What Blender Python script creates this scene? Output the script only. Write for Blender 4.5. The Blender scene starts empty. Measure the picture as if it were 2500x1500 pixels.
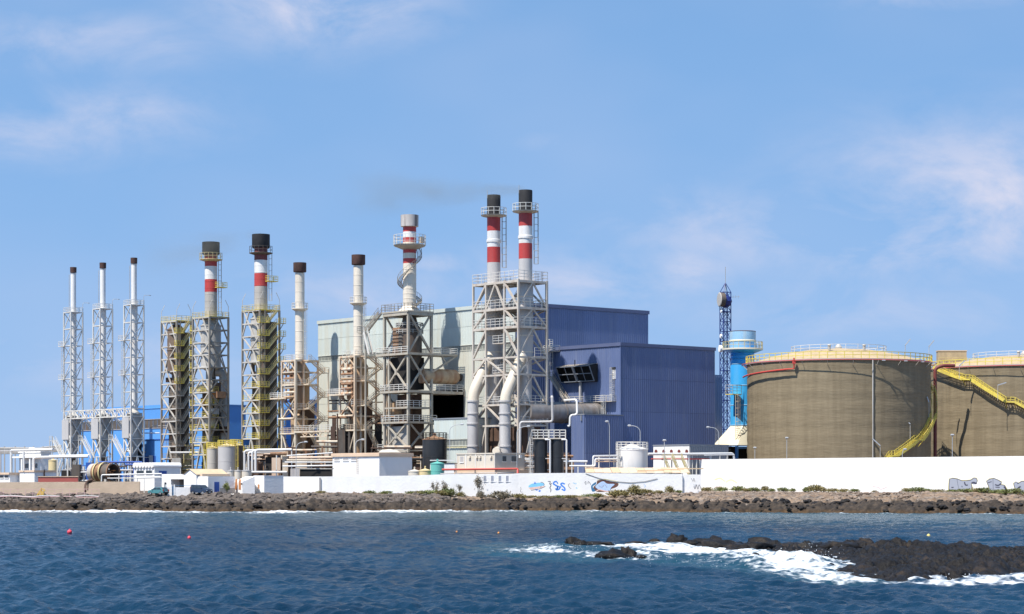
import bpy, bmesh, math, random
import numpy as np
from mathutils import Vector, Matrix, noise as mnoise
random.seed(7); np.random.seed(7)
R = math.radians
scene = bpy.context.scene
C = scene.collection

# ------------------------------------------------------------------ camera, sky, sun, exposure
FPX, CX, HY, CAMH = 5300.0, 1250.0, 1172.0, 5.6     # focal length in photo pixels, centre column, horizon row, eye height
cam = bpy.data.cameras.new('camera'); camo = bpy.data.objects.new('camera', cam); C.objects.link(camo)
cam.sensor_width = 36.0; cam.lens = 36.0 * FPX / 2500.0
cam.shift_y = (HY - 750.0) / 2500.0
cam.clip_start = 1.0; cam.clip_end = 20000.0
camo.location = (0, 0, CAMH); camo.rotation_euler = (R(90), 0, 0)
scene.camera = camo

SUN_AZ, SUN_EL = R(45.5), R(60.3)
SUNV = Vector((-math.sin(SUN_AZ) * math.cos(SUN_EL), -math.cos(SUN_AZ) * math.cos(SUN_EL), math.sin(SUN_EL)))
sl = bpy.data.lights.new('sun', 'SUN'); so = bpy.data.objects.new('sun', sl); C.objects.link(so)
sl.energy = 4.6; sl.angle = R(0.5); sl.color = (1.0, 0.95, 0.87)
so.rotation_euler = SUNV.to_track_quat('Z', 'Y').to_euler()

scene.view_settings.view_transform = 'Standard'; scene.view_settings.look = 'None'
scene.view_settings.exposure = 0.72; scene.view_settings.gamma = 1.0
scene.view_settings.use_curve_mapping = False

world = bpy.data.worlds.new('World'); scene.world = world; world.use_nodes = True
def build_sky():
    nt = world.node_tree; N = nt.nodes; L = nt.links; N.clear()
    out = N.new('ShaderNodeOutputWorld'); bg = N.new('ShaderNodeBackground'); bg.inputs['Strength'].default_value = 0.1
    sky = N.new('ShaderNodeTexSky'); sky.sky_type = 'NISHITA'; sky.sun_disc = False
    sky.sun_elevation = SUN_EL; sky.sun_rotation = math.atan2(SUNV.x, SUNV.y) % (2 * math.pi)
    sky.air_density = 1.0; sky.dust_density = 0.0; sky.ozone_density = 4.0; sky.altitude = 0
    tc = N.new('ShaderNodeTexCoord')
    def math_(op, a, b=None, c=None, clamp=False):
        n = N.new('ShaderNodeMath'); n.operation = op; n.use_clamp = clamp
        for i, v in enumerate((a, b, c)):
            if v is None: continue
            if isinstance(v, (int, float)): n.inputs[i].default_value = v
            else: L.new(v, n.inputs[i])
        return n.outputs[0]
    # the sky is sampled a little above the true direction: a clear, deep-blue sea-air sky down to the horizon
    vm = N.new('ShaderNodeVectorMath'); vm.operation = 'MULTIPLY_ADD'
    L.new(tc.outputs['Generated'], vm.inputs[0]); vm.inputs[1].default_value = (1, 1, .55); vm.inputs[2].default_value = (0, 0, 0.3)
    vn = N.new('ShaderNodeVectorMath'); vn.operation = 'NORMALIZE'; L.new(vm.outputs[0], vn.inputs[0])
    L.new(vn.outputs[0], sky.inputs[0])
    sep = N.new('ShaderNodeSeparateXYZ'); L.new(tc.outputs['Generated'], sep.inputs[0])
    ysafe = math_('MAXIMUM', sep.outputs[1], 0.05)
    u = math_('DIVIDE', sep.outputs[0], ysafe); v = math_('DIVIDE', sep.outputs[2], ysafe)
    # drifting fair-weather clouds, fixed in the sky
    blobs = [(770, 15, 290, 105, .95), (230, 105, 330, 85, .55), (300, 285, 260, 85, .62), (60, 330, 320, 75, .62), (2420, 480, 430, 190, 1.0), (2250, 600, 420, 100, .75),
             (1850, 570, 400, 110, .62), (1680, 660, 130, 70, .72), (1400, 690, 330, 90, .72), (1080, 645, 90, 26, .65), (900, 720, 340, 90, .55), (2270, -10, 220, 40, .55), (300, 880, 420, 130, .42),
             (2100, 760, 500, 90, .45), (1330, 345, 90, 36, .25), (3400, 500, 700, 260, .8), (-900, 300, 600, 200, .7), (1500, -500, 800, 160, .7), (-200, -700, 900, 260, .7), (3200, -500, 700, 220, .7)]
    acc = None
    for (px, py, rx, ry, s) in blobs:
        du = math_('MULTIPLY', math_('SUBTRACT', u, (px - CX) / FPX), FPX / rx)
        dv = math_('MULTIPLY', math_('SUBTRACT', v, (HY - py) / FPX), FPX / ry)
        d2 = math_('ADD', math_('MULTIPLY', du, du), math_('MULTIPLY', dv, dv))
        g = math_('MULTIPLY', math_('POWER', 2.718, math_('MULTIPLY', d2, -1.1)), s)
        acc = g if acc is None else math_('MAXIMUM', acc, g)
    comb = N.new('ShaderNodeCombineXYZ'); L.new(u, comb.inputs[0]); L.new(v, comb.inputs[1])
    mp = N.new('ShaderNodeMapping'); L.new(comb.outputs[0], mp.inputs[0]); mp.inputs['Scale'].default_value = (1, 1.9, 1)
    n1 = N.new('ShaderNodeTexNoise'); L.new(mp.outputs[0], n1.inputs[0]); n1.inputs['Scale'].default_value = 16; n1.inputs['Detail'].default_value = 10
    n1.inputs['Roughness'].default_value = .6; n1.inputs['Distortion'].default_value = .35
    n2 = N.new('ShaderNodeTexNoise'); L.new(mp.outputs[0], n2.inputs[0]); n2.inputs['Scale'].default_value = 5; n2.inputs['Detail'].default_value = 3
    nn = math_('MULTIPLY', math_('SUBTRACT', n1.outputs['Fac'], .36), 3.6, clamp=True)
    dens = math_('MULTIPLY', math_('MULTIPLY', acc, nn), .92, clamp=True)
    veil = math_('MULTIPLY', math_('SUBTRACT', n2.outputs['Fac'], .42, clamp=True), .55)     # thin high veil
    up = math_('MULTIPLY', math_('GREATER_THAN', sep.outputs[2], -.02), math_('GREATER_THAN', sep.outputs[1], .06))
    hz = math_('MULTIPLY', math_('POWER', 2.718, math_('MULTIPLY', math_('ABSOLUTE', sep.outputs[2]), -11.0)), .5)     # paler, hazier air towards the horizon
    dens = math_('MULTIPLY', math_('MAXIMUM', dens, veil), up, clamp=True)

    mix = N.new('ShaderNodeMix'); mix.data_type = 'RGBA'
    tint = N.new('ShaderNodeVectorMath'); tint.operation = 'MULTIPLY'; L.new(sky.outputs[0], tint.inputs[0]); tint.inputs[1].default_value = (1.10, 1.25, 1.24)
    mh = N.new('ShaderNodeMix'); mh.data_type = 'RGBA'; L.new(hz, mh.inputs['Factor']); L.new(tint.outputs[0], mh.inputs['A']); mh.inputs['B'].default_value = (2.9, 3.5, 4.6, 1)
    L.new(dens, mix.inputs['Factor']); L.new(mh.outputs['Result'], mix.inputs['A']); mix.inputs['B'].default_value = (4.15, 4.3, 5.3, 1)
    L.new(mix.outputs['Result'], bg.inputs['Color']); L.new(bg.outputs[0], out.inputs['Surface'])
build_sky()

# ------------------------------------------------------------------ helpers
def tag(o, label=None, cat=None, group=None, kind=None):
    if label: o['label'] = label
    if cat: o['category'] = cat
    if group: o['group'] = group
    if kind: o['kind'] = kind
    return o
def zpx(py, D): return CAMH + (HY - py) * D / FPX
def W(px, py, D): return Vector(((px - CX) * D / FPX, D, zpx(py, D)))
def XY(px, D): return Vector(((px - CX) * D / FPX, D))

MATS = {}
def mat(name, col, rough=.6, metal=0.0, var=.12, vscale=.25, streak=None, samt=.5, sscale=1.1, bump=0.0, bscale=4.0, bstretch=(1, 1, 1), rnd=0.0, spec=.4, coat=0):
    m = bpy.data.materials.new(name); m.use_nodes = True; nt = m.node_tree; N = nt.nodes; L = nt.links
    bs = N['Principled BSDF']; bs.inputs['Roughness'].default_value = rough; bs.inputs['Metallic'].default_value = metal
    bs.inputs['Specular IOR Level'].default_value = spec; bs.inputs['Coat Weight'].default_value = coat
    geo = N.new('ShaderNodeNewGeometry')
    nz = N.new('ShaderNodeTexNoise'); nz.inputs['Scale'].default_value = vscale; nz.inputs['Detail'].default_value = 6; nz.inputs['Roughness'].default_value = .6
    L.new(geo.outputs['Position'], nz.inputs['Vector'])
    mr = N.new('ShaderNodeMapRange'); L.new(nz.outputs['Fac'], mr.inputs[0]); mr.inputs[1].default_value = .25; mr.inputs[2].default_value = .75
    mr.inputs[3].default_value = 1 - var; mr.inputs[4].default_value = 1 + var
    fac = mr.outputs[0]
    if rnd:
        oi = N.new('ShaderNodeObjectInfo'); m2 = N.new('ShaderNodeMapRange'); L.new(oi.outputs['Random'], m2.inputs[0])
        m2.inputs[3].default_value = 1 - rnd; m2.inputs[4].default_value = 1 + rnd
        mm = N.new('ShaderNodeMath'); mm.operation = 'MULTIPLY'; L.new(fac, mm.inputs[0]); L.new(m2.outputs[0], mm.inputs[1]); fac = mm.outputs[0]
    vm = N.new('ShaderNodeVectorMath'); vm.operation = 'SCALE'; vm.inputs[0].default_value = col; L.new(fac, vm.inputs['Scale'])
    cout = vm.outputs[0]
    if streak:
        mp = N.new('ShaderNodeMapping'); mp.inputs['Scale'].default_value = (sscale, sscale, sscale * .09); L.new(geo.outputs['Position'], mp.inputs[0])
        ns = N.new('ShaderNodeTexNoise'); ns.inputs['Scale'].default_value = 1.0; ns.inputs['Detail'].default_value = 5; L.new(mp.outputs[0], ns.inputs['Vector'])
        r2 = N.new('ShaderNodeMapRange'); L.new(ns.outputs['Fac'], r2.inputs[0]); r2.inputs[1].default_value = .48; r2.inputs[2].default_value = .72; r2.inputs[4].default_value = samt
        mx = N.new('ShaderNodeMix'); mx.data_type = 'RGBA'; L.new(r2.outputs[0], mx.inputs['Factor']); L.new(cout, mx.inputs['A']); mx.inputs['B'].default_value = (*streak, 1)
        cout = mx.outputs['Result']
    L.new(cout, bs.inputs['Base Color'])
    if bump:
        mp = N.new('ShaderNodeMapping'); mp.inputs['Scale'].default_value = bstretch; L.new(geo.outputs['Position'], mp.inputs[0])
        nb = N.new('ShaderNodeTexNoise'); nb.inputs['Scale'].default_value = bscale; nb.inputs['Detail'].default_value = 6; L.new(mp.outputs[0], nb.inputs['Vector'])
        bp = N.new('ShaderNodeBump'); bp.inputs['Strength'].default_value = bump; bp.inputs['Distance'].default_value = .3; L.new(nb.outputs['Fac'], bp.inputs['Height']); L.new(bp.outputs[0], bs.inputs['Normal'])
    MATS[name] = m
    return m
RUST = (.25, .11, .05)
mat('white_paint', (.78, .765, .74), .7, var=.04, streak=(.55, .48, .42), samt=.22, sscale=.6, bump=.08, bscale=2)
mat('white_wall', (.8, .785, .765), .8, var=.03, vscale=.5, streak=(.6, .52, .45), samt=.16, sscale=.5, bump=.15, bscale=2.5)
mat('peach', (.62, .46, .33), .8, var=.12)
mat('tan_wall', (.52, .40, .29), .85, var=.1, vscale=.6, bump=.2)
mat('tan_roof', (.55, .42, .27), .7, var=.12, vscale=.8)
mat('tank_roof', (.42, .32, .19), .75, var=.15, vscale=.5, streak=(.2, .15, .1), samt=.4)
mat('red_wall', (.35, .09, .075), .8, var=.12)
mat('steel_white', (.62, .60, .55), .55, var=.1, streak=RUST, samt=.3)
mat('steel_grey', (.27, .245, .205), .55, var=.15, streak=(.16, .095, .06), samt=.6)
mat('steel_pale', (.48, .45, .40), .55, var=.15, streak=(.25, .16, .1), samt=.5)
mat('steel_rust', (.60, .51, .39), .6, var=.15, streak=(.40, .19, .08), samt=.9, sscale=.6)
mat('steel_twin', (.49, .44, .375), .55, var=.1, streak=RUST, samt=.35)
mat('steel_boiler', (.40, .36, .29), .6, var=.12, streak=RUST, samt=.35)
mat('yellow', (.68, .55, .10), .5, var=.12, streak=(.35, .22, .07), samt=.4)
mat('yellow_pale', (.58, .49, .24), .55, var=.12, streak=(.3, .2, .09), samt=.5)
mat('stack_white', (.70, .68, .65), .5, var=.06, streak=(.42, .34, .27), samt=.4, sscale=.8)
mat('stack_cream', (.66, .585, .48), .5, var=.08, streak=(.34, .26, .19), samt=.45, sscale=.8)
mat('stack_grey', (.40, .37, .33), .5, var=.1, streak=(.23, .19, .16), samt=.5)
mat('stack_red', (.42, .045, .04), .5, var=.12, streak=(.3, .1, .09), samt=.35)
mat('red_soot_shade', (.17, .045, .04), .6, var=.2)  # soot on chimney reds; on the riser pipe, shade put into the colour
mat('soot', (.022, .021, .022), .75, var=.3, vscale=1)
mat('rust_cap', (.075, .036, .028), .8, var=.35, vscale=.8, streak=(.03, .018, .016), samt=.7)
mat('grey_cap', (.45, .41, .38), .5, var=.15, streak=(.1, .06, .045), samt=.8, sscale=.9)
mat('vessel_grey', (.42, .40, .365), .5, var=.12, streak=(.2, .165, .13), samt=.5)
mat('vessel_dark', (.10, .085, .072), .7, var=.3, vscale=.6, streak=(.14, .07, .035), samt=.5)
mat('vessel_rust', (.30, .17, .095), .75, var=.35, vscale=.9, streak=(.12, .055, .03), samt=.8)
mat('vessel_brown', (.17, .12, .085), .7, var=.3, vscale=.8, streak=(.09, .05, .035), samt=.6)
mat('vessel_tan', (.37, .26, .16), .65, var=.2, vscale=.6, streak=(.28, .13, .06), samt=.7)
mat('duct_beige', (.58, .51, .41), .5, var=.06, streak=(.4, .33, .26), samt=.25)
mat('duct_grey', (.46, .44, .425), .45, var=.06, streak=(.34, .3, .27), samt=.35)
mat('duct_metal', (.27, .245, .225), .42, metal=.35, var=.25, vscale=.5, streak=(.17, .11, .075), samt=.5)
mat('drum_rust', (.46, .34, .22), .6, var=.2, vscale=.6, streak=(.26, .1, .045), samt=.85, sscale=.7)
mat('clad_green', (.50, .54, .50), .55, var=.06, vscale=.1, streak=(.47, .43, .33), samt=.6, sscale=.5, rnd=.06)
mat('clad_beige', (.53, .53, .46), .55, var=.05, vscale=.1, streak=(.45, .40, .31), samt=.45, sscale=.4, rnd=.035)
mat('clad_blue', (.116, .154, .285), .45, var=.10, vscale=.08, streak=(.18, .21, .31), samt=.5, sscale=1.3, rnd=.07)
mat('blue_trim', (.10, .12, .21), .5)
mat('blue_light', (.10, .30, .66), .5, var=.05, streak=(.15, .30, .55), samt=.3)
mat('blue_dark', (.03, .095, .36), .5, var=.05)
mat('blue_stack', (.045, .37, .74), .4, var=.06, streak=(.2, .40, .60), samt=.25, sscale=.8)
mat('blue_stack_pale', (.27, .46, .62), .5, var=.12, streak=(.50, .50, .44), samt=.7, sscale=.6)
mat('mast_blue', (.018, .035, .17), .45)
mat('cream_metal', (.66, .61, .47), .5, var=.06)
mat('grey_panel', (.40, .375, .36), .7, var=.05)
mat('grey_clad', (.22, .235, .26), .5, var=.05)
mat('concrete', (.40, .375, .34), .85, var=.12, vscale=.7, bump=.2)
mat('dark', (.02, .018, .017), .8, var=.2)
mat('dark_brown', (.085, .05, .035), .8, var=.3, vscale=.7, streak=(.16, .08, .04), samt=.4)
mat('glass_dark', (.03, .04, .05), .12, var=.05, spec=.6)
mat('window_strip', (.20, .205, .18), .35, var=.3, vscale=.6)
mat('black_tank', (.024, .025, .027), .38, var=.25, vscale=.5, streak=(.06, .058, .055), samt=.4)
mat('teal', (.13, .42, .36), .5, var=.06)
mat('cream_tank', (.60, .54, .45), .6, var=.05, streak=(.45, .36, .27), samt=.3)
mat('cream_yellow', (.62, .50, .27), .6, var=.06)
mat('silo_beige', (.48, .445, .39), .5, var=.06, streak=(.38, .30, .24), samt=.3)
mat('pipe_red', (.50, .06, .045), .45, var=.08)
mat('pipe_white', (.66, .65, .63), .4, var=.06, streak=(.5, .42, .36), samt=.25)
mat('pipe_peach', (.62, .47, .35), .5, var=.08)
mat('lamp_metal', (.42, .43, .44), .4, metal=.2)
mat('wood_orange', (.45, .19, .07), .7)
mat('tyre', (.015, .015, .015), .8); mat('rim', (.45, .45, .46), .35, metal=.6)
mat('car_teal', (.06, .19, .20), .3, var=.03, coat=.6); mat('car_navy', (.018, .025, .05), .25, var=.03, coat=.7)
mat('lamp_red', (.45, .02, .015), .3); mat('lamp_clear', (.75, .75, .72), .2)
mat('buoy_red', (.72, .06, .085), .4, var=.05); mat('buoy_orange', (.75, .30, .07), .4); mat('buoy_yellow', (.62, .50, .16), .5)
mat('bark', (.12, .085, .06), .9)
mat('leaf_green', (.15, .165, .05), .6, var=.45, vscale=1.2); mat('leaf_olive', (.21, .175, .065), .6, var=.45, vscale=1.2); mat('leaf_dry', (.17, .145, .10), .7, var=.4, vscale=1.5)
mat('scaffold', (.55, .36, .34), .6); mat('digger_yellow', (.62, .40, .05), .5)
mat('graf_grey', (.33, .345, .40), .7, var=.03); mat('graf_line', (.05, .05, .08), .7); mat('graf_yellow', (.72, .60, .18), .7); mat('graf_blue', (.05, .22, .66), .7, var=.1)
mat('graf_sky', (.22, .55, .78), .7, var=.15, vscale=2); mat('graf_pink', (.75, .5, .42), .7); mat('graf_brown', (.13, .06, .045), .7, var=.2); mat('graf_pale', (.45, .58, .80), .7, var=.2, vscale=3)
mat('graf_teal', (.04, .16, .30), .7); mat('graf_faint', (.74, .70, .42), .7); mat('graf_rose', (.55, .40, .38), .7)
mat('white_stone', (.74, .72, .68), .85, var=.1)

def link(name, me, m=None, parent=None):
    o = bpy.data.objects.new(name, me); C.objects.link(o)
    if m: me.materials.append(MATS[m] if isinstance(m, str) else m)
    if parent is not None: o.parent = parent.o if hasattr(parent, 'o') else parent
    return o
class MB:
    def __init__(s): s.v = []; s.f = []
    def add(s, v, f):
        n = len(s.v); s.v += [tuple(p) for p in v]; s.f += [tuple(i + n for i in q) for q in f]; return s
    def box(s, x0, x1, y0, y1, z0, z1):
        return s.add([(x0, y0, z0), (x1, y0, z0), (x1, y1, z0), (x0, y1, z0), (x0, y0, z1), (x1, y0, z1), (x1, y1, z1), (x0, y1, z1)],
                     [(3, 2, 1, 0), (4, 5, 6, 7), (0, 1, 5, 4), (1, 2, 6, 5), (2, 3, 7, 6), (3, 0, 4, 7)])
    def bar(s, p, q, w, h=None):
        p = Vector(p); q = Vector(q); d = q - p
        if d.length < 1e-6: return s
        h = h or w; M = d.to_track_quat('Z', 'Y').to_matrix(); a = M @ Vector((w / 2, 0, 0)); b = M @ Vector((0, h / 2, 0))
        c = [-a - b, a - b, a + b, -a + b]
        return s.add([p + k for k in c] + [q + k for k in c], [(3, 2, 1, 0), (4, 5, 6, 7), (0, 1, 5, 4), (1, 2, 6, 5), (2, 3, 7, 6), (3, 0, 4, 7)])
    def tube(s, pts, r, seg=10, cap=True):
        pts = [Vector(p) for p in pts]; n = len(pts); rs = r if isinstance(r, (list, tuple)) else [r] * n
        t0 = (pts[1] - pts[0]).normalized(); up = Vector((0, 0, 1)) if abs(t0.z) < .9 else Vector((1, 0, 0))
        nrm = (up - t0 * up.dot(t0)).normalized(); vs = []; tp = t0
        for i, p in enumerate(pts):
            t = (pts[min(i + 1, n - 1)] - pts[max(i - 1, 0)]).normalized()
            nrm = (tp.rotation_difference(t) @ nrm); nrm = (nrm - t * nrm.dot(t)).normalized(); tp = t; bn = t.cross(nrm)
            vs += [p + (nrm * math.cos(2 * math.pi * k / seg) + bn * math.sin(2 * math.pi * k / seg)) * rs[i] for k in range(seg)]
        fs = [(i * seg + k, i * seg + (k + 1) % seg, (i + 1) * seg + (k + 1) % seg, (i + 1) * seg + k) for i in range(n - 1) for k in range(seg)]
        if cap: fs += [tuple(range(seg - 1, -1, -1)), tuple((n - 1) * seg + k for k in range(seg))]
        return s.add(vs, fs)
    def lathe(s, prof, seg=28, c=(0, 0, 0), cap=True):
        vs = [(c[0] + r * math.cos(2 * math.pi * k / seg), c[1] + r * math.sin(2 * math.pi * k / seg), c[2] + z) for (r, z) in prof for k in range(seg)]
        fs = [(i * seg + k, i * seg + (k + 1) % seg, (i + 1) * seg + (k + 1) % seg, (i + 1) * seg + k) for i in range(len(prof) - 1) for k in range(seg)]
        if cap: fs += [tuple(range(seg - 1, -1, -1)), tuple((len(prof) - 1) * seg + k for k in range(seg))]
        return s.add(vs, fs)
    def rail(s, pts, h=1.1, t=.075, gap=1.6, closed=False, rails=3):
        pts = [Vector(p) for p in pts]
        if closed: pts = pts + [pts[0]]
        up = Vector((0, 0, h)); t = t * random.uniform(.97, 1.05)
        for i_, (p, q) in enumerate(zip(pts[:-1], pts[1:])):
            n = max(1, round((q - p).length / gap))
            for k in range(1 if i_ else 0, n + (0 if closed and i_ == len(pts) - 2 else 1)):
                a = p.lerp(q, k / n); s.bar(a, a + up, t)
            for k in range(1, rails + 1): s.bar(p + up * (k / rails), q + up * (k / rails), t)
        return s
    def stair(s, p, q, wv, t=.22, rail=True, railh=1.05):
        p = Vector(p); q = Vector(q); wv = Vector(wv)
        for sg in (-.5, .5):
            o = wv * sg; s.bar(p + o, q + o, .08, t)
            if rail:
                u = Vector((0, 0, railh)); s.bar(p + o + u, q + o + u, .07); s.bar(p + o + u * .5, q + o + u * .5, .06)
                n = max(2, int((q - p).length / 1.5))
                for k in range(n + 1): a = p.lerp(q, k / n) + o; s.bar(a, a + u, .06 * random.uniform(.9, 1.12))
        n = max(3, int(abs(q.z - p.z) / .24)); hd = Vector((q.x - p.x, q.y - p.y, 0)).normalized() * .12
        for k in range(n):
            a = p.lerp(q, (k + .5) / n); b = wv * .48
            s.add([a - b - hd, a + b - hd, a + b + hd, a - b + hd, a - b - hd + Vector((0, 0, .05)), a + b - hd + Vector((0, 0, .05)), a + b + hd + Vector((0, 0, .05)), a - b + hd + Vector((0, 0, .05))],
                  [(3, 2, 1, 0), (4, 5, 6, 7), (0, 1, 5, 4), (1, 2, 6, 5), (2, 3, 7, 6), (3, 0, 4, 7)])
        return s
    def ladder(s, p, q, wv, cage=None, t=.06):
        p = Vector(p); q = Vector(q); wv = Vector(wv)
        s.bar(p - wv / 2, q - wv / 2, t); s.bar(p + wv / 2, q + wv / 2, t); n = int((q - p).length / .4)
        for k in range(1, n): a = p.lerp(q, k / n); s.bar(a - wv / 2, a + wv / 2, t * .7)
        if cage is not None:
            cg = Vector(cage); m = max(2, int((q - p).length / 1.3))
            for k in range(m + 1):
                a = p.lerp(q, k / m); c = [a - wv / 2, a - wv / 2 + cg, a + wv / 2 + cg, a + wv / 2]
                for i in range(3): s.bar(c[i], c[i + 1], t * .8)
            for e in (-.5, 0, .5): s.bar(p + wv * e + cg, q + wv * e + cg, t * .7)
        return s
    def build(s, name, m, parent=None, smooth=True):
        me = bpy.data.meshes.new(name); me.from_pydata(s.v, [], s.f); me.update()
        if smooth:
            me.shade_smooth(); me.set_sharp_from_angle(angle=R(32))
        return link(name, me, m, parent)
def fillet(pts, r, n=5):
    pts = [Vector(p) for p in pts]; out = [pts[0]]
    for i in range(1, len(pts) - 1):
        a, b, c = pts[i - 1], pts[i], pts[i + 1]; d1 = (a - b); d2 = (c - b); rr = min(r, d1.length * .45, d2.length * .45)
        p = b + d1.normalized() * rr; q = b + d2.normalized() * rr
        for k in range(n + 1):
            t = k / n; out.append(p * (1 - t) ** 2 + b * 2 * t * (1 - t) + q * t * t)
    return out + [pts[-1]]
UB = {}
def bar(par, name, p, q, w, m, h=None):
    if m not in UB:
        me = bpy.data.meshes.new('bar_' + m); mb = MB().box(-.5, .5, -.5, .5, -.5, .5); me.from_pydata(mb.v, [], mb.f); me.materials.append(MATS[m]); UB[m] = me
    p = Vector(p); q = Vector(q); d = q - p
    o = bpy.data.objects.new(name, UB[m]); C.objects.link(o); o.parent = par.o if hasattr(par, 'o') else par
    o.location = (p + q) / 2; o.rotation_mode = 'QUATERNION'; o.rotation_quaternion = d.to_track_quat('Z', 'Y'); o.scale = (w, h or w, d.length)
    return o
def box(par, name, m, x0, x1, y0, y1, z0, z1): return MB().box(x0, x1, y0, y1, z0, z1).build(name, m, par, smooth=False)

# ---- the plant's own grid: b runs to the right and away, a to the left and away
TH = R(40)
BV = Vector((math.cos(TH), math.sin(TH))); AV = Vector((-math.sin(TH), math.cos(TH)))
ZG = 3.5
def along(P, d, px):
    c = (px - CX) / FPX
    return (c * P.y - P.x) / (d.x - c * d.y)
ROW0 = Vector((-22.0, 465.0))
def rowD(px): return (ROW0 + AV * along(ROW0, AV, px)).y
class Root:
    """an Empty at a thing's base, turned to the plant's grid; local x = b, local y = a"""
    def __init__(s, name, px, D, label=None, cat=None, group=None, z=ZG, rot=None):
        s.P = XY(px, D); s.z = z; s.o = bpy.data.objects.new(name, None); C.objects.link(s.o)
        s.rot = TH if rot is None else rot
        s.b = Vector((math.cos(s.rot), math.sin(s.rot))); s.a = Vector((-math.sin(s.rot), math.cos(s.rot)))
        s.o.location = (s.P.x, s.P.y, z); s.o.rotation_euler = (0, 0, s.rot); s.o.empty_display_size = 1
        tag(s.o, label, cat, group)
    def xb(s, px, y=0): return along(s.P + s.a * y, s.b, px)
    def ya(s, px, x=0): return along(s.P + s.b * x, s.a, px)
    def zz(s, py, x=0, y=0): return zpx(py, (s.P + s.b * x + s.a * y).y) - s.z
    def loc(s, v): # world -> local
        v = Vector(v); d = Vector((v.x, v.y)) - s.P; return Vector((d.dot(s.b), d.dot(s.a), v.z - s.z))
    def at(s, px, py, D): return s.loc(W(px, py, D))
def fp(face, x0, x1, y0, y1, t, z):
    if face == 'L': return Vector((x0, y0 + (y1 - y0) * t, z))
    if face == 'R': return Vector((x0 + (x1 - x0) * t, y0, z))
    if face == 'B': return Vector((x1, y0 + (y1 - y0) * t, z))
    return Vector((x0 + (x1 - x0) * t, y1, z))
PAT = {'X': [((0, 0), (1, 1)), ((1, 0), (0, 1))], 'A': [((.5, 1), (0, 0)), ((.5, 1), (1, 0))], 'V': [((.5, 0), (0, 1)), ((.5, 0), (1, 1))], '/': [((0, 0), (1, 1))], '\\': [((0, 1), (1, 0))],
       'K': [((.55, 1), (0, 0)), ((.45, 1), (1, 0)), ((.1, 1), (.5, 0))], '': []}
def frame(T, x0, x1, y0, y1, zs, w, m, pats, posts=True, bw=None, levels=None):
    if posts:
        for x in (x0, x1):
            for y in (y0, y1): bar(T, 'post', (x, y, 0), (x, y, zs[-1] + w * .3), w * 1.15, m)
    bw = bw or w * .8
    for i, z in enumerate(zs):
        if levels and i not in levels: continue
        for f in 'LRBF': bar(T, 'beam', fp(f, x0, x1, y0, y1, 0, z), fp(f, x0, x1, y0, y1, 1, z), bw, m)
    for f in 'LRBF':
        pp = pats.get(f) or pats.get('*')
        for i in range(len(zs) - 1):
            k = pp[i % len(pp)] if isinstance(pp, (list, tuple)) else pp
            for (a, b) in PAT[k]:
                bar(T, 'brace', fp(f, x0, x1, y0, y1, a[0], zs[i] + (zs[i + 1] - zs[i]) * a[1]), fp(f, x0, x1, y0, y1, b[0], zs[i] + (zs[i + 1] - zs[i]) * b[1]), w * .72, m)
def deck(T, x0, x1, y0, y1, z, m, railm=None, sides='LRBF', h=1.15, t=.16, gap=1.6, rt=.075, edge=None):
    d = box(T, 'deck', edge or m, x0, x1, y0, y1, z - t, z)
    if railm:
        mb = MB(); e = .04; c = {'L': ((x0 + e, y0 + e), (x0 + e, y1 - e)), 'R': ((x0 + e, y0 + e), (x1 - e, y0 + e)), 'B': ((x1 - e, y0 + e), (x1 - e, y1 - e)), 'F': ((x0 + e, y1 - e), (x1 - e, y1 - e))}
        for s in sides: p, q = c[s]; mb.rail([(p[0], p[1], z), (q[0], q[1], z)], h, rt, gap)
        mb.build('railing', railm, d, smooth=False)
    return d
def ringrail(par, c, r, z, m, h=1.15, seg=20, a0=0, a1=2 * math.pi, t=.07, rails=2):
    mb = MB(); n = seg
    pts = [(c[0] + r * math.cos(a0 + (a1 - a0) * k / n), c[1] + r * math.sin(a0 + (a1 - a0) * k / n), z) for k in range(n + (0 if abs(a1 - a0 - 2 * math.pi) < .01 else 1))]
    mb.rail(pts, h, t, 99, closed=abs(a1 - a0 - 2 * math.pi) < .01, rails=rails); return mb.build('railing', m, par, smooth=False)
def stack(T, c, r, segs, seg=28, name='flue'):
    """a chimney of stacked bands: segs = [(z0, z1, material, name, r0, r1)]; returns the lowest piece"""
    first = None
    for (z0, z1, m, nm, r0, r1) in segs:
        o = MB().lathe([(r0, z0), (r1, z1)], seg, (c[0], c[1], 0)).build(nm, m, T); first = first or o
    return first
def cladding(par, p, d, length, z0, z1, m, pitch=.55, depth=.07, bay=6.0, name='cladding_panel', out=None, tiers=None):
    """corrugated sheets fixed on a wall: p start, d direction (local xy), out the outward normal"""
    d = Vector(d).normalized(); out = Vector(out); n = max(1, round(length / bay)); L = length / n; zs = tiers or [z0, z1]
    for zi in range(len(zs) - 1):
        a0 = zs[zi] + (.03 if zi else 0); a1 = zs[zi + 1] - .03
        for i in range(n):
            mb = MB(); k = max(2, round(L / pitch)); w = L / k; v = []
            for j in range(k):
                for (t, o) in ((0, 0), (.3, 0), (.42, depth), (.88, depth)):
                    q = Vector(p) + d * (i * L + (j + t) * w) + out * (.03 + o); v.append(q)
            q = Vector(p) + d * ((i + 1) * L - .02) + out * .03; v.append(q)
            vs = [(a.x, a.y, a0) for a in v] + [(a.x, a.y, a1) for a in v]; N = len(v)
            mb.add(vs, [(j, j + 1, N + j + 1, N + j) for j in range(N - 1)]); mb.build(name, m, par, smooth=False)
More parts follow.
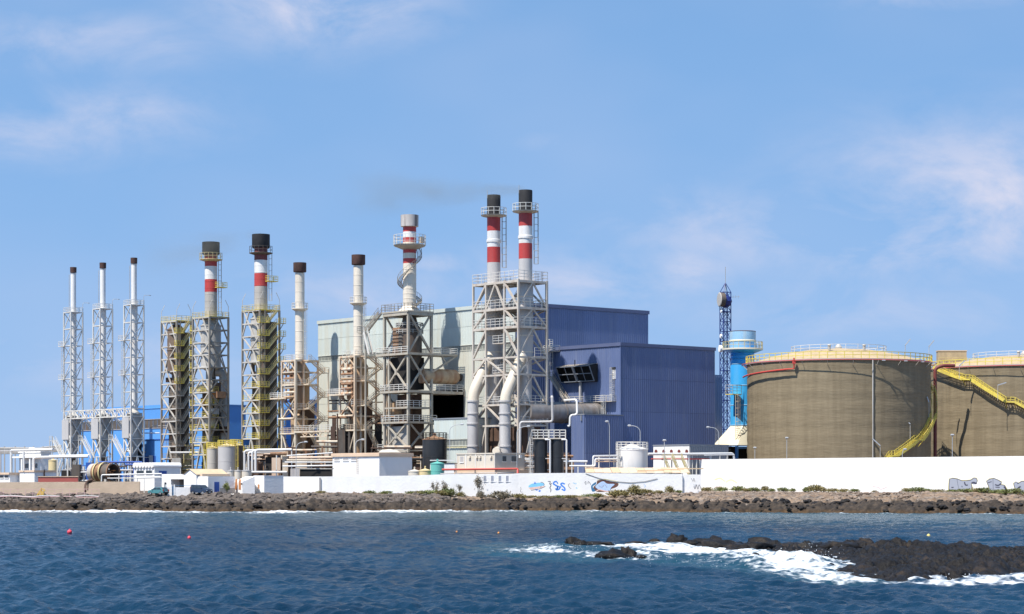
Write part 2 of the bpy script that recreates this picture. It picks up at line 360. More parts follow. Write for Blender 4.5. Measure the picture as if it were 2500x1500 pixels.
# ------------------------------------------------------------------ land and sea
def vnoise(x, y, seed=0):
    """smooth value noise on arrays"""
    xi = np.floor(x).astype(np.int64); yi = np.floor(y).astype(np.int64); xf = x - xi; yf = y - yi
    u = xf * xf * (3 - 2 * xf); v = yf * yf * (3 - 2 * yf)
    def h(i, j):
        n = (i * 374761393 + j * 668265263 + seed * 974634777) & 0x7fffffff
        n = ((n ^ (n >> 13)) * 1274126177) & 0x7fffffff
        return ((n ^ (n >> 16)) & 0xffff) / 65535.0
    return (h(xi, yi) * (1 - u) + h(xi + 1, yi) * u) * (1 - v) + (h(xi, yi + 1) * (1 - u) + h(xi + 1, yi + 1) * u) * v
def fbm(x, y, oct=4, seed=0, gain=.5):
    s = 0; a = 1; t = 0
    for o in range(oct): s = s + a * vnoise(x * 2 ** o + 17.3 * o, y * 2 ** o - 9.1 * o, seed + o); t += a; a *= gain
    return s / t
def ridged(x, y, oct=4, seed=0, gain=.55):
    s = 0; a = 1; t = 0
    for o in range(oct): s = s + a * (1 - np.abs(2 * vnoise(x * 2 ** o + 5.7 * o, y * 2 ** o + 3.3 * o, seed + o) - 1)); t += a; a *= gain
    return s / t
def worley(x, y, seed=0):
    xi = np.floor(x).astype(np.int64); yi = np.floor(y).astype(np.int64); f1 = np.full(x.shape, 9.0); f2 = np.full(x.shape, 9.0); cid = np.zeros(x.shape)
    for dx in (-1, 0, 1):
        for dy in (-1, 0, 1):
            i = xi + dx; j = yi + dy; n = (i * 73856093 ^ j * 19349663 ^ (seed * 83492791)) & 0x7fffffff; n = ((n ^ (n >> 13)) * 1274126177) & 0x7fffffff
            a = (n & 0xffff) / 65535.0; b = ((n >> 12) & 0xffff) / 65535.0; d = np.hypot(i + a - x, j + b - y)
            m = d < f1; f2 = np.where(m, f1, np.minimum(f2, d)); cid = np.where(m, ((n >> 7) & 0xfff) / 4095.0, cid); f1 = np.where(m, d, f1)
    return f1, f2, cid
def crag(x, y, seed):
    """broken lava: blocks of uneven height with cracks between"""
    wx = x + .5 * vnoise(x * 1.3, y * 1.3, seed + 1); wy = y + .5 * vnoise(x * 1.3 + 7, y * 1.3, seed + 2)
    f1, f2, c = worley(wx, wy, seed); return (c - .45) * .9 - f1 * .45 + np.minimum(f2 - f1, .25) * 1.6
SHX = [-400, -120, -95, -60, -52, -44, -20, 0, 15, 33, 60, 85, 400]
SHD = [384, 382, 381, 380, 371, 372, 381, 389, 386, 367, 357, 347, 335]
def shore(x): return np.interp(x, SHX, SHD)
def land_z(x, y):
    t = y - shore(x)
    return np.interp(x, [35, 60, 90], [0, .15, .45]) * np.interp(t, [8, 22], [0, 1]) + np.interp(t, [-30, -6, 0, 1.2, 4, 9, 14, 25, 45, 110], [-4, -1.2, 0, .8, 1.35, 1.75, 2.1, 3.0, 3.2, 3.45])
def grid_mesh(name, X, Y, Z, m, attrs=None, kind='structure', smooth=True):
    r, c = X.shape; v = np.stack([X, Y, Z], -1).reshape(-1, 3).astype(np.float32)
    i = (np.arange(r - 1)[:, None] * c + np.arange(c - 1)[None, :]).reshape(-1)
    q = np.stack([i, i + 1, i + c + 1, i + c], -1).astype(np.int32)
    me = bpy.data.meshes.new(name); me.vertices.add(len(v)); me.vertices.foreach_set('co', v.reshape(-1))
    me.loops.add(q.size); me.loops.foreach_set('vertex_index', q.reshape(-1)); me.polygons.add(len(q))
    me.polygons.foreach_set('loop_start', np.arange(0, q.size, 4, dtype=np.int32)); me.polygons.foreach_set('loop_total', np.full(len(q), 4, dtype=np.int32))
    me.update(calc_edges=True)
    for k, a in (attrs or {}).items():
        at = me.attributes.new(k, 'FLOAT', 'POINT'); at.data.foreach_set('value', np.ascontiguousarray(a, dtype=np.float32).reshape(-1))
    if smooth: me.shade_smooth()
    o = link(name, me, m); tag(o, kind=kind); return o

def ramp(N, L, fac, stops):
    r = N.new('ShaderNodeValToRGB'); L.new(fac, r.inputs[0]); e = r.color_ramp.elements
    while len(e) < len(stops): e.new(.5)
    for k, (p, c) in zip(e, stops): k.position = p; k.color = (*c, 1)
    return r.outputs[0]
def ground_material():
    m = bpy.data.materials.new('shore_ground'); m.use_nodes = True; nt = m.node_tree; N = nt.nodes; L = nt.links; bs = N['Principled BSDF']
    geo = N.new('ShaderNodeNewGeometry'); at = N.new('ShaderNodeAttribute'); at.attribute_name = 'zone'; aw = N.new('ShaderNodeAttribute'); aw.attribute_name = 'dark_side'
    def nz(sc, d=6): n = N.new('ShaderNodeTexNoise'); n.inputs['Scale'].default_value = sc; n.inputs['Detail'].default_value = d; n.inputs['Roughness'].default_value = .65; L.new(geo.outputs['Position'], n.inputs['Vector']); return n.outputs['Fac']
    lava = ramp(N, L, nz(.9), [(.3, (.015, .0125, .011)), (.5, (.042, .033, .026)), (.7, (.09, .066, .046))])
    dirt = ramp(N, L, nz(.35), [(.3, (.11, .075, .05)), (.5, (.21, .145, .095)), (.68, (.34, .235, .155))])
    peb = N.new('ShaderNodeTexVoronoi'); peb.inputs['Scale'].default_value = 2.6; L.new(geo.outputs['Position'], peb.inputs['Vector'])
    pebc = ramp(N, L, peb.outputs['Color'], [(0, (.05, .042, .038)), (.5, (.14, .115, .095)), (1, (.34, .28, .23))])
    mx0 = N.new('ShaderNodeMix'); mx0.data_type = 'RGBA'; pf = ramp(N, L, nz(.5, 3), [(.4, (0, 0, 0)), (.6, (1, 1, 1))]); L.new(pf, mx0.inputs['Factor']); L.new(dirt, mx0.inputs['A']); L.new(pebc, mx0.inputs['B'])
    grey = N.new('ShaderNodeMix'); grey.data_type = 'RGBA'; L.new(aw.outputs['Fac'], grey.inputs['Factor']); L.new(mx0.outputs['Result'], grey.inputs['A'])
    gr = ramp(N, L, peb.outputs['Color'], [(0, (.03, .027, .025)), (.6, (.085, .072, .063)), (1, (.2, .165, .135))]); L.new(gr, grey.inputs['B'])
    ad = N.new('ShaderNodeMath'); ad.operation = 'ADD'; L.new(at.outputs['Fac'], ad.inputs[0])
    sc = N.new('ShaderNodeMath'); sc.operation = 'MULTIPLY_ADD'; L.new(nz(.22, 5), sc.inputs[0]); sc.inputs[1].default_value = .9; sc.inputs[2].default_value = -.45; L.new(sc.outputs[0], ad.inputs[1])
    zf = ramp(N, L, ad.outputs[0], [(.42, (0, 0, 0)), (.56, (1, 1, 1))])
    mx = N.new('ShaderNodeMix'); mx.data_type = 'RGBA'; L.new(zf, mx.inputs['Factor']); L.new(lava, mx.inputs['A']); L.new(grey.outputs['Result'], mx.inputs['B'])
    # brown weed on the rock just above the water
    sp = N.new('ShaderNodeSeparateXYZ'); L.new(geo.outputs['Position'], sp.inputs[0])
    wd = N.new('ShaderNodeMapRange'); L.new(sp.outputs[2], wd.inputs[0]); wd.inputs[1].default_value = .25; wd.inputs[2].default_value = .8; wd.inputs[3].default_value = .85; wd.inputs[4].default_value = 0
    mw = N.new('ShaderNodeMix'); mw.data_type = 'RGBA'; L.new(wd.outputs[0], mw.inputs['Factor']); L.new(mx.outputs['Result'], mw.inputs['A'])
    L.new(ramp(N, L, nz(1.2), [(.35, (.02, .013, .008)), (.65, (.11, .062, .026))]), mw.inputs['B'])
    L.new(mw.outputs['Result'], bs.inputs['Base Color']); bs.inputs['Roughness'].default_value = .85; bs.inputs['Specular IOR Level'].default_value = .25
    bp = N.new('ShaderNodeBump'); bp.inputs['Strength'].default_value = .7; bp.inputs['Distance'].default_value = .25; L.new(nz(3.5), bp.inputs['Height']); L.new(bp.outputs[0], bs.inputs['Normal'])
    MATS['shore_ground'] = m
ground_material()
def build_ground():
    xs = np.concatenate([[-6000, -2500, -1200, -600, -350, -220, -160, -130], np.arange(-112, 112, .2), [130, 160, 220, 350, 600, 1200, 2500, 6000]])
    ys = np.concatenate([np.arange(330, 424, .33), [430, 440, 455, 480, 520, 600, 800, 1200, 2500, 6000, 12000]])
    X, Y = np.meshgrid(xs, ys); t = Y - shore(X) + (fbm(X * .12, Y * .12, 3, 3) - .5) * 7
    Z = np.interp(t, [-30, -6, 0, 1.2, 4, 9, 14, 25, 45, 110], [-4, -1.2, 0, .8, 1.35, 1.75, 2.1, 3.0, 3.2, 3.45])
    Z = Z + np.interp(X, [35, 60, 90], [0, .15, .45]) * np.interp(t, [8, 22], [0, 1]) * (Y < 424)
    fine = (np.abs(X) < 113) & (Y < 424)
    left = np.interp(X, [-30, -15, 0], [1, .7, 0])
    rough = np.interp(t, [-6, 0, 11, 15, 22, 30], [.5, 1, 1, .45, .35, .15]) * fine
    rough = np.maximum(rough, left * np.interp(t, [0, 4, 11, 16], [1, 1, .6, .12]) * fine)
    n1 = ridged(X * .35, Y * .2, 4, 11) - .62; n2 = ridged(X * 1.1, Y * .8, 3, 23) - .6; n3 = fbm(X * .09, Y * .05, 3, 5) - .5
    n1 = crag(X * .42, Y * .3, 11) - .1; n2 = crag(X * 1.1, Y * .85, 23) - .1
    Z = Z + rough * (n1 * .75 + n2 * .42) + fine * n3 * .8 * np.interp(t, [0, 10, 30], [.4, 1, .3])
    Z = np.where(Y > 424, 3.45, Z)
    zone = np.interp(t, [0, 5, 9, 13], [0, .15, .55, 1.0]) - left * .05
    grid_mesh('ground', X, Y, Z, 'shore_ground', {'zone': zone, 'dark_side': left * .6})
build_ground()
def gz(x, y): return float(land_z(np.array(x), np.array(y)))

# reef outline on the water, as points of the place (x, y)
def wpt(px, py): D = CAMH * FPX / (py - HY); return ((px - CX) * D / FPX, D)
REEF = [wpt(*p) for p in [(2000, 1404), (2035, 1416), (2095, 1430), (2180, 1433), (2280, 1428), (2330, 1420), (2420, 1417), (2500, 1412), (2760, 1425), (2900, 1350), (2700, 1344), (2500, 1346), (2300, 1344), (2100, 1341), (1900, 1339), (1760, 1334), (1705, 1333), (1690, 1342), (1740, 1352), (1830, 1357), (1900, 1363), (1960, 1373), (2005, 1387)]]
def polydist(X, Y, P):
    """signed distance, positive inside"""
    d = np.full(X.shape, 1e9); ins = np.zeros(X.shape, bool)
    for (x0, y0), (x1, y1) in zip(P, P[1:] + P[:1]):
        ex, ey = x1 - x0, y1 - y0; t = np.clip(((X - x0) * ex + (Y - y0) * ey) / (ex * ex + ey * ey), 0, 1)
        d = np.minimum(d, np.hypot(X - x0 - t * ex, Y - y0 - t * ey))
        c = ((y0 > Y) != (y1 > Y)) & (X < ex * (Y - y0) / (ey if abs(ey) > 1e-9 else 1e-9) + x0); ins ^= c
    return np.where(ins, d, -d)
def sea_material():
    m = bpy.data.materials.new('sea_water'); m.use_nodes = True; nt = m.node_tree; N = nt.nodes; L = nt.links; bs = N['Principled BSDF']
    geo = N.new('ShaderNodeNewGeometry')
    def attr(n): a = N.new('ShaderNodeAttribute'); a.attribute_name = n; return a.outputs['Fac']
    def nz(sc, st=(1, 1, 1), d=5): mp = N.new('ShaderNodeMapping'); mp.inputs['Scale'].default_value = st; L.new(geo.outputs['Position'], mp.inputs[0]); n = N.new('ShaderNodeTexNoise'); n.inputs['Scale'].default_value = sc; n.inputs['Detail'].default_value = d; L.new(mp.outputs[0], n.inputs['Vector']); return n.outputs['Fac']
    deep = ramp(N, L, nz(.05, (1, .5, 1)), [(.35, (.003, .018, .04)), (.65, (.008, .035, .07))])
    mx = N.new('ShaderNodeMix'); mx.data_type = 'RGBA'; L.new(attr('shallow'), mx.inputs['Factor']); L.new(deep, mx.inputs['A']); mx.inputs['B'].default_value = (.02, .075, .105, 1)
    L.new(mx.outputs['Result'], bs.inputs['Base Color']); bs.inputs['Roughness'].default_value = .16; bs.inputs['IOR'].default_value = 1.12; bs.inputs['Specular IOR Level'].default_value = .15
    bp = N.new('ShaderNodeBump'); bp.inputs['Strength'].default_value = .9; bp.inputs['Distance'].default_value = .18; L.new(nz(3.0, (1, .7, 1)), bp.inputs['Height']); L.new(bp.outputs[0], bs.inputs['Normal'])
    fo = N.new('ShaderNodeBsdfPrincipled'); fo.inputs['Roughness'].default_value = .9; fo.inputs['Base Color'].default_value = (.74, .77, .79, 1); fo.inputs['Specular IOR Level'].default_value = .1
    ad = N.new('ShaderNodeMath'); ad.operation = 'MULTIPLY_ADD'; fm = attr('foam'); c0 = N.new('ShaderNodeMath'); c0.operation = 'SUBTRACT'; L.new(nz(2.0, (.8, .4, 1), 10), c0.inputs[0]); c0.inputs[1].default_value = .5; c1 = N.new('ShaderNodeMath'); c1.operation = 'MULTIPLY'; c1.use_clamp = True; L.new(fm, c1.inputs[0]); c1.inputs[1].default_value = 3.0; c2 = N.new('ShaderNodeMath'); c2.operation = 'MULTIPLY'; L.new(c0.outputs[0], c2.inputs[0]); L.new(c1.outputs[0], c2.inputs[1]); L.new(c2.outputs[0], ad.inputs[0]); ad.inputs[1].default_value = 2.2; L.new(fm, ad.inputs[2])
    mr = N.new('ShaderNodeMapRange'); L.new(ad.outputs[0], mr.inputs[0]); mr.inputs[1].default_value = .25; mr.inputs[2].default_value = 1.15; mr.interpolation_type = 'SMOOTHSTEP'
    ms = N.new('ShaderNodeMixShader'); L.new(mr.outputs[0], ms.inputs[0]); L.new(bs.outputs[0], ms.inputs[1]); L.new(fo.outputs[0], ms.inputs[2])
    L.new(ms.outputs[0], N['Material Output'].inputs['Surface']); MATS['sea_water'] = m
sea_material()
FOAM_A = [wpt(*p) for p in [(1165, 1347), (1230, 1331), (1380, 1333), (1500, 1333), (1640, 1334), (1740, 1345), (1900, 1358), (2010, 1382), (2010, 1408), (2110, 1433), (1990, 1428), (1900, 1406), (1750, 1392), (1600, 1376), (1400, 1377), (1250, 1362)]]
FOAM_B = [wpt(*p) for p in [(2130, 1436), (2250, 1430), (2330, 1414), (2500, 1400), (2700, 1410), (2700, 1440), (2300, 1441)]]
def build_sea():
    tan = np.concatenate([[-12, -5, -2, -1, -.6, -.4, -.31], np.linspace(-.27, .27, 1050), [.31, .4, .6, 1, 2, 5, 12]])
    ds = np.concatenate([[4, 20, 45, 65, 76], np.geomspace(82, 395, 680), [405, 440]])
    T, D = np.meshgrid(tan, ds); X = T * D; Y = D.copy()
    Z = np.zeros_like(X); rng = np.random.RandomState(3); wind = R(205)
    fineX = (np.abs(T) < .28) & (D > 80)
    grp = .55 + .9 * fbm(X * .02, Y * .013, 3, 40)
    for k in range(64):
        lam = .5 * (8.0) ** (rng.rand() ** 1.3) if k > 4 else 5 + 6 * rng.rand(); an = wind + rng.randn() * .55; kk = 2 * math.pi / lam
        amp = (.0135 if k > 4 else .006) * lam ** .8 * (.6 + .8 * rng.rand()); ph = rng.rand() * 6.28
        a = kk * (X * math.cos(an) + Y * math.sin(an)) + ph + 1.2 * fbm(X / lam * .35, Y / lam * .35, 2, k)
        fade = np.clip(1.3 - D / (150.0 * lam), 0.25, 1)
        Z = Z + amp * fade * (1.6 * np.exp(1.1 * (np.sin(a) - 1)) - .55)
    Z = np.where(fineX, Z * 1.0 * grp, -.1)
    dr = polydist(X, Y, REEF); fa = polydist(X, Y, FOAM_A); fb = polydist(X, Y, FOAM_B)
    n = fbm(X * .35, Y * .14, 4, 9)
    foam = np.clip(fa / 5 + .25, 0, 1) * (-.12 + 1.05 * n) * (fa > -3)
    near = np.clip(1 + dr / 7, 0, 1) * (dr < 2); foam = foam + near * np.clip(fa / 3 + 1, 0, 1) * .62
    foam = np.maximum(foam, np.clip(fb / 3 + .4, 0, 1) * (.0 + .9 * n))
    foam = np.maximum(foam, np.clip(1 + dr / 1.5, 0, 1) * .5 * (Y < 150))
    t = Y - shore(X) + (fbm(X * .12, Y * .12, 3, 3) - .5) * 7
    seg = np.interp(X, [-110, -96, -65, -60, -45, -40, -22, -5, 10, 30, 50, 70, 95], [1.4, 1.4, 1.3, .9, .5, 1.3, 1.2, .7, .5, .35, .4, .4, .5]) * (.55 + .9 * vnoise(X * .13, X * 0 + 3, 8))
    wash = np.interp(t, [-24, -15, -3, 6], [0, .55, 1, 1]) * seg
    foam = np.maximum(foam, wash * (.35 + .7 * fbm(X * .2, Y * .08, 4, 31)) * 1.15)
    whitecap = np.clip((Z - np.percentile(Z[fineX], 99.95)) * 2, 0, .35) * fineX
    foam = np.maximum(foam, whitecap)
    Z = Z + np.clip(foam, 0, 1) * (.12 + .6 * np.clip(fbm(X * .9, Y * .6, 4, 77) - .4, 0, 1)) * np.where(Y > 300, .9, .8)
    Z = Z + .75 * np.exp(-((X - 18) / 3.5) ** 2 - ((Y - 139) / 6) ** 2) * (.3 + fbm(X * 1.3, Y * .9, 4, 5)) * (fa > -2)
    shallow = np.clip(np.interp(t, [-130, -40, 0], [0, .55, .8]) * np.interp(X, [-100, -30, 10, 100], [.4, .7, 1, .9]), 0, 1)
    shallow = np.maximum(shallow, np.clip(fa / 6 + .5, 0, .45))
    grid_mesh('sea', X, Y, Z, 'sea_water', {'foam': foam, 'shallow': shallow})
build_sea()

def rock_material():
    m = bpy.data.materials.new('reef_rock'); m.use_nodes = True; nt = m.node_tree; N = nt.nodes; L = nt.links; bs = N['Principled BSDF']
    geo = N.new('ShaderNodeNewGeometry')
    def nz(sc, d=7): n = N.new('ShaderNodeTexNoise'); n.inputs['Scale'].default_value = sc; n.inputs['Detail'].default_value = d; n.inputs['Roughness'].default_value = .65; L.new(geo.outputs['Position'], n.inputs['Vector']); return n.outputs['Fac']
    base = ramp(N, L, nz(.8), [(.36, (.006, .0055, .0055)), (.56, (.014, .0115, .01)), (.75, (.05, .034, .022))])
    L.new(base, bs.inputs['Base Color']); bs.inputs['Roughness'].default_value = .5; bs.inputs['Specular IOR Level'].default_value = .2
    bp = N.new('ShaderNodeBump'); bp.inputs['Strength'].default_value = .8; bp.inputs['Distance'].default_value = .15; L.new(nz(5), bp.inputs['Height']); L.new(bp.outputs[0], bs.inputs['Normal'])
    MATS['reef_rock'] = m
rock_material()
def build_reef():
    P = np.array(REEF); x0, x1 = 12, 48; y0, y1 = 108, 190
    X, Y = np.meshgrid(np.arange(x0, x1, .075), np.arange(y0, y1, .15)); d = polydist(X, Y, REEF) + (fbm(X * .5, Y * .3, 3, 2) - .5) * 3.2
    h = 1 - np.exp(-np.maximum(d, 0) / 1.6)
    Z = h * (.42 + 1.45 * ridged(X * .28, Y * .16, 4, 61, .6) ** 1.6 + .55 * (ridged(X * 1.0, Y * .7, 3, 71) - .5)) * np.interp(Y, [115, 145, 156, 185], [1.0, 1.0, .72, .5])
    Z = Z + h * (.34 * (ridged(X * 2.3, Y * 1.9, 3, 91) - .55))
    Z = Z * .55 + h * (.15 + .55 * crag(X * .45, Y * .3, 51) + .32 * crag(X * 1.2, Y * .8, 52) + .14 * crag(X * 2.8, Y * 2.0, 53))
    Z = Z + h * .5 * np.clip(ridged(X * .16, Y * .1, 2, 88) - .55, 0, 1) * 2 - .05 + np.minimum(d, 0) * .5
    Z = Z - .42 * h; Z = np.where(Z > 0, Z * .95, Z); Z = np.maximum(Z, -1.2)
    o = grid_mesh('reef', X, Y, Z, 'reef_rock')
build_reef()
def rock_mesh(r, flat=.6, seed=0, sub=3, amp=.45):
    bm = bmesh.new(); bmesh.ops.create_icosphere(bm, subdivisions=sub, radius=1)
    off = Vector((seed * 3.1, seed * 7.7, seed * 1.3))
    for v in bm.verts:
        p = v.co.copy(); k = 1 + amp * (mnoise.noise(p * 1.1 + off)) + amp * .6 * mnoise.noise(p * 2.6 + off) + amp * .3 * mnoise.noise(p * 6 + off)
        v.co = Vector((p.x * k * r[0], p.y * k * r[1], p.z * k * r[2] * (1 if p.z > 0 else flat)))
    me = bpy.data.meshes.new('rock'); bm.to_mesh(me); bm.free(); return me
SR = [(1400, 1336, 24, 13, 'cluster of dark rocks furthest out along the foaming line of reef'), (1425, 1337, 18, 9, 'small dark rock leaning against the outermost rock cluster'), (1458, 1336, 30, 7, 'long flat dark rock awash next to the outermost cluster'), (1478, 1336, 22, 6, None), (1560, 1334, 26, 6, 'low flat rock halfway between outermost cluster and rounded tip rock'), (1598, 1333, 20, 8, None),
      (1655, 1334, 22, 18, 'rounded brown rock standing tallest at the tip of the reef'), (1685, 1335, 20, 9, None), (1720, 1334, 26, 13, None), (1755, 1337, 30, 15, None), (1495, 1370, 42, 17, 'dark wet rock alone in the white foam before the reef tip'), (1530, 1366, 18, 22, 'upright knob of rock joined to the lone wet rock in the foam'), (1565, 1367, 14, 5, None),
      (1700, 1351, 12, 4, None), (1840, 1375, 24, 12, 'dark rock half drowned in the thickest foam before the reef'), (2290, 1418, 18, 17, None), (2330, 1424, 22, 15, None), (2350, 1417, 14, 12, None), (1770, 1345, 45, 13, None), (1850, 1350, 48, 14, None), (1870, 1340, 40, 15, None), (1960, 1350, 50, 17, None), (2050, 1352, 45, 18, None)]
for i, (px, py, w, h, lb) in enumerate(SR):
    x, y = wpt(px, py); s = y / FPX; me = rock_mesh((w * s, w * s * 1.1, h * s * 1.35), .5, i + 1, amp=.6); me.shade_smooth()
    o = link('sea_rock', me, 'reef_rock'); o.location = (x, y + w * s * .5, .12); o.rotation_euler = (0, 0, i * 1.7 % 3)
    tag(o, lb or 'dark lava rock poking out of the water along the reef', 'rock', 'loose rocks along the reef')
def build_splash():
    rng = np.random.RandomState(5); mb = MB()
    src = [((1975, 1385), 1.0, 1.1, 380), ((1930, 1372), 1.0, .6, 150), ((1400, 1345), 2.5, .5, 200), ((1560, 1372), 1.5, .4, 150), ((2330, 1425), 1.5, .35, 150), ((1850, 1385), 2.5, .6, 350)]
    for (p, sp, h, n) in src:
        x, y = wpt(*p)
        for _ in range(n):
            c = Vector((x + rng.randn() * sp, y + rng.randn() * sp * 1.3, abs(rng.randn()) * h * .5 + .05)); r = .01 + .018 * rng.rand() ** 2
            mb.add([c + Vector((r, 0, -r)), c + Vector((-r, r, -r)), c + Vector((-r, -r, -r)), c + Vector((0, 0, r * 1.4))], [(0, 1, 3), (1, 2, 3), (2, 0, 3), (2, 1, 0)])
    m = mat('spray', (.85, .88, .9), .8, var=.02); tag(mb.build('sea_spray', 'spray'), 'white spray thrown up where the swell breaks on the reef', 'spray', kind='stuff')
build_splash()
def build_shore_rocks():
    rng = np.random.RandomState(12); protos = []
    for k in range(7):
        bm = bmesh.new(); bmesh.ops.create_icosphere(bm, subdivisions=2, radius=1); off = Vector((k * 5.1, k * 2.2, 0))
        for v in bm.verts: p = v.co.copy(); v.co = p * (1 + .5 * mnoise.noise(p * 1.3 + off) + .25 * mnoise.noise(p * 3.1 + off))
        vs = np.array([v.co[:] for v in bm.verts]); fs = [[v.index for v in f.verts] for f in bm.faces]; bm.free(); protos.append((vs, fs))
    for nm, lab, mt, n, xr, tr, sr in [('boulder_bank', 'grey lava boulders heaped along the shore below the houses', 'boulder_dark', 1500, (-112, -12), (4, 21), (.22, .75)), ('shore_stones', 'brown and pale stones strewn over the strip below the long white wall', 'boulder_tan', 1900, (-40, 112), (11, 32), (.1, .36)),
                                      ('lava_blocks', 'black lava blocks along the tide line', 'reef_rock', 900, (-112, 112), (.3, 11), (.2, .6))]:
        V = []; F = []; nb = 0
        for i in range(n):
            x = rng.uniform(*xr); t = rng.uniform(*tr); y = float(shore(x)) + t; s = sr[0] + (sr[1] - sr[0]) * rng.rand() ** 2.2; vs, fs = protos[rng.randint(7)]
            a = rng.rand() * 6.28; ca, sa = math.cos(a), math.sin(a); q = vs * s * np.array([1 + .4 * rng.rand(), 1 + .3 * rng.rand(), .55 + .35 * rng.rand()])
            q = np.stack([q[:, 0] * ca - q[:, 1] * sa, q[:, 0] * sa + q[:, 1] * ca, q[:, 2]], -1) + np.array([x, y, gz(x, y) + s * .22])
            V.append(q); F += [[k + nb for k in f] for f in fs]; nb += len(vs)
        me = bpy.data.meshes.new(nm); me.from_pydata(np.concatenate(V).tolist(), [], F); me.update()
        tag(link(nm, me, mt), lab, 'rocks', kind='stuff')
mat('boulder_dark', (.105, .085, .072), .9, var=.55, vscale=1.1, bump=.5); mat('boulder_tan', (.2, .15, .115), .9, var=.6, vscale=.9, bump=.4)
build_shore_rocks()
for (px, py, r, m, lb, gp) in [(170, 1307, 6.2, 'buoy_red', 'larger bright red ball buoy floating alone off the boulder shore', None), (462, 1321, 4.6, 'buoy_red', 'smaller red ball buoy floating off the small houses', None), (1115, 1305, 2.4, 'buoy_orange', 'tiny orange float on the water', 'orange floats'), (1217, 1308, 2.6, 'buoy_orange', 'tiny orange float on the water', 'orange floats'), (2267, 1316, 4.6, 'buoy_yellow', 'pale yellow buoy behind the reef', None)]:
    x, y = wpt(px, py); s = r * y / FPX; rt = bpy.data.objects.new('buoy', None); C.objects.link(rt); rt.location = (x, y, .22); tag(rt, lb, 'buoy', gp)
    MB().lathe([(s * .05, -s * .6), (s * .6, -s * .45), (s * .92, 0), (s, s * .35), (s * .9, s * .8), (s * .6, s * 1.15), (s * .2, s * 1.32), (s * .15, s * 1.34)], 16).build('float', m, rt)
    MB().tube([(s * .22 * math.cos(k * .785), 0, s * 1.45 + s * .22 * math.sin(k * .785)) for k in range(9)], s * .07, 6).build('mooring_eye', m, rt)
# ------------------------------------------------------------------ halls
def pane_strip(T, p, d, out, length, z0, z1, n, m='window_strip', fm='clad_beige'):
    d = Vector(d); out = Vector(out); w = length / n; a = Vector((p[0], p[1]))
    for i in range(n):
        q0 = a + d * (i * w + .09) + out * .05; q1 = a + d * ((i + 1) * w - .09) - out * .06
        x0, x1 = sorted((q0.x, q1.x)); y0, y1 = sorted((q0.y, q1.y)); box(T, 'window_pane', m, x0, x1, y0, y1, z0 + .08, z1 - .08)
    for z in (z0, z1):
        q0 = a + out * .16; q1 = a + d * length + out * .02; x0, x1 = sorted((q0.x, q1.x)); y0, y1 = sorted((q0.y, q1.y))
        box(T, 'window_ledge', fm, x0, x1, y0, y1, z - .07, z + .07)
def turbine_hall():
    T = Root('turbine_hall', 1258, 455.6, 'big engine hall with pale green corrugated side and dark blue corrugated end', 'building')
    la = T.ya(777); lb = T.xb(1580); zt = T.zz(742); y1, y0 = T.ya(1052), T.ya(1134); zo0, zo1 = T.zz(1035, 0, y0), T.zz(952, 0, y0)
    yb = T.ya(1115); s0, s1 = T.zz(858, 0, yb), T.zz(845, 0, yb)
    box(T, 'wall', 'clad_beige', 0, .3, 0, y0, 0, zt); box(T, 'wall', 'clad_beige', 0, .3, y1, la, 0, zt)
    box(T, 'wall', 'clad_beige', 0, .3, y0, y1, zo1, zt); box(T, 'wall', 'clad_beige', 0, .3, y0, y1, 0, zo0)
    box(T, 'wall', 'blue_trim', .3, lb, 0, .3, 0, zt); box(T, 'wall', 'blue_trim', lb, lb + .3, 0, la, 0, zt); box(T, 'wall', 'clad_beige', .3, lb, la - .3, la, 0, zt)
    box(T, 'dark_backdrop', 'dark', 9, 9.3, .4, la - .4, 0, zt - 1)  # near-black sheet standing in for the unlit depth behind the opening
    rf = box(T, 'roof', 'grey_clad', -.15, lb + .45, -.15, la + .15, zt, zt + .25)
    MB().box(-.3, -.15, -.15, la + .15, zt - .35, zt + .42).build('roof_edge', 'clad_green', rf, smooth=False); MB().box(-.3, lb + .45, -.3, -.152, zt - .35, zt + .42).build('roof_edge', 'blue_trim', rf, smooth=False)
    L = (0, 1); O = (-1, 0)
    def left_tiers(a, b, tiers, m): cladding(T, (0, a), L, b - a, 0, 0, m, out=O, tiers=tiers)
    mid = (s1 + zt) / 2
    left_tiers(0, la, [s1 + .07, mid, zt - .35], 'clad_green')
    left_tiers(0, y0, [0, s0 * .33, s0 * .66, s0 - .07], 'clad_beige'); left_tiers(y1, la, [0, s0 * .33, s0 * .66, s0 - .07], 'clad_beige'); left_tiers(y0, y1, [zo1, s0 - .07], 'clad_beige')
    pane_strip(T, (0, 0), L, O, la, s0, s1, int(la / 1.35))
    MB().box(-.22, .35, y0 - .3, y0, zo0, zo1).box(-.22, .35, y1, y1 + .3, zo0, zo1).box(-.22, .35, y0 - .3, y1 + .3, zo1, zo1 + .3).build('opening_frame', 'steel_boiler', T, smooth=False)
    cladding(T, (0, 0), (1, 0), lb + .3, 0, 0, 'clad_blue', pitch=.6, out=(0, -1), tiers=[0, zt * .25, zt * .5, zt * .74, zt - .35], bay=5)
    # roof ventilators
    for px in (1140, 1420, 1445):
        pass
    return T
HALL = turbine_hall()
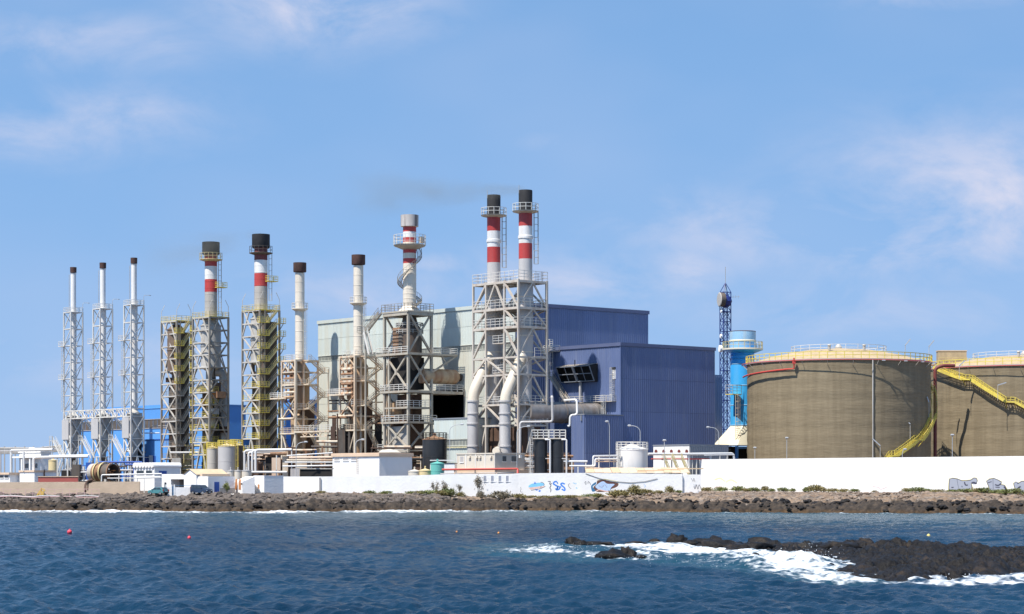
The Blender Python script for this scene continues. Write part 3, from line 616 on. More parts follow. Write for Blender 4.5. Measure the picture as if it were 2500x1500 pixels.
def hall_annex():
    T = Root('hall_annex', 1152, 441.0, 'low pale green annex with window strip beside the open hall bay', 'building')
    la = T.ya(1060); lb = 7; zt = T.zz(1022)
    box(T, 'wall', 'clad_beige', 0, lb, 0, la, 0, zt); box(T, 'roof', 'grey_clad', -.2, lb, -.2, la + .2, zt, zt + .25)
    z0, z1 = T.zz(1088), T.zz(1072)
    cladding(T, (0, 0), (0, 1), la, 0, 0, 'clad_green', out=(-1, 0), tiers=[z1 + .1, zt - .05]); cladding(T, (0, 0), (0, 1), la, 0, 0, 'clad_green', out=(-1, 0), tiers=[0, z0 - .1])
    pane_strip(T, (0, 0), (0, 1), (-1, 0), la, z0, z1, 12); bar(T, 'ledge_pipe', (-.3, 0, z0 - .3), (-.3, la, z0 - .3), .16, 'yellow_pale')
hall_annex()
def blue_house():
    T = Root('boiler_house', 1515, 444.9, 'blue corrugated boiler house with tilted black intake hood on its lit side', 'building')
    la = T.ya(1340); lb = T.xb(1745); zt = T.zz(840); th = .3
    box(T, 'wall', 'blue_trim', 0, lb, 0, la, 0, zt - .05)
    rf = box(T, 'roof', 'grey_clad', -.1, lb + .1, -.1, la, zt - .05, zt + .2)
    MB().box(-.28, -.1, -.1, la, zt - .4, zt + .3).box(-.28, lb + .1, -.28, -.1, zt - .4, zt + .3).build('roof_edge', 'blue_trim', rf, smooth=False)
    cladding(T, (0, 0), (0, 1), la, 0, 0, 'clad_blue', out=(-1, 0), tiers=[0, zt * .5, zt - .4], bay=5)
    cladding(T, (0, 0), (1, 0), lb, 0, 0, 'clad_blue', out=(0, -1), tiers=[0, T.zz(1005), T.zz(925), zt - .4], bay=4.2, pitch=.6)
    MB().box(-.16, -.02, -.16, -.02, 0, zt).build('corner_trim', 'clad_blue', T, smooth=False)
    # intake hood: an open steel box of four cells, tilted
    yl, yr = T.ya(1366, -1.6), T.ya(1447, -1.6); z0, z1 = T.zz(932, -1, (yl + yr) / 2), T.zz(896, -1, (yl + yr) / 2)
    hood = MB(); 
    def sheet(a, b, c, d, t=.08): hood.add([a, b, c, d], [(0, 1, 2, 3)]); 
    xo0, xo1 = -1.2, -2.6    # lower lip nearer the wall, upper lip stands out
    A = [Vector((xo0, yl, z0)), Vector((xo0, yr, z0)), Vector((xo1, yr, z1)), Vector((xo1, yl, z1))]
    Bk = [Vector((-.2, yl, z0 - .2)), Vector((-.2, yr, z0 - .2)), Vector((-.2, yr, z1 + .5)), Vector((-.2, yl, z1 + .5))]
    hd = MB(); hd.add(A + Bk, [(3, 2, 6, 7), (0, 4, 5, 1), (0, 3, 7, 4), (1, 5, 6, 2), (4, 7, 6, 5)]); ho = hd.build('intake_hood', 'dark', T, smooth=False)
    MB().add([A[3] + Vector((-.1, .1, .1)), A[2] + Vector((-.1, -.1, .1)), Bk[2] + Vector((0, -.1, .1)), Bk[3] + Vector((0, .1, .1))], [(0, 1, 2, 3), (3, 2, 1, 0)]).build('hood_cover', 'steel_twin', ho, smooth=False)
    fr = MB()
    for a, b in ((0, 1), (1, 2), (2, 3), (3, 0)): fr.bar(A[a], A[b], .16)
    fr.bar((A[0] + A[3]) / 2, (A[1] + A[2]) / 2, .16)
    for t in (.25, .5, .75): fr.bar(A[0].lerp(A[1], t), A[3].lerp(A[2], t), .12 if t != .5 else .4)
    fr.build('hood_frame', 'grey_clad', ho, smooth=False)
    ym = T.ya(1417, -.6)
    bar(T, 'hood_post', (-.6, ym, T.zz(978, 0, ym)), (-.6, ym, z0 + .2), .45, 'duct_grey'); bar(T, 'hood_mast', (-1.9, (yl + yr) / 2, z1), (-1.9, (yl + yr) / 2, z1 + 1.4), .14, 'dark')
    # service deck along the wall
    y0, y1 = T.ya(1505), T.ya(1376); zd = T.zz(979, 0, y0)
    deck(T, -1.3, -.02, y0, y1, zd, 'steel_twin', 'steel_white', 'LR', rt=.085)
    MB().ladder((-.35, T.ya(1500), zd), (-.35, T.ya(1500), T.zz(898)), (0, .6, 0), cage=(-.7, 0, 0)).build('ladder', 'steel_white', T, smooth=False)
    MB().ladder((-1.5, T.ya(1476, -1.5), T.zz(1013)), (-1.5, T.ya(1476, -1.5), zd + 1.2), (0, .6, 0), cage=(-.7, 0, 0)).build('ladder', 'steel_white', T, smooth=False)
    box(T, 'door', 'white_paint', -.2, -.03, T.ya(1504), T.ya(1496), T.zz(925), T.zz(902))
    box(T, 'door_canopy', 'dark', -.35, -.03, T.ya(1504), T.ya(1495), T.zz(901), T.zz(896))
    # ladder tower at the far end of the lit side
    yl2 = T.ya(1346, -1); MB().ladder((-1, yl2, T.zz(925, 0, yl2)), (-1, yl2, T.zz(830, 0, yl2)), (0, .9, 0), cage=(-.9, 0, 0), t=.09).build('ladder', 'steel_white', T, smooth=False)
    deck(T, -2.2, -.1, yl2 - 1.8, yl2 + 1.2, zt - .6, 'steel_twin', 'steel_white', 'LRF', rt=.09)
    MB().stair((-1.2, T.ya(1385, -1.2), zd), (-1.2, yl2, T.zz(918, 0, yl2)), (-1, 0, 0), t=.5).build('stair_flight', 'steel_twin', T, smooth=False)
    # lower part behind
    box(T, 'rear_wing', 'clad_blue', lb + .02, lb + 14.5, 12, la + 4, 0, T.zz(906, lb)); cladding(T, (lb + .02, 12), (1, 0), 14.5, 0, 0, 'clad_blue', out=(0, -1), tiers=[0, T.zz(955, lb), T.zz(908, lb)], bay=4)
    return T
blue_house()
def blue_box():
    T = Root('pump_annex', 1427, 438.0, 'small blue corrugated block in front of the boiler house', 'building', z=3.2)
    la = T.ya(1395); lb = T.xb(1521); zt = T.zz(1013)
    box(T, 'wall', 'blue_trim', 0, lb, 0, la, 0, zt - .02); box(T, 'roof', 'grey_clad', -.12, lb + .1, -.12, la + .1, zt, zt + .2)
    cladding(T, (0, 0), (0, 1), la, 0, zt - .03, 'clad_blue', out=(-1, 0)); cladding(T, (0, 0), (1, 0), lb, 0, 0, 'clad_blue', out=(0, -1), tiers=[0, zt * .5, zt - .03], pitch=.6, bay=4)
    box(T, 'rain_spout', 'grey_clad', -.3, -.05, .6, .9, zt - 1.2, zt - .1)
blue_box()
def simple_block(name, pc, D, pl, pr, yt, label, wall, roof, z=ZG, lm=None, extra=None, over=.2, cat='building', rt=.25, rot=None):
    T = Root(name, pc, D, label, cat, z=z, rot=rot); la = T.ya(pl); lb = T.xb(pr); zt = T.zz(yt)
    box(T, 'wall', wall, 0, lb, 0, la, 0, zt); box(T, 'roof', roof, -over, lb + over, -over, la + over, zt + .002, zt + rt)
    if extra: extra(T, la, lb, zt)
    return T
# blue sheds behind the left towers
def ex(T, la, lb, zt):
    cladding(T, (0, 0), (0, 1), la, 0, zt - .05, 'blue_light', out=(-1, 0), bay=5); box(T, 'rolling_door', 'blue_dark', -.14, -.11, T.ya(381), T.ya(352), 0, T.zz(1113))
simple_block('blue_shed', 413, 551, 346, 462, 1074, 'light blue shed with dark blue rolling door behind the lattice towers', 'blue_light', 'blue_dark', extra=ex)
def ex(T, la, lb, zt):
    cladding(T, (0, 0), (0, 1), la, 0, 0, 'blue_light', out=(-1, 0), bay=6, tiers=[T.zz(1016), zt - .05]); pane_strip(T, (0, 0), (0, 1), (-1, 0), la, T.zz(1040), T.zz(1017), int(la / 2.2), 'vessel_dark', 'grey_panel')
    box(T, 'roof_hood', 'blue_light', 0, 3, la * .05, la * .8, zt + .25, zt + 1.0)
simple_block('engine_hall', 545, 568, 190, 600, 990, 'long light blue engine hall behind the slim lattice stacks', 'blue_light', 'blue_light', extra=ex)
def ex(T, la, lb, zt): cladding(T, (0, 0), (0, 1), la, 0, zt - .05, 'blue_light', out=(-1, 0), bay=5); box(T, 'rolling_door', 'blue_dark', -.14, -.11, 1.5, 4.5, 0, T.zz(1120))
simple_block('blue_shed', 641, 533, 580, 700, 1074, 'light blue shed behind the foot of the stair tower with striped chimney', 'blue_light', 'blue_dark', extra=ex)
def ex(T, la, lb, zt): cladding(T, (0, 0), (0, 1), la, 0, zt - .05, 'blue_light', out=(-1, 0), bay=5); pane_strip(T, (0, 0), (0, 1), (-1, 0), la, T.zz(1010), T.zz(1000), 8, 'glass_dark', 'blue_dark')
simple_block('blue_shed', 738, 540, 686, 800, 978, 'tall light blue shed seen between the beige boiler towers', 'blue_light', 'blue_dark', extra=ex)
def ex(T, la, lb, zt): cladding(T, (0, 0), (0, 1), la, 0, zt - .05, 'clad_beige', out=(-1, 0), bay=5); cladding(T, (0, 0), (1, 0), lb, 0, zt - .05, 'clad_beige', out=(0, -1), bay=5)
simple_block('switch_house', 842, 492, 803, 872, 1004, 'pale beige block between the two boiler towers with rusty roof behind', 'clad_beige', 'vessel_rust', extra=ex)

# ------------------------------------------------------------------ chimney towers
def slim_zs():
    T = Root('tmp', 173, rowD(173) - 3); z = [T.zz(y) for y in (1117, 1075, 1023, 1004, 966, 925, 885, 844, 803, 762)]; bpy.data.objects.remove(T.o); return z
SZ = slim_zs()
def slim_tower(pc, pl, pr, label, pst, ycap):
    T = Root('lattice_stack', pc, rowD(pc) - 3, label, 'chimney', 'slim white stacks in lattice towers')
    la = T.ya(pl); lb = T.xb(pr); w = .27; m = 'steel_white'
    for x in (0, lb):
        for y in (0, la): bar(T, 'post', (x, y, 0), (x, y, SZ[-1]), .3, m)
    zs = SZ
    for i, z in enumerate(zs):
        for f in 'LRBF': bar(T, 'beam', fp(f, 0, lb, 0, la, 0, z), fp(f, 0, lb, 0, la, 1, z), .22, m)
    for i in range(3, len(zs) - 1):
        for f in 'LRBF':
            for (a, b) in (PAT['\\'] if (f in 'LB') else (PAT['/'] if i % 2 else PAT['\\'])): bar(T, 'brace', fp(f, 0, lb, 0, la, a[0], zs[i] + (zs[i + 1] - zs[i]) * a[1]), fp(f, 0, lb, 0, la, b[0], zs[i] + (zs[i + 1] - zs[i]) * b[1]), .16, m)
    for (i, pat) in ((0, 'X'), (1, 'X')):
        for f in 'LR':
            for (a, b) in PAT[pat]: bar(T, 'brace', fp(f, 0, lb, 0, la, a[0], zs[i] + (zs[i + 1] - zs[i]) * a[1]), fp(f, 0, lb, 0, la, b[0], zs[i] + (zs[i + 1] - zs[i]) * b[1]), .26, m)
    for f in 'LR':
        for (a, b) in PAT['A']: bar(T, 'brace', fp(f, 0, lb, 0, la, a[0], zs[0] * a[1]), fp(f, 0, lb, 0, la, b[0], zs[0] * b[1]), .3, m)
    for k in range(3): bar(T, 'brace', fp('L', 0, lb, 0, la, k / 3, zs[2] + (k % 2) * (zs[3] - zs[2])), fp('L', 0, lb, 0, la, (k + 1) / 3, zs[2] + ((k + 1) % 2) * (zs[3] - zs[2])), .18, m)
    c = (lb / 2, la / 2); zc = T.zz(ycap, *c); r = .72
    fl = MB().lathe([(r, zs[3] - 1)] + [(r, zc - 1.6)], 20, (c[0], c[1], 0)).build('flue', 'stack_white', T)
    MB().lathe([(r, zc - 1.9), (r + .12, zc - 1.6)], 20, (*c, 0)).build('collar', 'stack_white', T)
    MB().lathe([(r + .13, zc - 1.45), (r + .15, zc)], 20, (*c, 0)).build('chimney_cap', 'rust_cap', T)
    # silencer box and hopper under the flue
    box(T, 'silencer_box', 'duct_grey', -.35, lb * .62, la * .18, la + .5, zs[1] + .15, zs[2] - .25); box(T, 'silencer_body', 'vessel_grey', .5, lb - .25, .3, la * .9, zs[1] + .3, zs[2] + .9)
    MB().add([(.5, .3, zs[1] + .3), (lb - .3, .3, zs[1] + .3), (lb - .3, la - .3, zs[1] + .3), (.5, la - .3, zs[1] + .3), (lb * .4, la * .4, zs[0] - .3), (lb * .6, la * .4, zs[0] - .3), (lb * .6, la * .6, zs[0] - .3), (lb * .4, la * .6, zs[0] - .3)], [(4, 5, 6, 7), (0, 1, 5, 4), (1, 2, 6, 5), (2, 3, 7, 6), (3, 0, 4, 7)]).build('hopper', 'vessel_grey', T, smooth=False)
    MB().lathe([(1.9, zs[2] + .6), (.74, zs[3] - .4)], 20, (*c, 0)).build('transition_cone', 'vessel_grey', T)
    box(T, 'machine', 'vessel_dark', .4, lb - .4, .5, la - .3, 0, zs[0] * .55); bar(T, 'outlet_duct', (c[0], c[1], zs[0] * .5), (c[0], c[1], zs[0]), 1.5, 'vessel_dark')
    for i in (7, 5):
        deck(T, -1.2, .1, la * .4, la + .9, zs[i], m, 'steel_white', 'LRF', t=.2)
    deck(T, -.1, lb + .1, -.1, la + .1, zs[-1] + .1, m, 'steel_white', 'LRBF', h=1.2, t=.1)
    MB().ladder((-.45, la * .8, zs[3]), (-.45, la * .8, zs[7]), (0, .5, 0), cage=(-.6, 0, 0)).build('ladder', 'steel_white', T, smooth=False)
    lp = MB().tube(fillet([(lb, 0, zs[-1]), (lb, 0, zs[-1] + 2.6), (lb + 1.6, -.6, zs[-1] + 2.6)], .5), .05, 6); lp.box(lb + 1.2, lb + 1.7, -.75, -.45, zs[-1] + 2.5, zs[-1] + 2.62); lp.build('lamp_arm', 'vessel_grey', T)
    MB().ladder((c[0] - r - .2, c[1] + .5, zs[-1]), (c[0] - r - .2, c[1] + .5, zc - 2), (0, .35, 0), t=.05).build('ladder', 'vessel_grey', T, smooth=False)
    # stair at the foot
    MB().stair((-1.0, la - 1.5, zs[0] * .95), (-1.0, la + 3.6, zs[1]), (-.9, 0, 0), t=.3).build('stair_flight', m, T, smooth=False)
    deck(T, -1.6, -.4, la + 3.5, la + 5.2, zs[1], m, m, 'LF'); bar(T, 'post', (-1.5, la + 5, 0), (-1.5, la + 5, zs[1]), .2, m); bar(T, 'post', (-1.5, la + 3.6, 0), (-1.5, la + 3.6, zs[1]), .2, m)
    MB().stair((-1.0, la + 3.6, .3), (-1.0, la - 1.0, zs[0] * .9), (-.9, 0, 0), t=.3).build('stair_flight', m, T, smooth=False)
    return T, la, lb
S_A = slim_tower(173, 156, 202, 'slim white stack in lattice tower standing at the outer end of the row', 180, 653)
S_B = slim_tower(245, 227.6, 274.6, 'slim white stack in lattice tower, the middle of the three', 250, 642)
S_C = slim_tower(320, 303, 351, 'slim white stack in lattice tower beside the light blue shed', 327, 630)
def truss_bridge(T0, T1, label):
    P = T0[0]; L = (T0[0].P - T1[0].P).dot(AV) - T1[1]
    T = Root('truss_bridge', 300, 560, label, 'bridge', 'truss bridges between the slim stacks'); T.o.location = (P.P.x - AV.x * L, P.P.y - AV.y * L, ZG)
    z0, z1 = SZ[2], SZ[3]; n = 6; lb = 1.6
    for x in (0, lb):
        for z in (z0, z1): bar(T, 'chord', (x, 0, z), (x, L, z), .2, 'steel_white')
        for k in range(n): bar(T, 'brace', (x, L * k / n, (z0, z1)[k % 2]), (x, L * (k + 1) / n, (z1, z0)[k % 2]), .15, 'steel_white')
        for k in range(1, n): bar(T, 'strut', (x, L * k / n, z0), (x, L * k / n, z1), .13, 'steel_white')
    box(T, 'deck', 'steel_white', 0, lb, 0, L, z0 + .12, z0 + .2)
    MB().stair((lb + .8, L * .05, SZ[1]), (lb + .8, L * .75, z0), (.9, 0, 0), t=.35).build('stair_flight', 'steel_white', T, smooth=False)
truss_bridge(S_A, S_B, 'white truss footbridge reaching the outermost slim stack'); truss_bridge(S_B, S_C, 'white truss footbridge reaching the slim stack beside the blue shed')

def striped_tower(name, pc, pl, pr, ytop, n, dy, label, kind):
    T = Root(name, pc, rowD(pc) - 3.5, label, 'chimney' if kind['stack'] else 'tower'); la = T.ya(pl); lb = T.xb(pr)
    zt = T.zz(ytop); dz = dy * T.P.y / FPX; zs = [zt - dz * k for k in range(n, -1, -1)]; m = 'steel_grey'; w = .34
    for x in (0, lb):
        for y in (0, la): bar(T, 'post', (x, y, 0), (x, y, zt), .4, m)
    if kind['stairs']: bar(T, 'post', (lb * .25, -.05, 0), (lb * .25, -.05, zt), .24, m)
    lp = kind['lp']
    for i, z in enumerate(zs):
        for f in 'LRBF':
            if f == 'R' and kind['stairs']: continue
            bar(T, 'beam', fp(f, 0, lb, 0, la, 0, z - .12), fp(f, 0, lb, 0, la, 1, z - .12), .3, 'steel_pale' if f == 'L' else m)  # sunlit side gets paler steel, its light put into the colour
    i = n
    for pat in lp:                      # downwards from the top, spans of one or two storeys
        k, span = pat; z1 = zs[i]; z0 = zs[max(i - span, 0)] if i - span >= 0 else 0
        for f in 'LRBF':
            if (f == 'R' and kind['stairs']) or (f in 'BF' and i % 4 > 1): continue
            kk = 'A' if (f in 'RF' and k == 'Z') else k
            segs = [((.08, 1), (.62, 0)), ((.58, 1), (1 - 0, .05)), ((.4, 1), (0, 0))] if kk == 'Z' else PAT[kk]
            for (a, b) in segs: bar(T, 'brace', fp(f, 0, lb, 0, la, 1 - a[0], z0 + (z1 - z0) * a[1]), fp(f, 0, lb, 0, la, 1 - b[0], z0 + (z1 - z0) * b[1]), .27 if f in 'LR' else .17, 'steel_pale' if f == 'L' else m)  # sunlit-side braces lightened by colour, the others kept dark
        i -= span
        if i <= 0: break
    y = 'yellow' if kind.get('yel', True) else 'yellow_pale'
    low = kind['decks']
    deck(T, -.15, lb + .15, -.15, la + .15, zt + .12, m, 'yellow_pale', 'LRBF', t=.2, edge='yellow')
    for j, z in enumerate(zs[:-1]):
        d = n - j
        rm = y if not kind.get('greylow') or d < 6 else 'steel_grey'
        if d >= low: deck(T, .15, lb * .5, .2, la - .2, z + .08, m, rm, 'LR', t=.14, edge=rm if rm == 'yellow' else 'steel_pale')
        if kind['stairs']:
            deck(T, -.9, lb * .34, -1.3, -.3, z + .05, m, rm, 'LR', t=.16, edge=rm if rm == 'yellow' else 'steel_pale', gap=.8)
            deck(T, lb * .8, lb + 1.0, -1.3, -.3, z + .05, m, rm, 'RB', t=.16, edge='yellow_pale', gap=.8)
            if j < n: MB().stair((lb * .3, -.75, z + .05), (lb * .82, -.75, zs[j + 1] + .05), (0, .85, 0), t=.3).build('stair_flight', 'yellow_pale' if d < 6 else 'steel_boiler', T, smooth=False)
            bar(T, 'bracket', (0, -.2, z - 1.3), (0, -1.2, z - .1), .14, m); bar(T, 'bracket', (lb, -.2, z - 1.5), (lb + .9, -.3, z - .1), .14, m)
        else:
            deck(T, -.2, lb * .25, la - .05, la + 1.2, z + .05, m, y, 'LF', t=.16, edge='yellow', gap=.7); bar(T, 'bracket', (0, la, z - 1.3), (0, la + 1.1, z - .1), .14, m)
    c = (lb * .5, T.ya(kind['pst'], lb * .5)) if kind['pst'] else (lb * .5, la * .5)
    if kind['vessel']:
        rv = kind['rv']; v0, v1 = zt - dz * 4.0, zt - dz * .6; vm = kind['vm']
        MB().lathe([(rv * .45, v0 - .9), (rv * .85, v0 - .35), (rv, v0), (rv, v1 - .2), (rv * .92, v1), (kind['r'] + .1, v1 + 1.2)], 32, (*c, 0)).build('vessel', vm, T)
        for zz_ in (v0 + .1, (v0 + v1) / 2, v1 - .15): MB().lathe([(rv + .01, zz_ - .15), (rv + .14, zz_ - .1), (rv + .14, zz_ + .1), (rv + .01, zz_ + .15)], 32, (*c, 0), cap=False).build('vessel_band', vm, T)
        MB().lathe([(rv * .5, 0), (rv * .5, v0 - .5)], 20, (*c, 0)).build('riser', vm, T)
        MB().lathe([(rv * .5, zt - dz * 9), (rv * .95, zt - dz * 8.7), (rv * .95, zt - dz * 8.1), (rv * .5, zt - dz * 7.7)], 24, (c[0], c[1], 0)).build('lower_vessel', 'vessel_dark' if vm != 'vessel_grey' else 'vessel_grey', T)
        if kind.get('elbow'):
            xe = c[0] + lb * .55; ze = zt - dz * 4.7; MB().tube(fillet([(c[0], c[1], ze - .2), (c[0] + .1, c[1], ze + 1.0), (xe, c[1] - 1, ze + 1.0), (xe, c[1] - 1, 3)], 2.0, 8), 1.05, 18).build('elbow_duct', 'vessel_grey', T)
    if kind['vessel']: box(T, 'gas_duct', 'vessel_dark', lb * .45, lb * .95, la * .3, la * .95, 0, zt - dz * 5.2)
    if kind['stairs']: box(T, 'dark_stair_infill', 'vessel_dark', lb * .3, lb * .92, .3, la * .34, 0, zt - dz * .9)  # dark box added to darken the tower inside behind its stairs
    for k in range(22):     # pipes and plant seen through the steelwork
        zz_ = random.uniform(0, zt - dz * 4.5); xx = random.uniform(lb * .3, lb * .95); yy = random.uniform(.5, la - .5); mm = random.choice(['vessel_dark', 'dark_brown', 'vessel_grey', 'vessel_rust', 'dark'])
        if random.random() < .5: MB().tube([(xx, yy, zz_), (xx, yy, zz_ + random.uniform(2, 6))], random.uniform(.15, .5), 10).build('pipe', mm, T)
        else: s = random.uniform(.5, 1.3); box(T, 'equipment', mm, xx - s, min(xx + s, lb), yy - s, yy + s, zz_, zz_ + random.uniform(.8, 2.2))
    if kind['stack']:
        r = kind['r']; Z = lambda py: T.zz(py, *c); st = kind['stack']; pr = None
        for (ya_, yb_, mm, nm) in st['bands']: MB().lathe([(r, Z(yb_)), (r, Z(ya_))], 32, (*c, 0)).build(nm, mm, T)
        for py in range(int(st['bands'][0][0]) + 12, int(st['bands'][-1][1]), 16): MB().lathe([(r + .002, Z(py) - .06), (r + .035, Z(py) - .03), (r + .035, Z(py) + .03), (r + .002, Z(py) + .06)], 32, (*c, 0), cap=False).build('seam_ring', [b[2] for b in st['bands'] if b[0] <= py <= b[1]][0], T)
        y0, y1 = st['cap']; MB().lathe([(st['rc'] - .1, Z(y1)), (st['rc'], Z(y1) + .2), (st['rc'], Z(y0)), (st['rc'] - .25, Z(y0)), (st['rc'] - .3, Z(y0) - 1.2)], 32, (*c, 0)).build('chimney_cap', 'soot', T)
        MB().lathe([(r + .02, Z(st['bands'][0][0]) - .3), (r + .1, Z(y1) + .1)], 28, (*c, 0)).build('cap_collar', 'red_soot_shade', T)
        zp = Z(st['plat']); pf = MB().lathe([(r + .05, zp - .5), (st['rp'], zp - .12), (st['rp'], zp), (r, zp)], 28, (*c, 0)).build('platform', st['pm'], T); ringrail(pf, c, st['rp'] - .06, zp, st['pm'], 1.5, 16)
        lx = c[0] + (r + .35) * .7; ly = c[1] - (r + .35) * .72
        MB().ladder((lx, ly, Z(st['lad'])), (lx, ly, zp), (.35, .35, 0), cage=(.5, -.5, 0)).build('ladder', 'vessel_grey', T, smooth=False)
        zs_ = Z(st['small']); q = deck(T, c[0] + .2, c[0] + r + 1.4, c[1] - r - 1.3, c[1] - r * .6, zs_, m, 'yellow', 'LRB', edge='yellow')
    for (x, yy) in ((0, la), (lb, 0), (0, 0)):     # lamp poles on the top deck
        MB().tube([(x, yy, zt), (x, yy, zt + 2.6), (x + (1 if x == 0 else -1) * .9, yy, zt + 4.2)], .07, 6).build('lamp_pole', 'vessel_grey', T)
    return T
BR = [('Z', 2), ('V', 1), ('Z', 2), ('A', 1), ('V', 1), ('A', 1), ('A', 2), ('A', 2)]
striped_tower('stair_tower', 431.5, 394.5, 466, 783, 11, 30.6, 'grey lattice stair tower with yellow stairs and no chimney of its own', dict(stack=None, stairs=True, vessel=True, rv=2.2, vm='vessel_brown', r=.8, pst=None, lp=BR, decks=6, greylow=True))
striped_tower('striped_chimney_tower', 511.5, 471, 557.5, 773, 11, 30.6, 'grey lattice tower round a grey vessel, striped chimney with yellow-railed collar', dict(
    stairs=False, vessel=True, rv=2.45, vm='vessel_grey', r=1.5, pst=515, lp=BR, decks=6, elbow=True,
    stack=dict(bands=[(628, 651, 'stack_red', 'red_band'), (651, 683, 'stack_white', 'white_band'), (683, 714, 'stack_red', 'red_band'), (714, 778, 'stack_grey', 'flue')], cap=(592, 622), rc=2.12, plat=634, rp=2.8, pm='yellow_pale', lad=765, small=702)))
striped_tower('striped_chimney_tower', 634.5, 592, 682, 756, 11, 31.4, 'grey lattice tower with zigzag yellow stairs, sooty striped chimney with black-railed collar', dict(
    stairs=True, vessel=True, rv=2.4, vm='vessel_grey', r=1.55, pst=637, lp=BR, decks=6, yel=True,
    stack=dict(bands=[(606, 636, 'red_soot_shade', 'red_band'), (636, 668, 'stack_white', 'white_band'), (668, 700, 'stack_red', 'red_band'), (700, 762, 'stack_grey', 'flue')], cap=(573, 606), rc=2.1, plat=618, rp=2.75, pm='vessel_dark', lad=735, small=687)))

def boiler_tower(pc, pl, p2, pr, ys, label, st):
    """beige rusty tower round a small boiler with a plain white stack"""
    T = Root('boiler_tower', pc, rowD(pc) - 3.5, label, 'chimney', 'beige boiler towers'); la = T.ya(pl); lb = T.xb(pr); xm = T.xb(p2)
    m = 'steel_rust'; Z = [T.zz(y) for y in ys]     # top deck, beam, deck, side deck, beam, bridge deck
    for (x, y, w) in ((0, 0, .5), (0, la, .42), (xm, 0, .36), (lb, 0, .36), (lb, la, .36), (lb * .75, la, .36)): bar(T, 'post', (x, y, 0), (x, y, Z[0]), w, m)
    for i in (0, 1, 2, 4, 5):
        for f in 'LRBF': bar(T, 'beam', fp(f, 0, lb, 0, la, 0, Z[i] - .1), fp(f, 0, lb, 0, la, 1, Z[i] - .1), .42 if i in (0, 2) else .3, m)
    P = lambda f, t, z: fp(f, 0, lb, 0, la, t, z)
    for f in 'LF':
        for a, b in (((1, Z[0]), (.5, Z[1])), ((.5, Z[0]), (1, Z[1])), ((.5, Z[0]), (.5, Z[1])), ((.5, Z[0]), (0, Z[1])), ((1, Z[3] - .4), (0, Z[4])), ((0, Z[3]), (1, Z[4])), ((1, Z[5]), (0, .3)), ((0, Z[5]), (1, .3))): bar(T, 'brace', P(f, *a), P(f, *b), .22, m)
    bar(T, 'brace', P('R', 1, Z[5]), P('R', .4, 0), .22, m)
    deck(T, -.2, lb * .35, -.2, la * .8, Z[0] + .1, m, 'steel_white', 'LRBF', t=.2); deck(T, -.2, xm + .5, -.2, la, Z[2], m, 'steel_white', 'LRF', t=.3)
    deck(T, -1.4, .2, la * .35, la + 3.0, Z[3], m, 'steel_white', 'LRBF', t=.35); deck(T, -.3, xm + .5, -.3, la + .5, Z[5], m, 'steel_rust', 'LRF', t=.3)
    zm = (Z[2] + Z[5]) / 2; deck(T, 0, xm + .5, -.25, 1.5, zm, m, 'steel_white', 'LR', t=.3)
    # zigzag stairs across the shaded side
    xr = lb + .4; lefts = [Z[5], zm, Z[2], Z[0]]; y = -.8; prev = 0; up = True
    for i, zl in enumerate(lefts):
        zr = (prev + zl) / 2
        MB().stair((xm + .6, y, prev), (xr, y, zr), (0, .9, 0), t=.26).build('stair_flight', m, T, smooth=False)
        MB().stair((xr, y - .95, zr), (xm + .6, y - .95, zl), (0, .9, 0), t=.26).build('stair_flight', m, T, smooth=False)
        deck(T, xr, xr + 1.2, y - 1.5, y + .5, zr, m, 'steel_rust', 'RBF', t=.2); deck(T, xm - .2, xm + .6, y - 1.5, -.25, zl, m, 'steel_rust', 'R', t=.2); prev = zl
    bar(T, 'post', (xr + 1, y - 1.4, 0), (xr + 1, y - 1.4, Z[0] - 2), .25, m)
    # boiler: casing, tube bank on the lit side, cone and hopper
    c = (lb * .48, la * .5); rb = min(lb, la) * .42; z1, z0 = Z[1] + .3, Z[3] - .2
    MB().lathe([(rb * .5, z0 - 3.2), (rb * .95, z0 - .8), (rb, z0), (rb, z1), (rb * .5, z1 + 2.0), (1.1, Z[0] + .2)], 24, (*c, 0)).build('boiler_casing', 'vessel_tan', T)
    MB().lathe([(rb * .5, 0), (rb * .9, z0 - 5.5), (rb * .9, z0 - 4.4), (rb * .3, z0 - 3)], 20, (*c, 0)).build('lower_drum', 'vessel_tan', T)
    for k in range(6):
        zz_ = z0 + (z1 - z0) * (k + .3) / 6; MB().tube([(c[0] - rb - .35, c[1] - rb * .9, zz_), (c[0] - rb - .35, c[1] + rb * .9, zz_)], .3, 8).build('boiler_tube', random.choice(['vessel_rust', 'vessel_tan', 'steel_rust']), T)
    for k in range(3): MB().tube([(c[0] - rb - .3, c[1] + rb * (k - 1) * .7, z0 - 1), (c[0] - rb - .3, c[1] + rb * (k - 1) * .7, z1 + .4)], .2, 8).build('header_pipe', 'vessel_rust', T)
    MB().tube(fillet([(-.2, la + 1.2, Z[4]), (-.25, .1, Z[4]), (-.25, .1, Z[4] + 2.2)], .6), .22, 8).build('pipe', 'steel_rust', T)
    box(T, 'machine_house', 'dark_brown', lb * .4, lb * .98, la * .2, la, 0, Z[3] - 1.5)  # dark block added, standing in for the shadowed inside behind the stairs
    for k in range(8): MB().tube([(random.uniform(.5, lb * .9), random.uniform(.5, la), 0), (random.uniform(.5, lb * .9), random.uniform(.5, la), random.uniform(3, Z[5]))], random.uniform(.12, .3), 8).build('pipe', random.choice(['vessel_rust', 'dark_brown', 'steel_rust', 'vessel_dark']), T)
    # stack
    cs = (c[0], T.ya(st['px'], c[0])); Zs = lambda py: T.zz(py, *cs); r = st['r']; top, cb = st['cap']
    MB().lathe([(r, Z[0]), (r, Zs(cb) - .2)], 28, (*cs, 0)).build('flue', 'stack_cream', T)
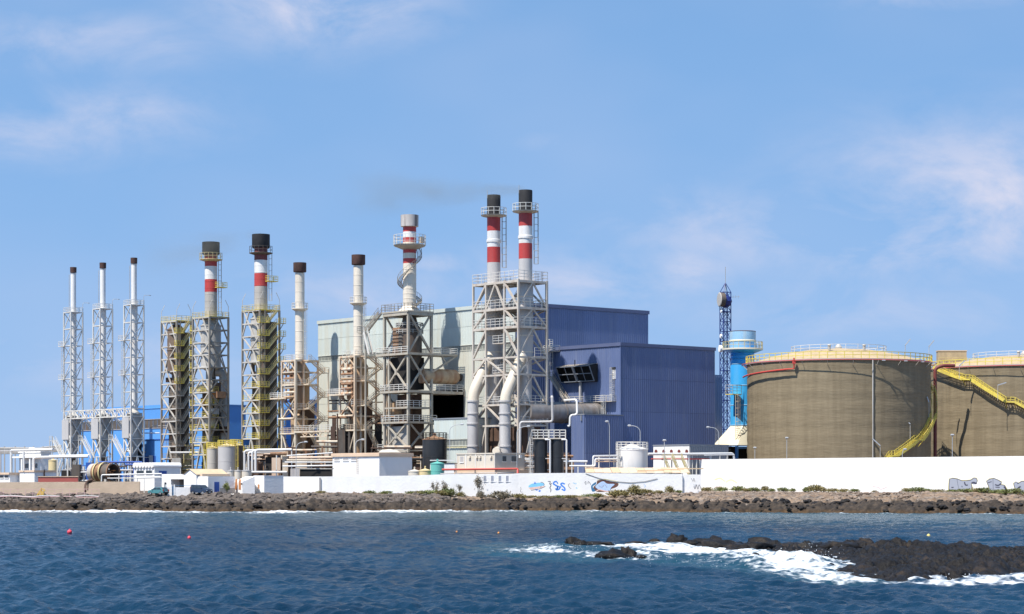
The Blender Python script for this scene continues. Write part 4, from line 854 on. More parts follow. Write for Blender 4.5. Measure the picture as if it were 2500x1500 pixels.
    for k in range(1, 9):
        zz_ = Z[0] + (Zs(cb) - Z[0]) * k / 9; MB().lathe([(r, zz_ - .07), (r + .04, zz_ - .04), (r + .04, zz_ + .04), (r, zz_ + .07)], 28, (*cs, 0), cap=False).build('seam_ring', 'stack_cream', T)
    MB().lathe([(r + .35, Zs(cb)), (r + .42, Zs(cb) + .15), (r + .42, Zs(top)), (r + .2, Zs(top)), (r + .2, Zs(top) - 1)], 28, (*cs, 0)).build('chimney_cap', 'rust_cap', T)
    zp = Zs(st['plat']); pf = MB().lathe([(r + .02, zp - .6), (r + .8, zp - .15), (r + .8, zp), (r, zp)], 24, (*cs, 0)).build('platform', 'stack_cream', T); ringrail(pf, cs, r + .76, zp, 'steel_white', 1.25, 14)
    MB().ladder((cs[0] + .4, cs[1] - r - .3, Z[0]), (cs[0] + .4, cs[1] - r - .3, zp), (.5, 0, 0), cage=(0, -.6, 0)).build('ladder', 'steel_white', T, smooth=False)
    return T, la, lb, Z
BT_A = boiler_tower(722, 689, 741, 776, (879, 907, 938, 970, 1022, 1057), 'beige boiler tower whose white stack carries a dark brown cap beside the striped chimney tower', dict(px=732, r=1.08, cap=(642, 665), plat=754, cream=True))
BT_B = boiler_tower(867, 830, 881, 918, (869, 896, 929, 961, 1015, 1049), 'beige boiler tower whose white stack rises in front of the green hall', dict(px=875, r=1.1, cap=(623, 647), plat=740))
def foot_bridge():
    A, B = BT_A, BT_B; z = B[3][5]; y0 = (A[0].P - B[0].P).dot(AV); x = -.3; L0 = B[1]; 
    T = Root('foot_bridge', 867, rowD(867) - 3.5, 'rusty beige footbridge with railing joining the two boiler towers', 'bridge')
    bar(T, 'girder', (-.3, L0 + .5, z - .2), (-.3, y0, z - .2), .35, 'steel_rust'); bar(T, 'girder', (1.1, L0 + .5, z - .2), (1.1, y0, z - .2), .35, 'steel_rust'); box(T, 'deck', 'steel_rust', -.1, .9, L0 + .5, y0, z - .1, z)
    MB().rail([(-.3, L0 + .5, z), (-.3, y0, z)], 1.2, .08, 1.5).build('railing', 'steel_white', T, smooth=False)
    bar(T, 'lower_chord', (-.3, L0 + (y0 - L0) * .25, z - 1.3), (-.3, y0 - (y0 - L0) * .15, z - 1.3), .25, 'steel_rust')
    for k in range(8): a = L0 + (y0 - L0) * (.2 + .08 * k); bar(T, 'brace', (-.3, a, z - (.3, 1.3)[k % 2]), (-.3, a + (y0 - L0) * .08, z - (1.3, .3)[k % 2]), .14, 'steel_rust')
    bar(T, 'strut', (-.3, L0 + .2, z - 4.5), (-.3, L0 + 3, z - .4), .25, 'steel_rust')
foot_bridge()

def main_boiler():
    T = Root('main_boiler_tower', 997, 459.0, 'open steel boiler tower under a grey-capped banded chimney with spiral stairs', 'chimney'); la = T.ya(939); lb = T.xb(1053); m = 'steel_boiler'
    Z = [T.zz(y) for y in (762, 861, 953, 993, 1029, 1098)]; P = lambda f, t, z: fp(f, 0, lb, 0, la, t, z)
    for (x, y) in ((0, 0), (0, la), (lb, 0), (lb, la)): bar(T, 'post', (x, y, 0), (x, y, Z[0]), .52, m)
    bar(T, 'post', (0, la * .8, 0), (0, la * .8, Z[1]), .4, m)
    for i in range(6):
        for f in 'LRBF': bar(T, 'beam', P(f, 0, Z[i] - .2), P(f, 1, Z[i] - .2), (.8, .5, .5, .35, .45, .3)[i], m)
    for f, rng_ in (('R', ((0, 1), (1, 2), (4, 5))), ('L', ((1, 2), (4, 5))), ('B', ((0, 1), (1, 2))), ('F', ((0, 1), (2, 4)))):
        for (i, j) in rng_:
            for (a, b) in PAT['X']: bar(T, 'brace', P(f, a[0], Z[j] + (Z[i] - Z[j]) * a[1]), P(f, b[0], Z[j] + (Z[i] - Z[j]) * b[1]), .33, m)
            bar(T, 'gusset', P(f, .46, (Z[i] + Z[j]) / 2), P(f, .54, (Z[i] + Z[j]) / 2), .5, m, 1.2)
    deck(T, -.5, lb + .3, -.5, la + .6, Z[0] + .35, 'vessel_dark', 'steel_grey', 'LRBF', h=1.6, t=.3, gap=1.2, edge='steel_boiler')
    xr = T.xb(1113); deck(T, -.6, lb, -.6, la + 2.4, Z[1], m, 'steel_white', 'LF', t=.45, h=1.3, gap=2.4, rt=.11); deck(T, lb, xr, -.6, la * .5, Z[1], m, 'steel_white', 'RB', t=.4, h=1.3, gap=2.2, rt=.1)
    bar(T, 'bracket', (lb, -.3, Z[1] - 4), (xr - .3, -.3, Z[1] - .4), .35, m); bar(T, 'bracket', (lb + 2.5, -.3, Z[1] - .4), (lb + 4, -.3, Z[1] - 2.3), .3, m)
    xr2 = T.xb(1127); deck(T, -.5, lb, -.5, la + 1, Z[2], m, 'steel_white', 'LF', t=.45, h=1.3, rt=.1); deck(T, lb, xr2, -.6, la * .6, Z[2], m, 'steel_white', 'RB', t=.6, h=1.45, rt=.1)
    deck(T, -.4, lb * .95, -.3, la * .45, Z[3], m, 'steel_white', 'LR', t=.4, h=1.3, rt=.1); deck(T, -.5, lb + 1.2, -.4, la + .6, Z[4], m, 'steel_white', 'LRB', t=.4, h=1.35, rt=.1)
    deck(T, -1.0, 0, la * .9, la + 1.2, Z[5], m, 'steel_white', 'LRF', t=.2)
    box(T, 'machine_house', 'dark_brown', lb * .35, lb * .95, la * .25, la * .97, 0, Z[4] + .5); box(T, 'dark_infill', 'dark', lb * .2, lb * .95, la * .25, la * .97, Z[2] + .3, Z[1] - .8); box(T, 'dark_infill_low', 'dark_brown', lb * .45, lb * .9, la * .3, la * .9, Z[4] + .6, Z[2] - .7)  # dark boxes added so the inside of the tower reads shadowed
    box(T, 'foot_wall', 'concrete', .7, .9, 1, la - 1, 0, Z[4] - 1)
    c = (lb * .5, T.ya(1000, lb * .5))
    # furnace casing, hopper, drum
    MB().lathe([(lb * .2, T.zz(912)), (lb * .43, T.zz(868)), (lb * .43, T.zz(803)), (lb * .3, T.zz(790)), (1.3, Z[0] - .3)], 28, (*c, 0)).build('furnace', 'vessel_dark', T)
    box(T, 'furnace_casing', 'vessel_rust', lb * .08, lb * .5, c[1] - lb * .02, c[1] + lb * .42, T.zz(858), T.zz(797))
    for k in range(7): bar(T, 'casing_pipe', (lb * .05, c[1] - 1, T.zz(857 - 9 * k)), (lb * .05, c[1] + lb * .45, T.zz(857 - 9 * k)), .12, random.choice(['vessel_dark', 'vessel_rust', 'steel_grey']))
    for z in (T.zz(795), T.zz(812)): ringrail(T, c, lb * .47, z, 'vessel_grey', .8, 16, t=.12)
    zd = T.zz(916); MB().tube([(lb * .7, 1.2, zd), (xr + .5, 1.2, zd)], 1.6, 28).build('drum', 'drum_rust', T); MB().tube([(xr + .5, 1.2, zd), (xr + 1.1, 1.2, zd), (xr + 1.3, 1.2, zd)], [1.6, 1.2, .4], 28).build('drum_end', 'drum_rust', T)
    MB().tube([(xr - 1, 1.2, zd), (xr + 8, 1.2, zd)], .8, 16).build('steam_pipe', 'vessel_dark', T)
    for k in range(12):
        x = random.uniform(lb * .2, lb * .9); y = random.uniform(1, la * .9); z = random.uniform(0, Z[2]); mm = random.choice(['vessel_dark', 'dark_brown', 'vessel_grey', 'vessel_tan', 'dark'])
        if k % 2: s = random.uniform(.5, 1.5); box(T, 'equipment', mm, x - s, x + s, y - s, y + s, z, z + random.uniform(1, 3))
        else: MB().tube([(x, y, z), (x, y, z + random.uniform(3, 8))], random.uniform(.2, .6), 10).build('pipe', mm, T)
    # chimney
    Zs = lambda py: T.zz(py, *c); r = 1.42
    for (a, b, mm, nm) in [(553, 567, 'stack_red', 'red_band'), (567, 581, 'stack_white', 'white_band'), (581, 592, 'stack_red', 'red_band'), (592, 604, 'stack_cream', 'cream_band'), (604, 619, 'stack_red', 'red_band'), (619, 632, 'stack_cream', 'cream_band'), (632, 644, 'stack_red', 'red_band'), (644, 752, 'stack_cream', 'flue')]: MB().lathe([(r, Zs(b)), (r, Zs(a))], 32, (*c, 0)).build(nm, mm, T)
    MB().lathe([(2.6, Z[0] + .35), (r, Z[0] + 1.6), (r, Zs(750))], 32, (*c, 0)).build('flue_skirt', 'stack_cream', T)
    for k in range(8): zz_ = Zs(742 - 12 * k); MB().lathe([(r, zz_ - .08), (r + .05, zz_ - .04), (r + .05, zz_ + .04), (r, zz_ + .08)], 32, (*c, 0), cap=False).build('seam_ring', 'stack_cream', T)
    MB().lathe([(r, Zs(555)), (1.9, Zs(555) + .1), (1.92, Zs(526)), (1.75, Zs(526)), (1.7, Zs(535))], 32, (*c, 0)).build('chimney_cap', 'grey_cap', T)
    zp = Zs(599); pf = MB().lathe([(r, zp - 1.0), (3.3, zp - .25), (3.45, zp), (r, zp)], 28, (*c, 0)).build('platform', 'steel_boiler', T); ringrail(pf, c, 3.4, zp, 'steel_white', 2.1, 20, rails=3, t=.08)
    MB().box(c[0] + 1.4, c[0] + 2.2, c[1] - 2.2, c[1] - 1.5, zp + .4, zp + 1.7).build('instrument_box', 'steel_boiler', T, smooth=False)
    st = MB(); rr = r + .75; hist = [(-2.0, 753), (-.7, 737), (-.45, 735), (.87, 712), (2.44, 690), (2.75, 687), (4.0, 661), (5.4, 630), (5.7, 626), (6.4, 601)]
    hp = lambda a, py: Vector((c[0] + rr * math.cos(a + .0), c[1] + rr * math.sin(a), Zs(py)))
    pts = []
    for (a0, p0), (a1, p1) in zip(hist[:-1], hist[1:]):
        n = max(1, int(abs(a1 - a0) / .22))
        for k in range(n): pts.append((a0 + (a1 - a0) * k / n, p0 + (p1 - p0) * k / n))
    pts.append(hist[-1])
    for (a0, p0), (a1, p1) in zip(pts[:-1], pts[1:]):
        w = Vector((math.cos((a0 + a1) / 2), math.sin((a0 + a1) / 2), 0)) * .9; st.stair(hp(a0, p0), hp(a1, p1), w, t=.14, rail=False); q0 = hp(a0, p0) + w * .5; q1 = hp(a1, p1) + w * .5; up = Vector((0, 0, 1.0)); st.bar(q0 + up, q1 + up, .06); st.bar(q0, q0 + up, .05)
    st.build('spiral_stair', 'steel_grey', T, smooth=False)
    # outer stair on the lit side
    MB().stair((-.9, T.ya(892, -.9), T.zz(808, 0, la)), (-.9, la + .4, Z[0] + .3), (-1, 0, 0), t=.5).build('stair_flight', 'steel_grey', T, smooth=False)
    MB().stair((-2.0, la + 2.3, Z[1]), (-2.0, T.ya(892, -2.), T.zz(810, 0, la)), (-1, 0, 0), t=.5).build('stair_flight', 'steel_white', T, smooth=False)
    yl = T.ya(891, -1.4); deck(T, -2.6, -.3, yl - .3, yl + 1.3, T.zz(809, 0, la), m, 'steel_grey', 'LBF', t=.2); bar(T, 'post', (-.5, yl + 1, 0), (-.5, yl + 1, T.zz(809, 0, la)), .3, m)
main_boiler()

def twin_tower():
    T = Root('twin_chimney_tower', 1265.6, 433.5, 'tall open steel tower carrying two black-topped red and white chimneys with bent beige flues', 'chimney'); m = 'steel_twin'
    ys = [0] + [T.ya(p) for p in (1232, 1187, 1155.6)]; la = ys[-1]; lb = T.xb(1334.7); Z = [T.zz(y) for y in (684, 749.5, 796, 869, 911.5, 985, 1036)]; Z.append(0)
    for y in ys: bar(T, 'post', (0, y, 0), (0, y, Z[0] + .2), .38, m)
    for y in (0, la / 2, la): bar(T, 'post', (lb, y, 0), (lb, y, Z[0] + .2), .45, m)
    for i, z in enumerate(Z[:-1]):
        for f in 'LRBF': bar(T, 'beam', fp(f, 0, lb, 0, la, 0, z - .2), fp(f, 0, lb, 0, la, 1, z - .2), .36, m)
        bar(T, 'beam', (0, la / 2, z - .2), (lb, la / 2, z - .2), .3, m)
    for i in range(7):
        z1, z0 = Z[i] - .2, Z[i + 1]
        for f in 'RF': 
            for (a, b) in PAT['A']: bar(T, 'brace', fp(f, 0, lb, 0, la, a[0], z0 + (z1 - z0) * a[1]), fp(f, 0, lb, 0, la, b[0], z0 + (z1 - z0) * b[1]), .3, m)
        bar(T, 'brace', (0, ys[1] if i < 4 else ys[1], z1), (0, ys[0], z0), .36, m); bar(T, 'brace', (0, ys[2], z1), (0, ys[3], z0), .34, m)
        if i in (0, 3, 4, 5, 6): bar(T, 'brace', (0, (ys[1] + ys[2]) / 2 if i == 0 else (ys[2] if i % 2 else ys[1]), z1), (0, ys[1] if i != 3 else ys[1], z0) if i % 2 else (0, ys[2], z0), .32, m)
        if i == 0: bar(T, 'brace', (0, (ys[1] + ys[2]) / 2, z1), (0, ys[1], z0), .34, m)
        for (a, b) in PAT['X'] if i % 2 else PAT['A']: bar(T, 'brace', fp('B', 0, lb, 0, la, a[0], z0 + (z1 - z0) * a[1]), fp('B', 0, lb, 0, la, b[0], z0 + (z1 - z0) * b[1]), .3, m)
    for i in (0, 1, 2): deck(T, -.15, lb + .15, -.15, la + .15, Z[i] + .1, m, 'steel_white', 'LRBF', h=1.9 if i == 0 else 1.7, t=.2, gap=1.4, rt=.085)
    deck(T, 0, lb, 0, 1.2, Z[5], m, 'steel_white', 'R', h=1.6, t=.25, rt=.085); deck(T, 0, lb, 0, 1.2, Z[6], m, 'steel_white', 'R', h=1.5, t=.25, rt=.085); deck(T, 0, lb * .5, 0, la, Z[5] + .02, m, 'steel_white', 'L', h=1.5, rt=.08)
    deck(T, 0, lb * .3, ys[1], ys[2] * .8, T.zz(834), m, 'steel_white', 'LRF', h=1.5); deck(T, 0, lb * .3, ys[1], ys[2] * .8, T.zz(907), m, 'steel_white', 'LRF', h=1.5); deck(T, lb * .55, lb, -.2, 1, Z[3] + .1, m, 'steel_white', 'RB', h=1.7)
    for k in range(5): MB().stair((lb * .8, ys[1] + .3, Z[k + 1]) if k % 2 else (lb * .8, ys[2] - .3, Z[k + 1]), (lb * .8, ys[2] - .3, Z[k]) if k % 2 else (lb * .8, ys[1] + .3, Z[k]), (1, 0, 0), t=.4).build('stair_flight', m, T, smooth=False)
    xc = lb * .5
    for (px, cap, plat, b1, b2, b3, b4, gy, ppx, el) in ((1205.5, 477, 526, 565, 604, 642, 690, 530, 1154.5, 958), (1283, 465, 516, 553, 595, 633, 690, 520, 1233, 964)):
        yc = T.ya(px, xc); c = (xc, yc); Zs = lambda py: T.zz(py, *c); r = 1.38
        for (a, b, mm, nm) in [(gy, b1, 'stack_red', 'red_band'), (b1, b2, 'stack_white', 'white_band'), (b2, b3, 'stack_red', 'red_band'), (b3, b4, 'duct_grey', 'cream_band')]: MB().lathe([(r, Zs(b)), (r, Zs(a))], 32, (*c, 0)).build(nm, mm, T)
        MB().lathe([(r, Zs(b2) + .9), (r + .14, Zs(b2) + 1.0), (r + .14, Zs(b2) + 1.5), (r, Zs(b2) + 1.6)], 32, (*c, 0), cap=False).build('flange', 'stack_white', T)
        MB().lathe([(r, Zs(gy)), (r + .02, Zs(cap + 3)), (r - .03, Zs(cap)), (r - .2, Zs(cap)), (r - .25, Zs(cap + 15))], 32, (*c, 0)).build('chimney_top', 'soot', T)
        zp = Zs(plat); pf = MB().lathe([(r, zp - .5), (2.55, zp - .2), (2.65, zp), (r, zp)], 28, (*c, 0)).build('platform', 'steel_boiler', T); ringrail(pf, c, 2.6, zp, 'steel_white', 1.45, 14, rails=2, t=.09)
        bar(T, 'lightning_rod', (xc - 1.3, yc + .5, Zs(cap + 8)), (xc - 1.3, yc + .5, Zs(cap - 12)), .07, 'vessel_grey')
        a = (xc + (r + .3) * .75, yc - (r + .3) * .7); MB().ladder((a[0], a[1], Zs(b3 + 12)), (a[0], a[1], zp), (.5, .35, 0), cage=(.55, -.6, 0), t=.07).build('ladder', 'vessel_grey', T, smooth=False)
        r2 = 1.56; MB().lathe([(1.2, 0), (1.3, Zs(985)), (1.3, Zs(880)), (r2, Zs(868)), (r2, Zs(b4 + 6)), (r, Zs(b4))], 32, (*c, 0)).build('flue', 'duct_grey', T)
        for py in (725, 738, 775, 820, 860): MB().lathe([(r2, Zs(py) - .12), (r2 + .08, Zs(py) - .05), (r2 + .08, Zs(py) + .05), (r2, Zs(py) + .12)], 32, (*c, 0), cap=False).build('seam_ring', 'stack_cream', T)
        xp = T.xb(ppx, yc); pts = fillet([(xc, yc, Zs(856)), (xp, yc, T.zz(el + 2, xp, yc)), (xp, yc, 0)], 2.3, 8); MB().tube(pts[:9], 1.13, 28).build('bent_flue', 'duct_beige', T); MB().tube(pts[8:], 1.13, 28).build('upright_flue', 'duct_grey', T)
        for py in (980, 1010, 1035, 1090): zz_ = T.zz(py, xp, yc); MB().lathe([(1.13, zz_ - .18), (1.28, zz_ - .15), (1.28, zz_ + .15), (1.13, zz_ + .18)], 28, (xp, yc, 0), cap=False).build('flange', 'duct_grey', T)
        d = (pts[1] - pts[0]).normalized()
        for t in (.35, .62): q = pts[0].lerp(pts[1], t); MB().tube([q - d * .09, q + d * .09], 1.24, 28).build('flange', 'stack_cream', T)
    # horizontal gas duct to the boiler house
    zd = T.zz(1006, lb); MB().tube([(lb * .4, 1.5, zd), (23.3, 1.5, zd)], 2.15, 32).build('gas_duct', 'duct_metal', T)
    for k in range(4): x = lb + 1 + 4.2 * k; MB().tube([(x - .1, 1.5, zd), (x + .1, 1.5, zd)], 2.28, 32).build('duct_flange', 'duct_metal', T)
    MB().tube(fillet([T.at(1345, 972, 428), T.at(1348, 967, 427), T.at(1349, 1030, 427), T.at(1270, 1031, 427), T.at(1269, 1130, 427)], .6), .24, 10).build('drain_pipe', 'duct_grey', T)
    MB().tube(fillet([T.at(1378, 978, 428), T.at(1408, 976, 426), T.at(1409, 1013, 425), T.at(1392, 1014, 425), T.at(1391, 1040, 425), T.at(1386, 1041, 425)], .6), .2, 10).build('drain_pipe', 'pipe_white', T)
    box(T, 'machine_house', 'dark_brown', 2, lb - .8, 1, la - 1, 0, Z[6] - .5)
    for k in range(14):
        x = random.uniform(.5, lb); y = random.uniform(.5, la); z = random.uniform(0, Z[5]); mm = random.choice(['vessel_grey', 'steel_twin', 'vessel_dark', 'dark_brown', 'pipe_white'])
        MB().tube([(x, y, z), (x, y, z + random.uniform(2, 5))], random.uniform(.1, .3), 8).build('pipe', mm, T)
    MB().tube([T.at(1211, 1102, 428), T.at(1214, 1100, 433)], .75, 20).build('drum', 'cream_tank', T)
    return T
twin_tower()
# ------------------------------------------------------------------ storage tanks, blue stack, mast
def tank_material():
    m = bpy.data.materials.new('tank_shell'); m.use_nodes = True; nt = m.node_tree; N = nt.nodes; L = nt.links; bs = N['Principled BSDF']
    geo = N.new('ShaderNodeNewGeometry')
    def nz(sc, st, d=6, r=.6): mp = N.new('ShaderNodeMapping'); mp.inputs['Scale'].default_value = st; L.new(geo.outputs['Position'], mp.inputs[0]); n = N.new('ShaderNodeTexNoise'); n.inputs['Scale'].default_value = sc; n.inputs['Detail'].default_value = d; n.inputs['Roughness'].default_value = r; L.new(mp.outputs[0], n.inputs['Vector']); return n.outputs['Fac']
    base = ramp(N, L, nz(.9, (.35, .35, 2.4)), [(.3, (.212, .168, .106)), (.5, (.236, .189, .12)), (.7, (.26, .21, .134))])
    st = ramp(N, L, nz(.55, (1, 1, .07)), [(.38, (.8, .79, .78)), (.6, (1, 1, 1))])
    mx = N.new('ShaderNodeMix'); mx.data_type = 'RGBA'; mx.blend_type = 'MULTIPLY'; mx.inputs['Factor'].default_value = .9; L.new(base, mx.inputs['A']); L.new(st, mx.inputs['B'])
    L.new(mx.outputs['Result'], bs.inputs['Base Color']); bs.inputs['Roughness'].default_value = .8; bs.inputs['Specular IOR Level'].default_value = .25
    bp = N.new('ShaderNodeBump'); bp.inputs['Strength'].default_value = .28; bp.inputs['Distance'].default_value = .22; L.new(nz(1.3, (.3, .3, 1.8), 5), bp.inputs['Height']); L.new(bp.outputs[0], bs.inputs['Normal']); MATS['tank_shell'] = m
tank_material()
def big_tank(px, D, R_, ytop, label, seed, steps, walk=None):
    T = Root('storage_tank', px, D, label, 'tank', 'brown storage tanks', rot=0); zt = zpx(ytop, D - R_) - ZG
    seg = 144; prof = []; n = 30
    for k in range(n + 1): prof.append((R_ + .05 * math.sin(k * 1.9 + seed) + .02 * math.sin(k * 5.3), zt * k / n))
    sh = MB().lathe(prof, seg); rng = np.random.RandomState(seed)
    v = np.array(sh.v); a = np.arctan2(v[:, 1], v[:, 0]); k = 1 + .0022 * (fbm(a * 9, v[:, 2] * 1.1, 4, seed) - .5) * 2; v[:, 0] *= k; v[:, 1] *= k; sh.v = [tuple(p) for p in v]
    sh.build('shell', 'tank_shell', T)
    rf = MB().lathe([(R_ + .05, zt - .05), (R_ - .6, zt + .12), (R_ * .7, zt + 1.6), (R_ * .38, zt + 2.75), (R_ * .06, zt + 3.25), (.02, zt + 3.27)], 96).build('roof', 'tank_roof', T)
    wk = MB().lathe([(R_ - .1, zt - .3), (R_ + .3, zt - .25), (R_ + .32, zt + .1), (R_ - .1, zt + .1)], 96, cap=False).build('rim_walkway', 'grey_panel', T)
    ringrail(wk, (0, 0), R_ + .25, zt + .1, 'yellow', 1.4, 72, t=.13, rails=2)
    pr = MB(); pts = [((R_ + 1.15) * math.cos(2 * math.pi * k / 96), (R_ + 1.15) * math.sin(2 * math.pi * k / 96), zt - .2) for k in range(97)]; pr.tube(pts, .075, 6, cap=False).build('foam_pipe', 'pipe_red', T)
    for k in range(24):     # brackets under the walkway
        an = 2 * math.pi * k / 24; c_, s_ = math.cos(an), math.sin(an); bar(T, 'bracket', (R_ * c_, R_ * s_, zt - 1.3), ((R_ + 1.1) * c_, (R_ + 1.1) * s_, zt - .25), .08, 'vessel_grey')
    tr = MB(); rr = R_ * .52; ringrail(rf, (0, 0), rr, zt + 2.3, 'steel_white', 1.3, 24, t=.09)
    MB().lathe([(.7, zt + 3.1), (.75, zt + 3.6), (.4, zt + 4.1), (.05, zt + 4.2)], 14).build('roof_vent', 'vessel_grey', T)
    for a_ in (-1.2, -1.9): MB().lathe([(.3, zt + 2.4), (.3, zt + 3.2), (.42, zt + 3.3), (.3, zt + 3.5)], 12, (R_ * .55 * math.cos(a_), R_ * .55 * math.sin(a_), 0)).build('roof_vent', 'vessel_grey', T)
    # helical stair: (angle from the seaward side, height) ; positive turns to the right
    P = lambda ph, z, r: Vector((r * math.sin(ph), -r * math.cos(ph), z))
    st = MB(); rm = R_ + .75; ld = MB()
    for (a0, z0), (a1, z1) in zip(steps[:-1], steps[1:]):
        a0, a1 = R(a0), R(a1); n = max(1, int(abs(a1 - a0) / .05)); fl = MB()
        for k in range(n):
            p0, p1 = a0 + (a1 - a0) * k / n, a0 + (a1 - a0) * (k + 1) / n; q0, q1 = z0 + (z1 - z0) * k / n, z0 + (z1 - z0) * (k + 1) / n
            w = Vector((math.sin((p0 + p1) / 2), -math.cos((p0 + p1) / 2), 0)) * 1.15; lo, hi = (P(p0, q0, rm), P(p1, q1, rm)); fl.stair(lo, hi, w, t=.55 if abs(z1 - z0) > .2 else .3)
        fl.build('stair_flight', 'yellow', T, smooth=False)
        w = Vector((math.sin(a1), -math.cos(a1), 0)); bar(T, 'stair_bracket', P(a1, z1 - 1.4, R_), P(a1, z1 - .1, R_ + 1.2), .12, 'yellow')
    return T, zt, P
def zt_at(py, D): return zpx(py, D) - ZG
TA, ztA, PA = big_tank(2047, 465, 19.45, 876, 'brown cylindrical storage tank wholly in view with curving yellow stair at its flank', 3, [(14, 3.0), (23, 7.0), (27, 7.1), (44, 10.3), (49, 10.4), (68, 15.0), (73, 15.1), (92, 21.3), (97, 21.4), (118, 27.0)])
ztB = zpx(890, 490 - 21.8) - ZG
TB, ztB, PB = big_tank(2500, 490, 21.8, 890, 'brown cylindrical storage tank cut by the picture edge with straight-looking yellow stair across its face', 9, [(62, 3.5), (16, 12.5), (12, 12.6), (-8, 16.6), (-18, 18.9), (-23, 19.0), (-43, 24.0), (-48, 24.1), (-72, ztB + .1)])
# fittings of the tanks
T = TA; r = 19.45
def phA(px, rr=19.9): return math.asin(max(-1, min(1, (px - 2047) * 465 / FPX / rr)))
a = phA(2095); MB().tube([PA(a, 0, r + .25), PA(a, ztA - .2, r + .25)], .14, 10).build('downpipe', 'vessel_grey', T)
pts = [PA(phA(1817) + (phA(1917) - phA(1817)) * k / 10, ztA - 2.9 + .10 * k, r + .95) for k in range(11)]
MB().tube([p for p in pts] + [pts[-1] + Vector((0, 0, 2.2))], .17, 8).build('foam_branch', 'pipe_red', T); box(T, 'foam_chamber', 'pipe_red', pts[-1].x - .35, pts[-1].x + .35, pts[-1].y - .2, pts[-1].y + .3, ztA - .9, ztA - .1)
for px in (2116, 2170, 2215, 2248): p = PA(phA(px), ztA - .35, r + 1.3); box(T, 'rim_lamp', 'lamp_metal', p.x - .35, p.x + .35, p.y - .1, p.y + .1, p.z - .1, p.z + .1)
def tube_lamp(name, px, py, D, dx, dz, down, label, group=None):
    rt = bpy.data.objects.new(name, None); C.objects.link(rt); p = W(px, py, D); rt.location = (p.x, p.y, p.z - down); tag(rt, label, 'lamp', group)
    MB().tube([(0, 0, 0), (0, 0, down)], .06, 6).build('pole', 'vessel_grey', rt); MB().bar((0, 0, down - .05), (dx, 0, down + dz), .3, .22).build('lamp_head', 'lamp_metal', rt, smooth=False)
for (px, py, dx, dz, dn, lb) in [(2210, 843, 1.1, 1.3, 2.4, 'tube lamp on the rim of the whole tank, standing away from its stair head'), (2268, 846, 1.1, 1.3, 3.0, 'tube lamp on the rim where the two tanks meet')]: tube_lamp('tube_lamp', px, py, 470, dx, dz, dn, lb, 'tube lamps on the tanks')
for (px, py, dx, dz, dn, lb) in [(2222, 1035, -1.4, 1.2, 3.4, 'tube lamp by the middle landing of the curving yellow stair'), (2149, 1088, -1.6, 1.4, 2.4, 'tube lamp by the lowest landing of the curving yellow stair'), (2268, 982, -.4, 1.1, 3.2, 'tube lamp by the upper landing of the curving yellow stair')]: tube_lamp('tube_lamp', px, py, 465 - 21.2 * math.cos(math.asin(min(.995, (px - 2047) * 455 / FPX / 21.2))), dx, dz, dn, lb, 'tube lamps on the tanks')
for (px, py, dx, dz, dn, lb) in [(2436, 940, 1.8, .5, 3.3, 'tube lamp over the stair crossing the cut-off tank'), (2342, 893, 1.2, 1.1, 2.9, 'tube lamp at the head of the stair crossing the cut-off tank')]: tube_lamp('tube_lamp', px, py, 490 - 23.4 * math.cos(math.asin((px - 2500) * 472 / FPX / 23.4)), dx, dz, dn, lb, 'tube lamps on the tanks')
pr = MB().tube(fillet([T.at(2283, 1115, 470), T.at(2283, 900, 470), T.at(2300, 893, 470), T.at(2330, 893, 471)], .8), .38, 12); tag(pr.build('riser_pipe', 'red_soot_shade', None), 'thick dark red riser pipe in the gap between the two brown tanks', 'pipe').location = T.o.location  # darkened red puts the shade of the tank gap into the pipe
T.o.rotation_euler = (0, 0, 0)
def roof_cabin():
    T = Root('roof_cabin', 2360, 500, 'small cream cabin on the roof of the cut-off tank', 'cabin', z=ztB + ZG + .9, rot=0); box(T, 'wall', 'tank_roof', -6.5, 0, 0, 2.5, 0, zpx(858, 500) - T.z); box(T, 'roof', 'tan_roof', -6.6, .1, -.1, 2.6, zpx(858, 500) - T.z + .002, zpx(857, 500) - T.z + .12); MB().rail([(-6.5, -.3, .2), (0, -.3, .2)], 2.2, .08).build('railing', 'yellow_pale', T, smooth=False)
roof_cabin()

